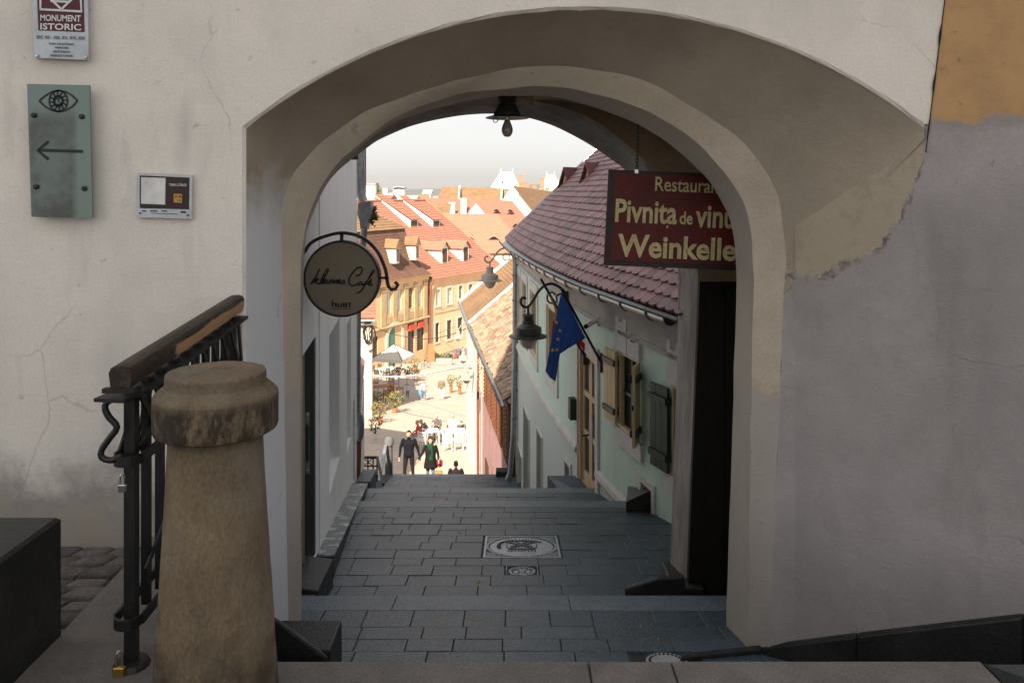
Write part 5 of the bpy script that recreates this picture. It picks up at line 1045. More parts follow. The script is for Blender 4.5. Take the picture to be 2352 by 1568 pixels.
# ================================================================== flags
def flag(name, label, pole_a, pole_b, cloths, bracket):
    t = thing(name, label, 'flag', tuple(pole_a * SG)); mb = MB(); mb.tube([pole_a, pole_b], .014, 8); mb.scaled(SG).build('pole', M['iron'], t)
    mb = MB(); mb.box(pole_a.x - .03, pole_a.x + .06, pole_a.y - .03, pole_a.y + .03, pole_a.z - .07, pole_a.z + .12); mb.scaled(SG).build('bracket', M['iron'], t)
    for nm, g, m in cloths: mb = MB(); mb.loft(g); mb.scaled(SG).build(nm, m, t, smooth=True)
    return t
def cloth(name, col):
    m = mat(name, col, .7, vs=6, bump=.1, bs=80, fine=.08); N, L, b = nd(m); tr = N.new('ShaderNodeBsdfTranslucent'); mx = N.new('ShaderNodeMixShader'); mx.inputs[0].default_value = .45; L.new(basecol(m), tr.inputs[0]); L.new(b.outputs[0], mx.inputs[1]); L.new(tr.outputs[0], mx.inputs[2]); L.new(mx.outputs[0], N['Material Output'].inputs[0]); return m
M['eublue'] = cloth('blue_cloth', (.026, .075, .28)); M['yel'] = cloth('yellow_cloth', (.62, .40, .03)); M['redc'] = cloth('red_cloth', (.45, .015, .03)); M['star'] = plain('star_yellow', (.75, .52, .10), .6)
pa_ = U(1384, 838, 8.15) / S; pb_ = U(1289, 663, 8.02) / S
def flagpt(u, v):
    T0 = (1290 + 55 * u, 669 + 107 * u); us = [0, .14, .30, .48, .7, 1]; B = [(1253, 852), (1262, 866), (1276, 876), (1281, 816), (1305, 800), (1344, 777)]
    k = 0
    while k < 4 and us[k + 1] < u: k += 1
    f = (u - us[k]) / (us[k + 1] - us[k]); bx, by = B[k][0] + (B[k + 1][0] - B[k][0]) * f, B[k][1] + (B[k + 1][1] - B[k][1]) * f
    x, y = T0[0] + (bx - T0[0]) * v ** .92, T0[1] + (by - T0[1]) * v
    d = 8.02 + .13 * u - .03 * v + .045 * math.sin(9 * u + 2.2 * v) * v + .02 * math.sin(23 * u + v) * v
    return U(x, y, d) / S
g = [[flagpt(i / 30, j / 22) for j in range(23)] for i in range(31)]
ef = flag('blue_flag', 'blue flag with yellow stars on a pole over the double door', pa_, pb_, [('cloth', g, M['eublue'])], None)
for x, y in ((1286, 759), (1281.5, 779), (1269, 804), (1278, 741), (1279, 803)):
    best = min((((CX + F * p.x / p.y - x) ** 2 + (HY - F * p.z / p.y - y) ** 2), i, j) for i, c_ in enumerate(g) for j, p in enumerate(c_)); p = g[best[1]][best[2]]; c = U(x, y, p.y - .035) / S; mb = MB(); r_ = .021; pts = []
    for q in range(10): a = math.pi / 2 + q * math.pi / 5 + .2; rr = r_ if q % 2 == 0 else r_ * .42; pts.append(c + V(rr * math.cos(a), 0, rr * math.sin(a)))
    mb.prism(pts, (0, .004, 0)); mb.scaled(SG).build('star', M['star'], ef)
pa2 = U(1345, 822, 8.75) / S; pb2 = U(1242, 640, 8.6) / S
def strip_grid(cs, d): return [smoothpts([U(x, y, d + .02 * math.sin(i * 2 + k)) / S for k, (x, y) in enumerate(c)], 10) for i, c in enumerate(cs)]
yg = strip_grid([[(1258, 672), (1266, 690), (1274, 712), (1272, 738)], [(1266, 684), (1276, 702), (1282, 720), (1284, 740)]], 8.6); rg = strip_grid([[(1270, 736), (1268, 756), (1266, 780)], [(1286, 738), (1288, 760), (1288, 790)]], 8.6)
rg2 = strip_grid([[(1318, 775), (1330, 790), (1345, 812)], [(1330, 770), (1340, 785), (1350, 800)]], 8.7)
flag('tricolour_flag', 'yellow and red flag half hidden behind the blue flag', pa2, pb2, [('yellow_stripe', yg, M['yel']), ('red_stripe', rg, M['redc']), ('red_corner', rg2, M['redc'])], None)
# ================================================================== lower town: ground
M['paving'] = mat('cobbled_square', (.45, .375, .315), .9, (.36, .30, .25), vs=.6, bump=.5, bs=9, fine=.22, bdist=.03)
mb = MB(); ys = [26, 31.5, 40, 55, 75, 110, 260, 1500, 9000]
mb.loft([[V(-6000 if y > 200 else -120, y, gz(y)), V(-20, y, gz(y)), V(10, y, gz(y)), V(6000 if y > 200 else 120, y, gz(y))] for y in ys]); gr = mb.build('ground', M['paving'], loc=(0, 60, gz(60)), kind='structure', label='sunlit cobbled square at the foot of the stairs', cat='ground')
M['hill'] = mat('hill_woods', (.055, .075, .05), .95, (.09, .095, .06), vs=.01, bump=0)
mb = MB(); cs = []
for j in range(5):
    row = []
    for i in range(81):
        x = -4000 + 8000 * i / 80; h = (58 + 40 * mnoise.fractal(V(x * .0007, j * .4, 3), 1, 2, 4)) * [0, .55, .9, 1, .4][j]; row.append(V(x, 4200 + j * 500, gz(200) + h))
    cs.append(row)
mb.loft(cs); mb.build('hills', M['hill'], kind='structure', label='low hazy wooded hills on the horizon', cat='hills', smooth=True)
# ================================================================== roofs and houses
def courses(mb, e0, e1, r1, r0, n, lift=.05):
    e0, e1, r0, r1 = map(Vector, (e0, e1, r0, r1)); nn = (e1 - e0).cross(r0 - e0).normalized()
    if nn.z < 0: nn = -nn
    for i in range(n):
        a, b = i / n, (i + 1) / n; p0, p1 = e0.lerp(r0, a) + nn * lift, e1.lerp(r1, a) + nn * lift; q0, q1 = e0.lerp(r0, b), e1.lerp(r1, b)
        mb.quad(p0, p1, q1, q0); mb.quad(e0.lerp(r0, a) - nn * .02, e1.lerp(r1, a) - nn * .02, p1, p0)
def tiled(name, c, c2, rough=.8, vs=1.2): return mat(name, c, rough, c2, vs=vs, bump=.5, bs=5, fine=.15, bdist=.05)
M['rt_red'] = tiled('red_tile', (.315, .142, .098), (.265, .115, .078)); M['rt_orange'] = tiled('orange_tile', (.36, .182, .125), (.32, .158, .108)); M['rt_tan'] = tiled('tan_tile', (.24, .145, .078), (.16, .092, .05), vs=.7); M['rt_brown'] = tiled('brown_mansard', (.155, .08, .055), (.10, .055, .04), vs=.8)
M['ochre'] = mat('ochre_plaster', (.60, .42, .245), .9, (.54, .38, .22), vs=.6, bump=.2, bs=8); M['ochre2'] = mat('ochre_relief', (.45, .325, .185), .9, vs=.8, bump=.2, bs=8); M['peach'] = mat('peach_plaster', (.68, .455, .285), .9, (.62, .41, .255), vs=.5, bump=.15, bs=8)
M['farwhite'] = mat('lime_white', (.74, .72, .69), .9, (.66, .63, .60), vs=.5, bump=.1, bs=6); M['trimfar'] = mat('pale_trim', (.64, .53, .42), .9, vs=1, bump=0); M['winfar'] = plain('far_window_glass', (.05, .055, .06), .12, spec=.6); M['curtain'] = plain('lace_curtain', (.70, .66, .58), .8)
M['winframe'] = plain('window_frame', (.55, .50, .42), .6); M['brownwood'] = mat('brown_wood', (.085, .042, .022), .6, vs=2, bump=.1); M['tealdoor'] = plain('teal_door', (.06, .20, .15), .6); M['redsign'] = plain('red_awning', (.50, .07, .035), .7); M['greybase'] = mat('grey_plinth', (.30, .29, .29), .9, vs=1, bump=.2, bs=6)
def z2(x, y): return ((830 + x / 6.03) * .98, (640 + y / 6.03) * .98)
def z1(x, y): return ((840 + x / 5.227) * .98, (400 + y / 5.227) * .98)
def win_op(pa, x0, x1, yt, yb, conv=z2):
    a, b = sorted((pa.ray(conv(x0, 0)[0]), pa.ray(conv(x1, 0)[0]))); xm = (x0 + x1) / 2; zt = pa.z(*conv(xm, yt)); zb = pa.z(*conv(xm, yb)); return (a, b, zb, zt)
def far_window(pa, o, root, glass='winfar', open_=False, trim=None, cross=True, frame='winframe', dp=.22):
    s0, s1, zb, zt = o; mb = MB(); slab(mb, pa, s0, s1, zb, zt, -dp + .02, -dp + .04); w = mb.build('window', M[glass], root); t = (s1 - s0) * .09
    mb = MB(); slab(mb, pa, s0, s0 + t, zb, zt, -dp + .042, -dp + .12); slab(mb, pa, s1 - t, s1, zb, zt, -dp + .042, -dp + .12); slab(mb, pa, s0 + t, s1 - t, zt - t, zt, -dp + .042, -dp + .12); slab(mb, pa, s0 + t, s1 - t, zb, zb + t, -dp + .042, -dp + .12)
    if cross: m_ = (s0 + s1) / 2; slab(mb, pa, m_ - t * .4, m_ + t * .4, zb + t, zt - t, -dp + .042, -dp + .11); zc = zb + (zt - zb) * .64; slab(mb, pa, s0 + t, s1 - t, zc - t * .4, zc + t * .4, -dp + .043, -dp + .112)
    mb.build('frame', M[frame], w)
    if trim: mb = MB(); e = (s1 - s0) * .22; slab(mb, pa, s0 - e, s0, zb, zt, 0, .06); slab(mb, pa, s1, s1 + e, zb, zt, 0, .06); slab(mb, pa, s0 - e, s1 + e, zt, zt + e * 1.2, 0, .06); slab(mb, pa, s0 - e, s1 + e, zb - e, zb, 0, .09); mb.build('surround', M[trim], w)
    return w
# ---- ochre house with mansard
yp = Path([(-19.5, 78), (-10.2, 97)], side=-1); ZE, ZSC, ZB = -10.0, -15.2, -20.6
YH = thing('ochre_house', 'ochre stucco house with brown mansard roof and green archway door', 'building', (-13, 91, -19.8))
ups = [win_op(yp, a, b, c, d) for a, b, c, d in ((455, 525, 262, 580), (605, 678, 240, 540), (770, 830, 200, 490), (893, 957, 175, 462))]
up0 = [(o[0] - 3.2, o[1] - 3.2, o[2], o[3]) for o in ups[:1]]
shop = [win_op(yp, 757, 850, 700, 1190), win_op(yp, 886, 985, 660, 1090)]; low = [win_op(yp, 248, 335, 900, 1260)]
zt_ = sum(o[3] for o in ups) / 4; zb_ = sum(o[2] for o in ups) / 4; ups = [(o[0], o[1], zb_, zt_) for o in ups]; up0 = [(o[0], o[1], zb_, zt_) for o in up0]
mb = MB(); wall(mb, yp, ZB, ZE, [o + (.22,) for o in ups + up0 + shop + low]); mb.quad(yp.pt(yp.len, ZB), yp.pt(yp.len, ZE), yp.pt(yp.len, ZE, -9), yp.pt(yp.len, ZB, -9)); mb.build('wall', M['ochre'], YH)
mb = MB(); mb.prism([yp.pt(.0, ZB, -.24), yp.pt(yp.len - .02, ZB, -.24), yp.pt(yp.len - .02, ZB, -9), yp.pt(0, ZB, -9)], (0, 0, ZE - ZB)); mb.build('inner_wall', M['dark'], YH)
for i, o in enumerate(ups + up0): far_window(yp, o, YH, 'curtain' if i in (0, 1, 3, 4) else 'winfar', frame='winframe' if i != 2 else 'ochre2', trim=None)
for o in shop + low: far_window(yp, o, YH, 'winfar', frame='brownwood')
mb = MB(); slab(mb, yp, shop[0][0] + .1, shop[0][1] - .1, shop[0][3] - .9, shop[0][3] - .2, .0, .25); mb.build('shop_sign', M['redsign'], YH); mb = MB(); slab(mb, yp, shop[1][0] + .1, shop[1][1] - .1, shop[1][3] - .9, shop[1][3] - .2, .0, .25); mb.build('shop_sign', M['redsign'], YH)
mb = MB(); sweep(mb, yp, [(0, ZSC - .25), (.12, ZSC - .2), (.3, ZSC), (.3, ZSC + .08), (0, ZSC + .15)], 0, yp.len, 1); mb.build('string_course', M['ochre2'], YH); mb = MB(); sweep(mb, yp, [(0, ZE - .7), (.1, ZE - .65), (.15, ZE - .3), (.45, ZE - .1), (.5, ZE + .05), (0, ZE + .06)], 0, yp.len, 1); mb.build('cornice', M['ochre'], YH)
for x0, x1 in ((372, 440), (540, 590), (700, 757), (845, 886), (975, 1020)):
    a, b = sorted((yp.ray(z2(x0, 0)[0]), yp.ray(z2(x1, 0)[0]))); mb = MB(); slab(mb, yp, a, b, ZSC + .16, ZE - .72, 0, .14); slab(mb, yp, a - .06, b + .06, ZE - 1.15, ZE - .95, .0, .2); mb.build('pilaster', M['ochre2'], YH)
for o in ups + up0: mb = MB(); slab(mb, yp, o[0] - .1, o[1] + .1, ZSC + .35, o[2] - .35, 0, .08); p_ = mb.build('apron_panel', M['ochre2'], YH)
# archway with green door
a, b = sorted((yp.ray(z2(470, 0)[0]), yp.ray(z2(668, 0)[0]))); zc = yp.z(*z2(570, 740)); r_ = (b - a) / 2; sc_ = (a + b) / 2; zc -= r_
mb = MB(); out, inn = [], []
for i in range(17): q = math.pi * i / 16; out.append((sc_ - (r_ + .45) * math.cos(q), zc + (r_ + .45) * math.sin(q))); inn.append((sc_ - r_ * math.cos(q), zc + r_ * math.sin(q)))
out = [(out[0][0], ZB)] + out + [(out[-1][0], ZB)]; inn = [(inn[0][0], ZB)] + inn + [(inn[-1][0], ZB)]
mb.loft([[yp.pt(s, z, .0) for s, z in out], [yp.pt(s, z, .16) for s, z in out], [yp.pt(s, z, .16) for s, z in inn], [yp.pt(s, z, .02) for s, z in inn]]); ar = mb.build('archway', M['trimfar'], YH)
mb = MB(); mb.prism([yp.pt(s, z, .012) for s, z in inn], (0, 0, 0)) if False else mb.add([yp.pt(s, z, .03) for s, z in inn], [tuple(range(len(inn)))]); mb.build('arch_recess', M['ochre'], ar)
lf = [q for q in inn if q[0] <= sc_ + .05]; mb = MB(); mb.add([yp.pt(s, z, .05) for s, z in lf] + [yp.pt(sc_ + .05, ZB, .05)], [tuple(range(len(lf) + 1))]); mb.build('door', M['tealdoor'], ar)
# mansard and hip
nb = Vector((-.9, .43)).normalized()
def back(p, k, z): return V(p.x + nb.x * k, p.y + nb.y * k, z)
eL, eR = yp.pt(0, ZE, .5), yp.pt(yp.len, ZE, .5); tdir = (eR - eL).normalized()
rows_ = [(0, ZE), (.9, ZE + .8), (1.5, ZE + 2.0), (2.1, ZE + 3.8), (2.6, ZE + 5.6)]
mb = MB()
for (k0, z0), (k1, z1_) in zip(rows_, rows_[1:]):
    i0, i1 = k0 * .8, k1 * .8
    courses(mb, back(eL, k0, z0), back(eR, k0, z0) - tdir * i0, back(eR, k1, z1_) - tdir * i1, back(eL, k1, z1_), 5, .03)
    mb.quad(back(eR, k0, z0) - tdir * i0, back(eR, k1, z1_) - tdir * i1, back(eR, 9 - k1, z1_) - tdir * i1, back(eR, 9 - k0, z0) - tdir * i0)
mr = mb.build('mansard_roof', M['rt_brown'], YH)
k1, z1_ = rows_[-1]; tR = back(eR, k1 - .25, z1_ - .05) - tdir * (k1 * .8 - .25); tL = back(eL, k1 - .25, z1_ - .05); hipR = hit(851, 459, (tR + V(nb.x * 4, nb.y * 4, 3.3)), Vector((.9, -.43, .0)).normalized()); hz_ = hipR.z
apexR = tR - tdir * 6.5 + V(nb.x * 5.0, nb.y * 5.0, 3.9); apexL = V(apexR.x - tdir.x * 10, apexR.y - tdir.y * 10, apexR.z)
mb = MB(); courses(mb, tL, tR, apexR, apexL, 14, .05); br = tR + V(nb.x * 9, nb.y * 9, 0); courses(mb, tR, br, apexR, apexR, 14, .05); mb.build('hip_roof', M['rt_tan'], YH)
def dormer_m(px, py):     # narrow dormers in the mansard
    s = yp.ray(px + 8); c = back(yp.pt(s, 0, .5), 1.55, -(py - HY) / F * yp.at(s).y); n3 = V(.9, -.43, 0).normalized(); tg = V(.43, .9, 0).normalized()
    mb = MB(); w = .36
    f0 = c + n3 * .95
    mb.hexa([f0 - tg * w - n3 * 1.6, f0 + tg * w - n3 * 1.6, f0 + tg * w, f0 - tg * w, f0 - tg * w - n3 * 1.6 + V(0, 0, 2.1), f0 + tg * w - n3 * 1.6 + V(0, 0, 2.1), f0 + tg * w + V(0, 0, 1.8), f0 - tg * w + V(0, 0, 1.8)]); d = mb.build('dormer', M['trimfar'], YH)
    mb = MB(); a, b, e = f0 - tg * (w + .2) + V(0, 0, 1.75) + n3 * .2, f0 + tg * (w + .2) + V(0, 0, 1.75) + n3 * .2, f0 + V(0, 0, 2.7) + n3 * .2
    for p in (a, b): mb.hexa([p, e, e - n3 * 2.2, p - n3 * 1.6, p + V(0, 0, .1), e + V(0, 0, .1), e - n3 * 2.2 + V(0, 0, .1), p - n3 * 1.6 + V(0, 0, .1)])
    mb.add([a + V(0, 0, .02), b + V(0, 0, .02), e], [(0, 1, 2)]); mb.build('dormer_roof', M['rt_tan'], d)
    mb = MB(); mb.prism([f0 - tg * .22 + V(0, 0, .25) + n3 * .03, f0 + tg * .22 + V(0, 0, .25) + n3 * .03, f0 + tg * .22 + V(0, 0, 1.6) + n3 * .03, f0 - tg * .22 + V(0, 0, 1.6) + n3 * .03], n3 * .03); mb.build('pane', M['winfar'], d)
dormer_m(907, 605); dormer_m(952, 597)
# ---- peach house with big red roof
pp = Path([(-10.05, 97.2), (-1.6, 111.2)], side=-1); PE, PB_ = -10.7, -22.3
PH = thing('peach_house', 'peach house with steep red tiled roof and gabled dormers', 'building', (-6, 104, -21.5))
pu = [win_op(pp, a, b, c, d) for a, b, c, d in ((1150, 1213, 228, 470), (1315, 1380, 195, 432), (1478, 1532, 185, 395), (1618, 1675, 150, 362), (1765, 1815, 140, 330))]; zt_ = sum(o[3] for o in pu) / 5; zb_ = sum(o[2] for o in pu) / 5; pu = [(o[0], o[1], zb_, zt_) for o in pu]
pl = [win_op(pp, a, b, c, d) for a, b, c, d in ((1145, 1200, 705, 990), (1310, 1375, 668, 930), (1462, 1530, 625, 880), (1600, 1660, 590, 850))]; zt_ = sum(o[3] for o in pl) / 4; zb_ = sum(o[2] for o in pl) / 4; pl = [(o[0], o[1], zb_, zt_) for o in pl]
mb = MB(); wall(mb, pp, PB_, PE, [o + (.22,) for o in pu + pl]); mb.build('wall', M['peach'], PH)
mb = MB(); mb.prism([pp.pt(.02, PB_, -.24), pp.pt(pp.len, PB_, -.24), pp.pt(pp.len, PB_, -12), pp.pt(.02, PB_, -12)], (0, 0, PE - PB_)); mb.build('inner_wall', M['dark'], PH)
for i, o in enumerate(pu): far_window(pp, o, PH, 'curtain' if i < 2 else 'winfar', trim='trimfar')
for i, o in enumerate(pl): far_window(pp, o, PH, 'winfar', frame='brownwood', trim='trimfar')
mb = MB(); za = pp.z(*z2(1140, 522)); zb2 = pp.z(*z2(1140, 585)); sa, sb = pp.ray(z2(1135, 0)[0]), pp.len; slab(mb, pp, sa, sb, zb2, za, 0, .05); fz = mb.build('frieze', M['ochre2'], PH)
mb = MB(); s = sa + .3
while s < sb - .3: mb.strip([pp.pt(s + .09 * math.sin(q * 2.1) + q * .03, zb2 + (za - zb2) * (.5 + .3 * math.cos(q * 1.7 + s)), .07) for q in range(6)], .07, .03, (.85, -.5, 0)); s += .38
mb.build('relief_scroll', M['trimfar'], fz, kind='stuff')
mb = MB(); slab(mb, pp, 0, pp.len, PB_, -20.1, 0, .08); mb.build('plinth', M['greybase'], PH); mb = MB(); sweep(mb, pp, [(0, PE - .4), (.2, PE - .3), (.35, PE - .02), (0, PE)], 0, pp.len, 1); mb.build('cornice', M['peach'], PH)
nb2 = Vector((-.857, .515)); e0, e1 = pp.pt(0, PE, .5), pp.pt(pp.len, PE, .5)
def bk(p, k, z): return V(p.x + nb2.x * k, p.y + nb2.y * k, z)
KR, ZR = 13.6, -1.36; SLP = (ZR - PE) / KR
mb = MB(); courses(mb, e0, e1, bk(e1, KR, ZR), bk(e0, KR, ZR), 34, .045); prf = mb.build('roof', M['rt_red'], PH)
mb = MB(); mb.tube([bk(e0, KR, ZR + .1), bk(e1, KR, ZR + .1)], .16, 8); i = 0
mb.build('ridge', M['rt_red'], PH); mb = MB(); mb.tube([e1 + V(0, 0, .12), bk(e1, KR, ZR + .12)], .14, 8); mb.build('verge', M['rt_red'], PH)
mb = MB(); mb.quad(e1, bk(e1, KR, ZR), bk(e1, 2 * KR, PE), bk(e1, 2 * KR, PE)); mb.build('gable', M['peach'], PH)
pn = Vector((.857 * SLP, -.515 * SLP, 1)).normalized()
n3p = V(.857, -.515, 0); tgp = V(.515, .857, 0)
def dormer_p(px, py, w, h, long_=0):
    f0 = hit(px, py, e0, pn); r = MB()
    if not long_:
        dep = h / SLP; r.add([f0 - tgp * w, f0 + tgp * w, f0 + tgp * w + V(0, 0, h), f0 - tgp * w + V(0, 0, h), f0 - tgp * w - n3p * dep + V(0, 0, h), f0 + tgp * w - n3p * dep + V(0, 0, h), f0 + V(0, 0, h + w * 1.0)], [(0, 1, 2, 6, 3), (0, 3, 4), (1, 5, 2)]); d = r.build('dormer', M['farwhite'], prf)
        r = MB(); ap = f0 + V(0, 0, h + w * 1.05) + n3p * .35
        for sg in (-1, 1):
            p = f0 + tgp * sg * (w + .3) + V(0, 0, h - .25) + n3p * .35; courses(r, p, p - n3p * (dep * .95 + .3), ap - n3p * (dep + w / SLP * 1.0 + .35), ap, 6, .06)
        r.build('dormer_roof', M['rt_orange'], d)
        r = MB(); r.prism([f0 + tgp * a + V(0, 0, z) + n3p * .03 for a, z in ((-w * .62, .15), (w * .62, .15), (w * .62, h * .95), (-w * .62, h * .95))], n3p * .04); r.build('shutter', M['brownwood'], d)
    else:
        dep = long_; h2 = h; t0 = f0 - n3p * dep + V(0, 0, dep * SLP + .05)
        r.add([f0 - tgp * w, f0 + tgp * w, f0 + tgp * w + V(0, 0, h2), f0 - tgp * w + V(0, 0, h2), t0 - tgp * w, t0 + tgp * w], [(0, 1, 2, 3), (0, 3, 4), (1, 5, 2)]); d = r.build('dormer', M['farwhite'], prf)
        r = MB(); courses(r, f0 - tgp * (w + .15) + V(0, 0, h2 + .05) + n3p * .3, f0 + tgp * (w + .15) + V(0, 0, h2 + .05) + n3p * .3, t0 + tgp * (w + .15) + V(0, 0, .12), t0 - tgp * (w + .15) + V(0, 0, .12), 10, .06); r.build('dormer_roof', M['rt_red'], d)
        r = MB(); r.prism([f0 + tgp * a + V(0, 0, z) + n3p * .02 for a, z in ((-w * .75, .12), (w * .75, .12), (w * .75, h2 * .85), (-w * .75, h2 * .85))], n3p * .04); r.build('shutter', M['brownwood'], d)
dormer_p(*z1(1055, 1135), .75, 2.0); dormer_p(*z1(1312, 1112), .75, 2.0); dormer_p(*z1(680, 690), .9, 1.0, 6.2); dormer_p(*z1(952, 690), .9, 1.0, 6.2)
mb = MB(); d0 = pp.pt(.1, PE - .1, .45); mb.tube([d0, d0 + V(-.2, -.2, -.6), V(yp.pt(yp.len, 0, .25).x, yp.pt(yp.len, 0, .25).y, PE - 2.5), V(yp.pt(yp.len, 0, .25).x, yp.pt(yp.len, 0, .25).y, -20)], .13, 8); mb.build('downpipe', M['rustpipe'], PH)
# ---- big orange roof behind
def plane_roof(name, label, root_loc, poly, m, n=20, lift=.06, cat='building', wallz=None, wm='farwhite'):
    """poly: eave left, eave right, ridge right, ridge left in metres"""
    t = thing(name, label, cat, root_loc); e0, e1, r1, r0 = poly; mb = MB(); courses(mb, e0, e1, r1, r0, n, lift); rf = mb.build('roof', m, t)
    dz = (r0.z - e0.z); bk0 = V(2 * r0.x - e0.x, 2 * r0.y - e0.y, e0.z); bk1 = V(2 * r1.x - e1.x, 2 * r1.y - e1.y, e1.z)
    mb = MB(); mb.quad(r0, r1, bk1, bk0); mb.build('rear_roof', m, t)
    zb = root_loc[2]; f = .97
    mb = MB(); c = [e0.lerp(e1, .01), e0.lerp(e1, .99), bk1.lerp(bk0, .01), bk0.lerp(bk1, .01)]; c = [V(p.x, p.y + (.5 if i < 2 else -.5), p.z) for i, p in enumerate(c)]
    for i in range(4): a, b = c[i], c[(i + 1) % 4]; mb.quad(V(a.x, a.y, zb), V(b.x, b.y, zb), b, a)
    for (p, q, r) in ((c[0], c[3], r0), (c[1], c[2], r1)): mb.add([p, q, r + V(0, 0, -.15)], [(0, 1, 2)])
    mb.build('wall', M[wm], t); return t, rf
zg = gz(200)
eL, eR_ = P(1040, 585, 122), P(1215, 580, 122); rL, rR = P(988, 490, 136), P(1142, 492, 136); eL = P(1000, 585, 122)
OR, orf = plane_roof('orange_roofed_house', 'low house with broad orange roof and two eyebrow dormers', (0, 128, zg), (eL, eR_, rR, rL), M['rt_orange'], 40, .03, wm='trimfar')
def eyebrow(px, py, w, h, p0, n, m, par):
    c = hit(px, py, p0, n); mb = MB(); up = V(0, 0, 1); fw = V(n.x, n.y, 0).normalized(); tg = V(-fw.y, fw.x, 0); m_ = 14; arc = []
    for i in range(m_ + 1): q = -1 + 2 * i / m_; arc.append(c + tg * w * q + up * (h * (.5 + .5 * math.cos(math.pi * q))) + fw * .25)
    tail = [c + tg * w * (-1 + 2 * i / m_) * .55 - V(n.x, n.y, 0) * 0 + (V(-fw.x * n.z, -fw.y * n.z, math.hypot(n.x, n.y)).normalized() * (w * 2.1 * (.35 + .65 * math.sin(math.pi * i / m_)))) for i in range(m_ + 1)]
    mid_ = [a.lerp(b, .45) + up * h * .18 * math.sin(math.pi * i / m_) for i, (a, b) in enumerate(zip(arc, tail))]
    mb.loft([[p - up * .12 for p in arc], arc, mid_, tail]); d = mb.build('eyebrow_dormer', m, par, smooth=True)
    mb = MB(); mb.add([c + tg * w * .78 * (-1 + 2 * i / m_) + up * (h * .85 * (.5 + .5 * math.cos(math.pi * (-1 + 2 * i / m_) * .9)) - .05) + fw * .2 for i in range(m_ + 1)], [tuple(range(m_ + 1))]); mb.build('vent', M['dark'], d)
def nrm3(a, b, c): n = (b - a).cross(c - a).normalized(); return n if n.z > 0 else -n
on = nrm3(eL, eR_, rL)
eyebrow(*z1(1355, 838), 1.15, .55, eL, on, M['rt_orange'], orf); eyebrow(*z1(1660, 838), 1.15, .55, eL, on, M['rt_orange'], orf)
# ---- red roof with three eyebrows, white cross gable and chimney
eL2, eR2, rR2, rL2 = P(960, 545, 165), P(1260, 560, 160), P(1176, 461, 182), P(973, 454, 182)
RR, rrf = plane_roof('red_roofed_house', 'long house with red roof, small white gable and chimney', (10, 172, zg), (eL2, eR2, rR2, rL2), M['rt_red'], 36, .03)
rn = nrm3(eL2, eR2, rL2)
for q in ((1690, 495), (1860, 500), (1930, 675)): eyebrow(*z1(*q), .95, .6, eL2, rn, M['rt_red'], rrf)
g0, g1, ga = P(*z1(1330, 528), 160), P(*z1(1545, 530), 160), P(*z1(1440, 400), 160)
mb = MB(); mb.prism([g0, g1, ga], (0, .4, 0)); mb.build('cross_gable', M['farwhite'], RR)
mb = MB(); v_ = P(*z1(1100, 515), 166) - g0; gl = P(*z1(1100, 520), 164); gt_ = P(*z1(1235, 400), 168); courses(mb, gl, g0 + V(0, -.2, 0), ga + V(0, -.2, .15), gt_, 12, .06); mb.build('cross_roof', M['rt_orange'], RR)
def chimney(px0, px1, py0, py1, D, m, label, cap=None, dpth=None):
    t = thing('chimney', label, 'chimney', tuple(P((px0 + px1) / 2, py1, D)), group='chimneys over the roofs'); a, b = P(px0, py0, D), P(px1, py1, D); w = dpth or (b.x - a.x) * .9
    mb = MB(); mb.box(a.x, b.x, D, D + w, b.z - 2.5, a.z); mb.build('stack', m, t); e = (b.x - a.x) * .09
    mb = MB(); mb.box(a.x - e, b.x + e, D - e, D + w + e, a.z - (a.z - b.z) * .06, a.z + (a.z - b.z) * .06); mb.build('capping', cap or m, t); return t
M['brick'] = mat('chimney_brick', (.42, .20, .11), .9, (.32, .15, .085), vs=2, bump=.2, bs=8)
c0, c1 = z1(1255, 348), z1(1320, 500); chimney(c0[0], c1[0], c0[1], c1[1], 158, M['farwhite'], 'white chimney rising between the orange and red roofs')
c0, c1 = z1(1110, 395), z1(1180, 500); chimney(c0[0], c1[0], c0[1], c1[1], 160, M['farwhite'], 'squat white chimney left of the small white gable')
for (x0, y0, x1, y1), lb in (((80, 165, 205, 345), 'largest white chimney beside the zinc downpipe'), ((355, 272, 422, 352), 'small white chimney in front of the mauve chimney'), ((425, 215, 560, 352), 'wide mauve and white chimney with flat metal hood'), ((300, 215, 355, 300), 'slim white chimney beside the small conifer')):
    a, b = z1(x0, y0), z1(x1, y1); chimney(a[0], b[0], a[1], b[1], 120 + x0 * .01, M['farwhite'], lb, M['greybase'])
a, b = z1(430, 0), z1(560, 0); mb = MB(); mb.tube([P(a[0], z1(0, 208)[1], 124), P((a[0] + b[0]) / 2, z1(0, 200)[1], 124), P(b[0], z1(0, 210)[1], 124)], .12, 6); mb.build('chimney_hood', M['zincdark'], label='curved metal hood over the wide mauve chimney', cat='chimney hood')
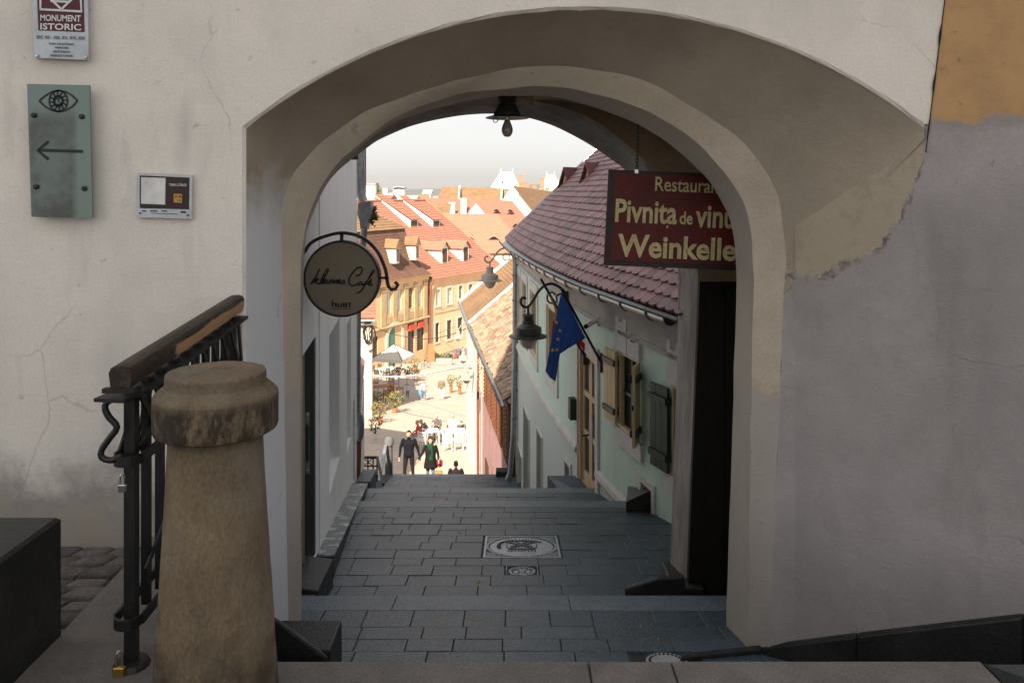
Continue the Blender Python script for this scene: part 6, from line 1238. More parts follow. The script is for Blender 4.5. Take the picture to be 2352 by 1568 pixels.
# ---- brown long roof, white gable with brown roof, white towers
eB0, eB1, rB1, rB0 = P(985, 500, 205), P(1165, 505, 205), P(1175, 434, 218), P(1018, 428, 218)
plane_roof('brown_roofed_house', 'far long house with weathered brown tiled roof', (0, 210, zg), (eB0, eB1, rB1, rB0), M['rt_tan'], 24, .04)
mb = MB()
for x in (1240, 1760): mb.tube([P(*z1(x, 190), 216), P(*z1(x - 10, 350), 206)], .25, 6)
mb.build('roof_ridge_wall', M['farwhite'], label='raised white firewall strips across the far brown roof', cat='wall')
ap, bl_, br_ = P(*z1(1872, 192), 190), P(*z1(1700, 470), 190), P(*z1(2200, 620), 190)
WG_ = thing('white_gable_house', 'house with broad white gable and mossy brown roof', 'building', (12, 192, zg))
mb = MB(); mb.prism([ap, bl_, V(bl_.x, bl_.y, zg), V(br_.x, br_.y, zg), br_], (0, .5, 0)); mb.build('gable_wall', M['farwhite'], WG_)
mb = MB(); r2 = P(*z1(2420, 260), 230); e2 = P(*z1(2700, 700), 225); courses(mb, br_ + V(.5, -.3, 0), e2, r2, ap + V(.2, -.3, .2), 26, .06); mb.build('roof', M['rt_tan'], WG_)
def white_tower(name, label, D, base, top, px):
    t = thing(name, label, 'building', tuple(P(px, 470, D))); (x0, yb, x1), (x2, yt, x3) = base, top; a, b, c, d = P(x0, yb, D), P(x1, yb, D), P(x3, yt, D), P(x2, yt, D); w = (b.x - a.x)
    mb = MB(); m0, m1 = (c + d) / 2 + V(0, w * .5, 0), w * .1
    mb.add([a, b, b + V(0, w, 0), a + V(0, w, 0), d + V(0, w * .35, 0), c + V(0, w * .35, 0), c + V(0, w * .65, 0), d + V(0, w * .65, 0)], [(0, 1, 5, 4), (1, 2, 6, 5), (2, 3, 7, 6), (3, 0, 4, 7), (4, 5, 6, 7)]); mb.build('roof', M['farwhite'], t)
    mb = MB(); mb.box(a.x + .3, b.x - .3, D + .3, D + w, zg, a.z + .05); mb.build('wall', M['farwhite'], t)
    mb = MB(); mb.tube([d + V(0, w * .5, 0), d + V(0, w * .5, w * .12)], .1, 5); mb.tube([c + V(0, w * .5, 0), c + V(0, w * .5, w * .12)], .1, 5); mb.build('finial', M['farwhite'], t)
    mb = MB(); f = lambda u, v: a.lerp(b, u).lerp(d.lerp(c, u) + V(0, w * .35, 0), v) + V(0, -.12, 0); mb.quad(f(.34, .25), f(.40, .25), f(.40, .5), f(.34, .5)); mb.build('window', M['dark'], t); return t
white_tower('white_roof_tower', 'bright white hipped tower roof on the skyline', 260, (z1(1620, 205)[0], z1(0, 205)[1], z1(1975, 0)[0]), (z1(1742, 0)[0], z1(0, 15)[1], z1(1888, 0)[0]), 1160)
white_tower('white_clock_tower', 'second white pointed tower roof close to the green house roof', 250, (1236, 445, 1300), (1257, 402, 1275), 1268)
for (x0, y0, x1, y1), lb in (((1968, 60, 1990, 160), 'left of the two slender brick chimneys beside the white tower roof'), ((1994, 60, 2016, 160), 'right of the two slender brick chimneys beside the white tower roof'), ((1990, 150, 2035, 215), 'low brick chimney under the slender chimney pair'), ((2045, 150, 2090, 225), 'second low brick chimney along the mossy ridge'), ((2135, 170, 2180, 215), 'third small brick chimney along the mossy ridge'), ((2230, 95, 2280, 240), 'tall stepped brick chimney before the second white tower'), ((2290, 215, 2330, 300), 'rightmost small brick chimney before the second white tower')):
    a, b = z1(x0, y0), z1(x1, y1); chimney(a[0], b[0], a[1], b[1], 215 + x0 * .004, M['brick'], lb)
# scattered low roofs between the chimneys and the brown roof
for i, (x0, x1, y0, y1, m) in enumerate(((560, 700, 305, 345, 'farwhite'), (700, 830, 295, 420, 'rt_tan'), (790, 880, 235, 285, 'farwhite'), (200, 370, 300, 350, 'rt_red'))):
    a, b = z1(x0, y0), z1(x1, y1); D = 200 + 15 * i if i < 3 else 118; p, q = P(a[0], a[1], D), P(b[0], b[1], D); t = thing('distant_house', ['pale low house block beyond the ridge', 'tan stepped gable beyond the red ridge', 'tiny white house on the horizon', 'small red roof behind the largest white chimney'][i], 'building', (p.x, D, zg))
    mb = MB(); mb.box(p.x, q.x, D, D + 8, zg if i < 3 else q.z - 3, q.z if i < 3 else q.z - 1); mb.build('wall', M['farwhite'] if i != 1 else M['peach'], t)
    mb = MB(); mb.prism([(p.x - .3, D - .3, q.z), (p.x - .3, D + 8.3, q.z), (p.x - .3, D + 4, p.z)], (q.x - p.x + .6, 0, 0)); mb.build('roof', M[m] if m != 'farwhite' else M['trimfar'], t)
RB = thing('shading_row_house', 'plain row house added unseen behind the white house to shade the square', 'building', (-10, 26, gz(26))); mb = MB(); mb.box(-15, -6.5, 20, 31, -14, -3.4); mb.build('wall', M['farwhite'], RB); mb = MB(); mb.prism([(-15.3, 19.7, -3.4), (-6.3, 19.7, -3.4), (-10.8, 19.7, -1.2)], (0, 11.6, 0)); mb.build('roof', M['rt_red'], RB)  # unseen house, added and sized to shade the left of the square
# ---- low wall between peach and orange roofs and old tan roof strip
a, b = z1(770, 410), z1(1110, 520); p, q = P(a[0], a[1], 150), P(b[0], b[1], 150)
t = thing('tan_roofed_house', 'old house with short tan roof between the two red roofs', 'building', ((p.x + q.x) / 2, 150, zg)); mb = MB(); courses(mb, V(p.x - 3, 148, q.z - 2), V(q.x, 148, q.z - 2), V(q.x, 156, p.z), V(p.x - 3, 156, p.z), 14, .05); mb.build('roof', M['rt_tan'], t); mb = MB(); mb.box(p.x - 2.5, q.x, 148.3, 160, zg, q.z - 2.1); mb.build('wall', M['farwhite'], t)
# ---- left peach house with cables, lean-to canopy
LHc = P(853, 736, 50); g50 = gz(50)
LH = thing('corner_house', 'pale peach corner house with cables beside the square', 'building', (LHc.x, 50, g50))
mb = MB(); mb.prism([V(LHc.x - 8, 50, g50 - 1), V(LHc.x, 50, g50 - 1), V(LHc.x - 2.6, 62, g50 - 1), V(LHc.x - 10, 62, g50 - 1)], (0, 0, LHc.z - g50 + 1)); mb.build('wall', M['trimfar'], LH)
mb = MB(); mb.box(LHc.x - .25, LHc.x + .04, 49.95, 50.3, g50 - 1, LHc.z - .02); mb.build('corner_pilaster', M['trimfar'], LH)
mb = MB(); mb.prism([V(LHc.x - 8, 49.75, LHc.z), V(LHc.x + .25, 49.75, LHc.z), V(LHc.x - 2.4, 62, LHc.z), V(LHc.x - 10, 62, LHc.z)], (0, 0, .22)); mb.build('cornice', M['trimfar'], LH)
mb = MB(); courses(mb, V(LHc.x - 8, 49.6, LHc.z + .24), V(LHc.x + .35, 49.6, LHc.z + .24), V(LHc.x - .4, 54, LHc.z + 1.6), V(LHc.x - 8, 54, LHc.z + 1.6), 10, .05); mb.build('roof', M['rt_red'], LH)
mb = MB(); c = P(845, 780, 49.9)
for i in range(7):
    r1, r2 = rnd(.12, .32), rnd(.5, .85); mb.tube([c + V(rnd(-.1, .1) + r1 * math.cos(q), rnd(-.05, .05), .55 + r2 * math.sin(q) - .1 * i * .3) for q in [2 * math.pi * k / 16 for k in range(16)]], .022, 5, closed=True)
mb.tube([P(820, 748, 49.9), P(856, 746, 49.8)], .07, 6); mb.tube(smoothpts([P(853, 745, 49.8), P(862, 765, 49.8), P(858, 800, 49.8), P(846, 805, 49.8)], 14), .05, 6); mb.build('cable_bundle', M['iron'], LH, kind='stuff')
def wire(name, label, pts, r, m): mb = MB(); mb.tube(smoothpts(pts, 40), r, 5); mb.build(name, m, label=label, cat='cable')
wire('overhead_cable', 'dark cable sagging across the square from the corner house', [P(856, 748, 50), P(900, 766, 48), P(970, 778, 44), P(1030, 770, 40), P(1076, 752, 37)], .022, M['iron'])
wire('overhead_rope', 'pale rope of lights sagging low across the square', [P(853, 861, 50), P(900, 865, 47), P(960, 861, 44), P(1020, 850, 40), P(1060, 843, 36), P(1082, 846, 33)], .045, M['whitepaint'])
wire('string_light_cable', 'thin string of bulbs above the ground floor windows', [P(1000, 768, 98), P(1040, 752, 98), P(1075, 745, 98)], .03, M['iron'])
# lean-to with red sheet tiles close behind the white house
CN = thing('lean_to_roof', 'narrow pinkish tiled lean-to roof behind the white house', 'roof', tuple(P(826, 960, 17)))
M['pinktile'] = mat('faded_pink_tile', (.38, .20, .19), .6, (.30, .15, .14), vs=2, bump=.2, bs=30)
mb = MB(); courses(mb, P(806, 985, 13.4), P(829, 965, 13.4), P(839, 830, 17.5), P(812, 795, 17.5), 26, .02); mb.build('tile_courses', M['pinktile'], CN)
mb = MB(); a, b = P(806, 990, 13.45), P(827, 970, 13.45); c, d = P(837, 840, 17.6), P(810, 800, 17.6); mb.prism([V(a.x, a.y, -12), V(b.x, b.y, -12), V(c.x, c.y, -12), V(d.x, d.y, -12)], (0, 0, 12 + b.z - .2)); mb.build('wall', M['white'], CN)
# ================================================================== pink house row on the right
M['pink'] = mat('pink_plaster', (.52, .31, .31), .9, (.44, .26, .26), vs=1, bump=.25, bs=14); blotch(M['pink'], 1.6, .56, .62, (.36, .20, .14), .8, (1, 1, .6)); M['shut'] = mat('rust_shutter', (.20, .075, .035), .7, (.12, .05, .03), vs=3, bump=.2)
rp = Path([(.10, 20.05), (.05, 20.6), (-1.38, 31.8)], side=1); RE = -5.3
RH = thing('pink_house', 'long pink and white house with old tan tile roof and louvred shutters', 'building', (-.5, 25, gz(25)))
s_split = rp.ray(1108)
mb = MB(); wall(mb, rp, -14, RE, [], b=s_split); mb.build('pink_wall', M['pink'], RH); mb = MB(); wall(mb, rp, -14, RE, [], a=s_split); mb.quad(rp.pt(rp.len, -14), rp.pt(rp.len, RE), rp.pt(rp.len, RE, -6), rp.pt(rp.len, -14, -6)); mb.build('white_wall', M['farwhite'], RH)
TH2 = math.radians(40)
def RF2(s, h): return rp.pt(s, RE + .02 + h * math.sin(TH2), .32 - h * math.cos(TH2))
mb = MB(); mb.loft([[RF2(rp.len * i / 20, h) + V(0, 0, -.05) for i in range(21)] for h in (0, 2, 4, 6)]); mb.quad(RF2(0, 6), RF2(rp.len, 6), RF2(rp.len, 6) + V(5, .5, -5), RF2(0, 6) + V(5, .5, -5)); rr2 = mb.build('roof', M['rt_tan'], RH)
M['oldtile'] = mat('old_tan_tile', (.34, .245, .175), .9, (.24, .15, .10), vs=2.5, bump=.2, bs=30, rand=.35)
mb = MB(); h = .03; i = 0
while h < 5.9:
    s = .5 * (i % 2) * .19
    while s < rp.len - .05:
        p = RF2(s, h); ts = (RF2(min(s + .2, rp.len), h) - RF2(max(s - .2, 0), h)).normalized(); th_ = (RF2(s, h + .1) - p).normalized(); n = ts.cross(th_); n = n if n.z > 0 else -n; j = rnd(.02, .05); w = .088; q0 = p + n * j + th_ * rnd(-.025, .025)
        mb.hexa([q0 - ts * w, q0 + ts * w, q0 + ts * w + th_ * .24 - n * .03, q0 - ts * w + th_ * .24 - n * .03, q0 - ts * w + n * .022, q0 + ts * w + n * .022, q0 + ts * w + th_ * .24 - n * .008, q0 - ts * w + th_ * .24 - n * .008]); s += .19
    h += .165; i += 1
mb.build('roof_tiles', M['oldtile'], rr2, kind='stuff')
mb = MB(); sweep(mb, rp, [(.36 + .07 * math.cos(a), RE - .02 + .07 * math.sin(a)) for a in [math.pi + math.pi * i / 6 for i in range(7)]], 0, rp.len); mb.build('gutter', M['zinc'], RH); mb = MB(); mb.tube([RF2(rp.len, h) + V(0, .02, .04) for h in (0, 2, 4, 6)], .09, 6); mb.build('verge', M['farwhite'], RH)
for i in range(7):
    s = .75 + i * 1.6; mb = MB(); slab(mb, rp, s, s + .62, -7.35, -5.8, .0, .03); w = mb.build('window', M['winfar'], RH)
    for a in (s - .48, s + .64):
        mb = MB(); slab(mb, rp, a, a + .46, -7.4, -5.75, .04, .075); sh = mb.build('shutter', M['shut'] if i < 5 else M['trimfar'], w)
        for k in range(12): mb = MB(); z = -7.3 + k * .125; slab(mb, rp, a + .04, a + .42, z, z + .06, .076, .10); mb.build('louvre', M['shut'] if i < 5 else M['trimfar'], sh)
for s, m_ in ((1.2, 'brownwood'), (7.2, 'brownwood')): mb = MB(); slab(mb, rp, s, s + 1.0, -12.2, -9.4, .0, .04); mb.build('door', M[m_], RH)
mb = MB(); mb.tube([rp.pt(s_split + .4, RE - .2, .12), rp.pt(s_split + .4, -12.5, .12)], .05, 6); mb.build('downpipe', M['rustpipe'], RH)
mb = MB(); mb.tube([rp.pt(.2, -5.4, .1), rp.pt(.2, -9, .1)], .10, 8); mb.build('dark_pipe', M['brownwood'], RH)
# next house of the row
np_ = Path([(-1.42, 32.0), (-2.2, 38.5)], side=1); NE = -5.35
NH = thing('tan_row_house', 'next row house with pale gutter beyond the pink house', 'building', (-1.8, 35, gz(35))); mb = MB(); wall(mb, np_, -15, NE, []); mb.quad(np_.pt(np_.len, -15), np_.pt(np_.len, NE), np_.pt(np_.len, NE, -6), np_.pt(np_.len, -15, -6)); mb.build('wall', M['farwhite'], NH)
def RF3(s, h): return np_.pt(s, NE + h * math.sin(TH2), .3 - h * math.cos(TH2))
mb = MB(); courses(mb, RF3(0, 0), RF3(np_.len, 0), RF3(np_.len, 6), RF3(0, 6), 36, .03); mb.build('roof', M['rt_tan'], NH); mb = MB(); mb.tube([RF3(np_.len, h) + V(0, .03, .05) for h in (0, 2, 4, 6)], .11, 6); mb.build('verge', M['farwhite'], NH); mb = MB(); mb.tube([RF3(0, 0) + V(-.06, 0, 0), RF3(np_.len, 0) + V(-.06, 0, 0)], .08, 6); mb.build('gutter', M['zinc'], NH)
wall_lamp('small pale wall lamp farthest down the row by the square', P(1053, 756, 37), (-1, -.1, 0), M['lampcream'], 1.0, 95)
wall_lamp('pale wall lamp in front of the white shuttered wall', P(1064, 803, 32.5), (-1, -.1, 0), M['lampcream'], 1.0, 85)
wall_lamp('pale wall lamp lowest of the row above the barrels', P(1071, 845, 29), (-1, -.1, 0), M['lampcream'], 1.0, 90)
# ---- stone posts and rails at the top of the lower flight
M['greystone'] = mat('grey_stone', (.13, .13, .135), .85, (.09, .09, .092), vs=6, bump=.4, bs=40)
def post(c, h, r, label):
    t = thing('stone_post', label, 'stone post', tuple(c)); MB().lathe([(r, 0), (r * .92, h * .80)], c, 20).build('shaft', M['greystone'], t, smooth=40); MB().lathe([(r * .92, h * .80), (r * 1.22, h * .82), (r * 1.25, h * .90), (r * 1.05, h * .935), (r * .98, h * .97), (r * .6, h), (.001, h * 1.01)], c, 20).build('cap', M['greystone'], t, smooth=40)
D0 = 18.15 * S
b0 = P(893, 1098, D0); post(b0 + V(0, 0, -.05), (1098 - 1003) / F * D0 + .05, .105, 'dark round stone post left of the couple at the lower flight')
b1 = P(872, 1120, 17.0 * S); post(b1 + V(0, 0, -.25), .34, .13, 'short round stone stump in front of the tall stone post')
mb = MB(); mb.bar(P(871, 1105, 17.2 * S), P(886, 1022, 18.0 * S), .075, .06); mb.build('handrail', M['zinc'], label='pale sloping handrail leaning against the tall stone post', cat='handrail')
IR = thing('iron_fence', 'short black iron fence with crossed top at the left of the lower stairs', 'fence', tuple(P(852, 1110, 17.1 * S))); Df = 17.1 * S
mb = MB(); mb.bar(P(832, 1050, Df), P(866, 1050, Df), .05, .06); mb.bar(P(866, 1050, Df), P(880, 1112, Df - 1.2), .06, .05); mb.build('top_rail', M['iron'], IR)
mb = MB(); mb.bar(P(832, 1070, Df), P(866, 1070, Df), .02, .03); mb.bar(P(832, 1100, Df), P(868, 1100, Df), .02, .03); mb.build('lower_rail', M['iron'], IR)
for x in (834, 845, 857, 866): mb = MB(); mb.bar(P(x, 1052, Df), P(x, 1118, Df), .025, .025); mb.build('upright', M['iron'], IR)
mb = MB(); mb.bar(P(836, 1053, Df), P(855, 1069, Df), .012, .02); mb.bar(P(855, 1053, Df), P(836, 1069, Df), .012, .02); mb.build('cross_bar', M['iron'], IR)
mb = MB(); mb.box(*(lambda a, b: (a.x, b.x, a.y, a.y + .5, b.z - .3, a.z))(P(818, 1106, 9.7 * S), P(850, 1148, 9.7 * S))); mb.build('stone_block', M['granite'], label='grey stone block closing the far end of the ledge', cat='stone block')
mb = MB(); mb.box(*(lambda a, b: (a.x, b.x, a.y, a.y + .35, b.z - .05, a.z))(P(826, 1106, 16.9 * S), P(848, 1118, 16.9 * S))); mb.build('low_box', M['black'], label='low black box beneath the short iron fence', cat='box')
mb = MB(); a, b = P(1139, 1083, 17.5 * S), P(1166, 1100, 17.5 * S); mb.box(a.x, b.x, a.y, a.y + .3, b.z, a.z); bx = mb.build('meter_box', M['black'], label='small black box on the right edge of the lower landing', cat='box')
# ================================================================== people
PM = {}
def cm(c, rough=.8):
    if c not in PM: PM[c] = plain('cloth_%d' % len(PM), c, .95, spec=.08)
    return PM[c]
SKIN = plain('skin', (.50, .30, .21), .6)
def cap(mb, a, b, r0, r1, n=10):
    a, b = Vector(a), Vector(b); t = (b - a); L_ = t.length; t.normalize(); pts, rs = [], []
    for q in (-1, -.7, -.35): pts.append(a + t * r0 * q); rs.append(r0 * math.sqrt(max(.02, 1 - q * q)))
    for q in (0, .33, .66, 1): pts.append(a.lerp(b, q)); rs.append(r0 + (r1 - r0) * q)
    for q in (.35, .7, 1): pts.append(b + t * r1 * q); rs.append(r1 * math.sqrt(max(.02, 1 - q * q)))
    mb.tube(pts, rs, n)
def ell(mb, c, rx, ry, rz, n=12):
    vs_, fs_ = [], []; m_ = 8; c = Vector(c)
    MB.lathe(mb, [(max(.0005, math.sin(math.pi * i / m_)), -math.cos(math.pi * i / m_)) for i in range(m_ + 1)], (0, 0, 0), n, Matrix.Translation(c) @ Matrix.Diagonal((rx, ry, rz, 1)))
def person(name, label, loc, yaw, H, pose, cols, group=None, voxel=.03, fat=1.0, hair_long=False, beard=False, fingers=False, extra=None):
    """pose: joint offsets in a 1.75 m body that faces -Y. cols: top, bottom, shoes, hair"""
    top, bot, sho, hai = cols; J = dict(hipL=(.09, 0, .92), hipR=(-.09, 0, .92), kneeL=(.10, -.02, .50), kneeR=(-.10, -.02, .50), ankL=(.10, .02, .08), ankR=(-.10, .02, .08), shL=(.185, 0, 1.42), shR=(-.185, 0, 1.42), elL=(.25, .02, 1.15), elR=(-.25, .02, 1.15), wrL=(.26, -.06, .90), wrR=(-.26, -.06, .90), pelvis=(0, 0, .95), chest=(0, 0, 1.32), neck=(0, .01, 1.47), head=(0, -.015, 1.625)); J.update(pose); J = {k: Vector(v) for k, v in J.items()}
    mb = MB(); bones = []
    def bone(a, b, r0, r1, mi): cap(mb, J[a] if isinstance(a, str) else a, J[b] if isinstance(b, str) else b, r0, r1); bones.append((J[a] if isinstance(a, str) else Vector(a), J[b] if isinstance(b, str) else Vector(b), mi, (r0 + r1) / 2))
    f = fat
    for s in 'LR':
        bone('hip' + s, 'knee' + s, .088 * f, .062, 2); bone('knee' + s, 'ank' + s, .060, .042, 2); toe = J['ank' + s] + Vector((0, -.15, -.035)); bone(J['ank' + s] + Vector((0, .03, -.03)), toe, .045, .035, 3)
        bone('sh' + s, 'el' + s, .062 * f, .050, 1); bone('el' + s, 'wr' + s, .048, .036, 1)
        w = J['wr' + s]; dv = (w - J['el' + s]).normalized(); bone(w + dv * .02, w + dv * .085, .032, .030, 0)
        if fingers:
            sd_ = dv.cross(Vector((0, 1, 0))).normalized() if abs(dv.y) < .9 else Vector((1, 0, 0))
            for k in range(4): q0 = w + dv * .09 + sd_ * (.013 * (k - 1.5)); l = (.055, .068, .064, .048)[k]; q1 = q0 + dv * l * .55 + Vector((0, -.008, 0)); bone(q0, q1, .010, .009, 0); bone(q1, q1 + dv * l * .45 + Vector((0, -.014, 0)), .009, .007, 0)
            bone(w + dv * .03 + Vector((0, -.022, 0)), w + dv * .085 + Vector((0, -.045, 0)), .011, .008, 0)
    pe, ch, ne = J['pelvis'], J['chest'], J['neck']
    def sec(c, rx, ry, up): return c, rx, ry, up
    ax = [(pe + (ch - pe) * -.16, .135 * f, .10 * f), (pe, .165 * f, .125 * f), (pe.lerp(ch, .35), .150 * f, .110 * f), (pe.lerp(ch, .7), .165 * f, .115 * f), (ch, .180 * f, .118 * f), (ch.lerp(ne, .45), .165, .095), (ch.lerp(ne, .8), .09, .07), (ne, .058, .058)]
    side = (J['shL'] - J['shR']).normalized(); rings = []
    for c, rx, ry in ax:
        up = (ch - pe).normalized(); fw = side.cross(up).normalized(); rings.append([c + side * rx * math.cos(q) + fw * ry * math.sin(q) for q in [2 * math.pi * k / 16 for k in range(16)]])
    mb.loft(rings, True); mb.add(rings[0], [tuple(range(16))]); mb.add(rings[-1], [tuple(range(15, -1, -1))]); bones.append((pe, ch, 1, .15)); bones.append((ch, ne + Vector((0, 0, -.03)), 1, .15))
    bone('neck', J['head'] + Vector((0, .01, -.06)), .055, .052, 0); hd = J['head']
    ell(mb, hd, .078, .098, .122); ell(mb, hd + Vector((0, -.03, -.05)), .058, .065, .065); cap(mb, hd + Vector((0, -.095, .01)), hd + Vector((0, -.112, -.025)), .011, .014, 6)
    for s in (-1, 1): ell(mb, hd + Vector((s * .078, .01, -.01)), .012, .025, .034, 6)
    ell(mb, hd + Vector((0, .016, .028)), .086, .096, .108)
    me = bpy.data.meshes.new('body'); me.from_pydata(mb.v, [], mb.f); ob = bpy.data.objects.new('tmp', me); COL.objects.link(ob)
    bm = bmesh.new(); bm.from_mesh(me); bmesh.ops.recalc_face_normals(bm, faces=bm.faces); bm.to_mesh(me); bm.free()
    rm = ob.modifiers.new('r', 'REMESH'); rm.mode = 'VOXEL'; rm.voxel_size = voxel; sm_ = ob.modifiers.new('s', 'SMOOTH'); sm_.factor = .5; sm_.iterations = 2
    dg = bpy.context.evaluated_depsgraph_get(); m2 = bpy.data.meshes.new_from_object(ob.evaluated_get(dg)); bpy.data.objects.remove(ob)
    for m in (SKIN, cm(top), cm(bot), cm(sho, .5), cm(hai, .6)): m2.materials.append(m)
    for p in m2.polygons:
        c = p.center; v = c - hd
        if v.length < .19 and c.z > hd.z - .13 and abs(v.x) < .12:
            hair = (v.z > .06 and not (v.y < -.06 and v.z < .085)) or (v.y > .025 and v.z > -.075); mi = 4 if hair else 0
            if beard and v.z < -.062 and v.y < -.02: mi = 4
            if v.z < -.1 and v.y > -.02: mi = 1
        else:
            best = 1e9; mi = 1
            for a, b, k, r in bones:
                d = b - a; u = max(0, min(1, (c - a).dot(d) / max(d.length_squared, 1e-6))); q = (c - a - d * u).length - r
                if q < best: best = q; mi = k
            if mi == 2 and c.z > J['hipL'].z + .02 and pe.z > .8: mi = 1
        p.material_index = mi; p.use_smooth = True
    k = H / 1.75; m2.name = name
    t = thing(name, label, 'person', tuple(loc), group); b = bpy.data.objects.new('body', m2); COL.objects.link(b); b.parent = t; t.scale = (k, k, k); t.rotation_euler = (0, 0, yaw); ORG[t.name] = Vector((0, 0, 0))
    if hair_long:
        h = MB(); h.lathe([(.02, .15), (.075, .13), (.10, .06), (.108, -.02), (.112, -.12), (.105, -.22), (.07, -.28)], hd + Vector((0, .045, 0)), 14); h.v = [v for v in h.v]; h.build('hair', cm(hai, .6), t, smooth=True)
    if extra: extra(t, J)
    return t
WALK = dict(kneeL=(.10, -.12, .52), ankL=(.10, -.14, .08), kneeR=(-.10, .02, .50), ankR=(-.10, .20, .12), elL=(.25, .10, 1.16), wrL=(.25, .02, .93), elR=(-.25, -.05, 1.16), wrR=(-.24, -.18, .95))
def stairz(y):
    d = y / S; i = math.floor((d - DL) / ((27.4 - DL) / 28)); return (zD(DL) + (ze - zD(DL)) * (i + 1) / 28) * S
def coat(t, J):
    h = MB(); c = Vector((0, .0, 0)); h.lathe([(.10, 1.42), (.185, 1.36), (.20, 1.2), (.19, 1.05), (.215, .9), (.245, .72), (.25, .66)], (0, .005, 0), 20); h.build('coat', cm((.016, .015, .014)), t, smooth=True)
    h = MB(); h.lathe([(.075, 1.53), (.115, 1.49), (.13, 1.44), (.10, 1.40)], (0, -.02, 0), 16); h.hexa([Vector(p) for p in ((-.03, -.20, .98), (.10, -.21, .98), (.10, -.17, .98), (-.03, -.17, .98), (-.06, -.17, 1.45), (.09, -.17, 1.45), (.09, -.13, 1.45), (-.06, -.13, 1.45))]); h.build('scarf', cm((.012, .06, .030)), t, smooth=40)
    for nm, c, s_, col in (('shoulder_bag', (.30, .05, .78), (.13, .08, .12), (.16, .02, .03)), ('wicker_bag', (.30, -.10, .42), (.14, .09, .14), (.30, .17, .07))):
        h = MB(); h.box(c[0] - s_[0], c[0] + s_[0], c[1] - s_[1], c[1] + s_[1], c[2] - s_[2], c[2] + s_[2], bev=.05); h.tube([Vector((c[0] - s_[0] * .7, c[1], c[2] + s_[2])), Vector((c[0], c[1], c[2] + s_[2] + .18)), Vector((c[0] + s_[0] * .7, c[1], c[2] + s_[2]))], .012, 6); h.build(nm, cm(col), t)
Dm = 28.2
zm = stairz(Dm); xm = (939 - CX) / F * Dm; hm = -(988 - HY) / F * Dm - zm
person('person', 'bearded man in black jacket and dark trousers coming up the stairs', (xm, Dm, zm), .0, hm, dict(kneeL=(.13, -.02, .5), ankL=(.15, .02, .08), kneeR=(-.13, -.03, .5), ankR=(-.15, 0, .08), elL=(.29, .03, 1.16), wrL=(.36, -.06, .92), elR=(-.28, .03, 1.16), wrR=(-.30, -.04, .90)), ((.012, .012, .016), (.022, .018, .018), (.02, .015, .012), (.012, .008, .006)), voxel=.014, beard=True, fingers=True, fat=1.1)
Dw = 28.0; zw = stairz(Dw); hw = -(1004 - HY) / F * Dw - zw
person('person', 'woman in black coat and green scarf holding the man by the hand', ((989 - CX) / F * Dw, Dw, zw), .0, hw, dict(elR=(-.30, 0, 1.18), wrR=(-.43, -.06, .98), kneeL=(.10, -.12, .52), ankL=(.11, -.10, .1), elL=(.27, .02, 1.15), wrL=(.30, -.10, .98)), ((.016, .015, .014), (.10, .16, .26), (.03, .02, .015), (.045, .024, .014)), voxel=.014, hair_long=True, fingers=True, extra=coat)
D3 = 28.7; SITP = dict(hipL=(.09, 0, .50), hipR=(-.09, 0, .50), kneeL=(.13, -.36, .50), kneeR=(-.13, -.36, .50), ankL=(.13, -.42, .08), ankR=(-.13, -.42, .08), pelvis=(0, 0, .53), chest=(0, -.03, .90), neck=(0, -.04, 1.05), head=(0, -.06, 1.205), shL=(.20, -.04, 1.0), shR=(-.20, -.04, 1.0), elL=(.28, -.12, .75), elR=(-.28, -.12, .75), wrL=(.14, -.32, .66), wrR=(-.14, -.32, .66))
person('person', 'man in dark jacket sitting on the stairs, seen from behind', ((1047 - CX) / F * D3, D3, -(1059 - HY) / F * D3 - 1.325), math.pi, 1.75, SITP, ((.022, .016, .020), (.03, .03, .04), (.02, .02, .02), (.016, .01, .008)), voxel=.02, fat=1.1)
def at_ground(px, py): return G(px, py)
def walker(label, px, pyf, pyh, yaw, cols, pose=WALK, **k):
    g = at_ground(px, pyf); H = (pyf - pyh) / F * g.y; return person('person', label, tuple(g), yaw, H, pose, cols, 'people on the square', **k)
walker('boy in pale blue jumper walking towards the stairs', 936, 915, 879, 0, ((.50, .60, .72), (.10, .08, .07), (.5, .5, .5), (.45, .33, .18)), voxel=.035)
walker('small child in turquoise beside the woman', 965, 917, 891, .5, ((.12, .42, .62), (.20, .40, .55), (.4, .4, .4), (.35, .22, .12)), voxel=.035)
walker('woman in mauve jumper and jeans leading a child', 974, 920, 872, .1, ((.40, .32, .36), (.13, .17, .24), (.5, .5, .5), (.14, .08, .05)), voxel=.03)
walker('man in brown jacket and pale trousers walking away', 1014, 918, 866, math.pi, ((.20, .15, .10), (.55, .58, .62), (.30, .16, .08), (.62, .58, .52)), voxel=.03, fat=1.1)
SIT = dict(hipL=(.09, 0, .50), hipR=(-.09, 0, .50), kneeL=(.11, -.42, .50), kneeR=(-.11, -.42, .50), ankL=(.11, -.40, .08), ankR=(-.11, -.40, .08), pelvis=(0, 0, .53), chest=(0, -.04, .90), neck=(0, -.05, 1.05), head=(0, -.08, 1.205), shL=(.185, -.05, 1.0), shR=(-.185, -.05, 1.0), elL=(.24, -.12, .75), elR=(-.24, -.12, .75), wrL=(.14, -.32, .66), wrR=(-.14, -.32, .66))
SITLEAN = dict(SIT, chest=(0, -.22, .82), neck=(0, -.34, .92), head=(0, -.42, 1.03), shL=(.185, -.28, .90), shR=(-.185, -.28, .90), elL=(.2, -.42, .66), elR=(-.2, -.42, .66), wrL=(.08, -.5, .60), wrR=(-.08, -.5, .60))
CROSS = dict(SIT, elL=(.25, -.14, .78), elR=(-.25, -.14, .78), wrL=(-.06, -.24, .80), wrR=(.06, -.25, .77))
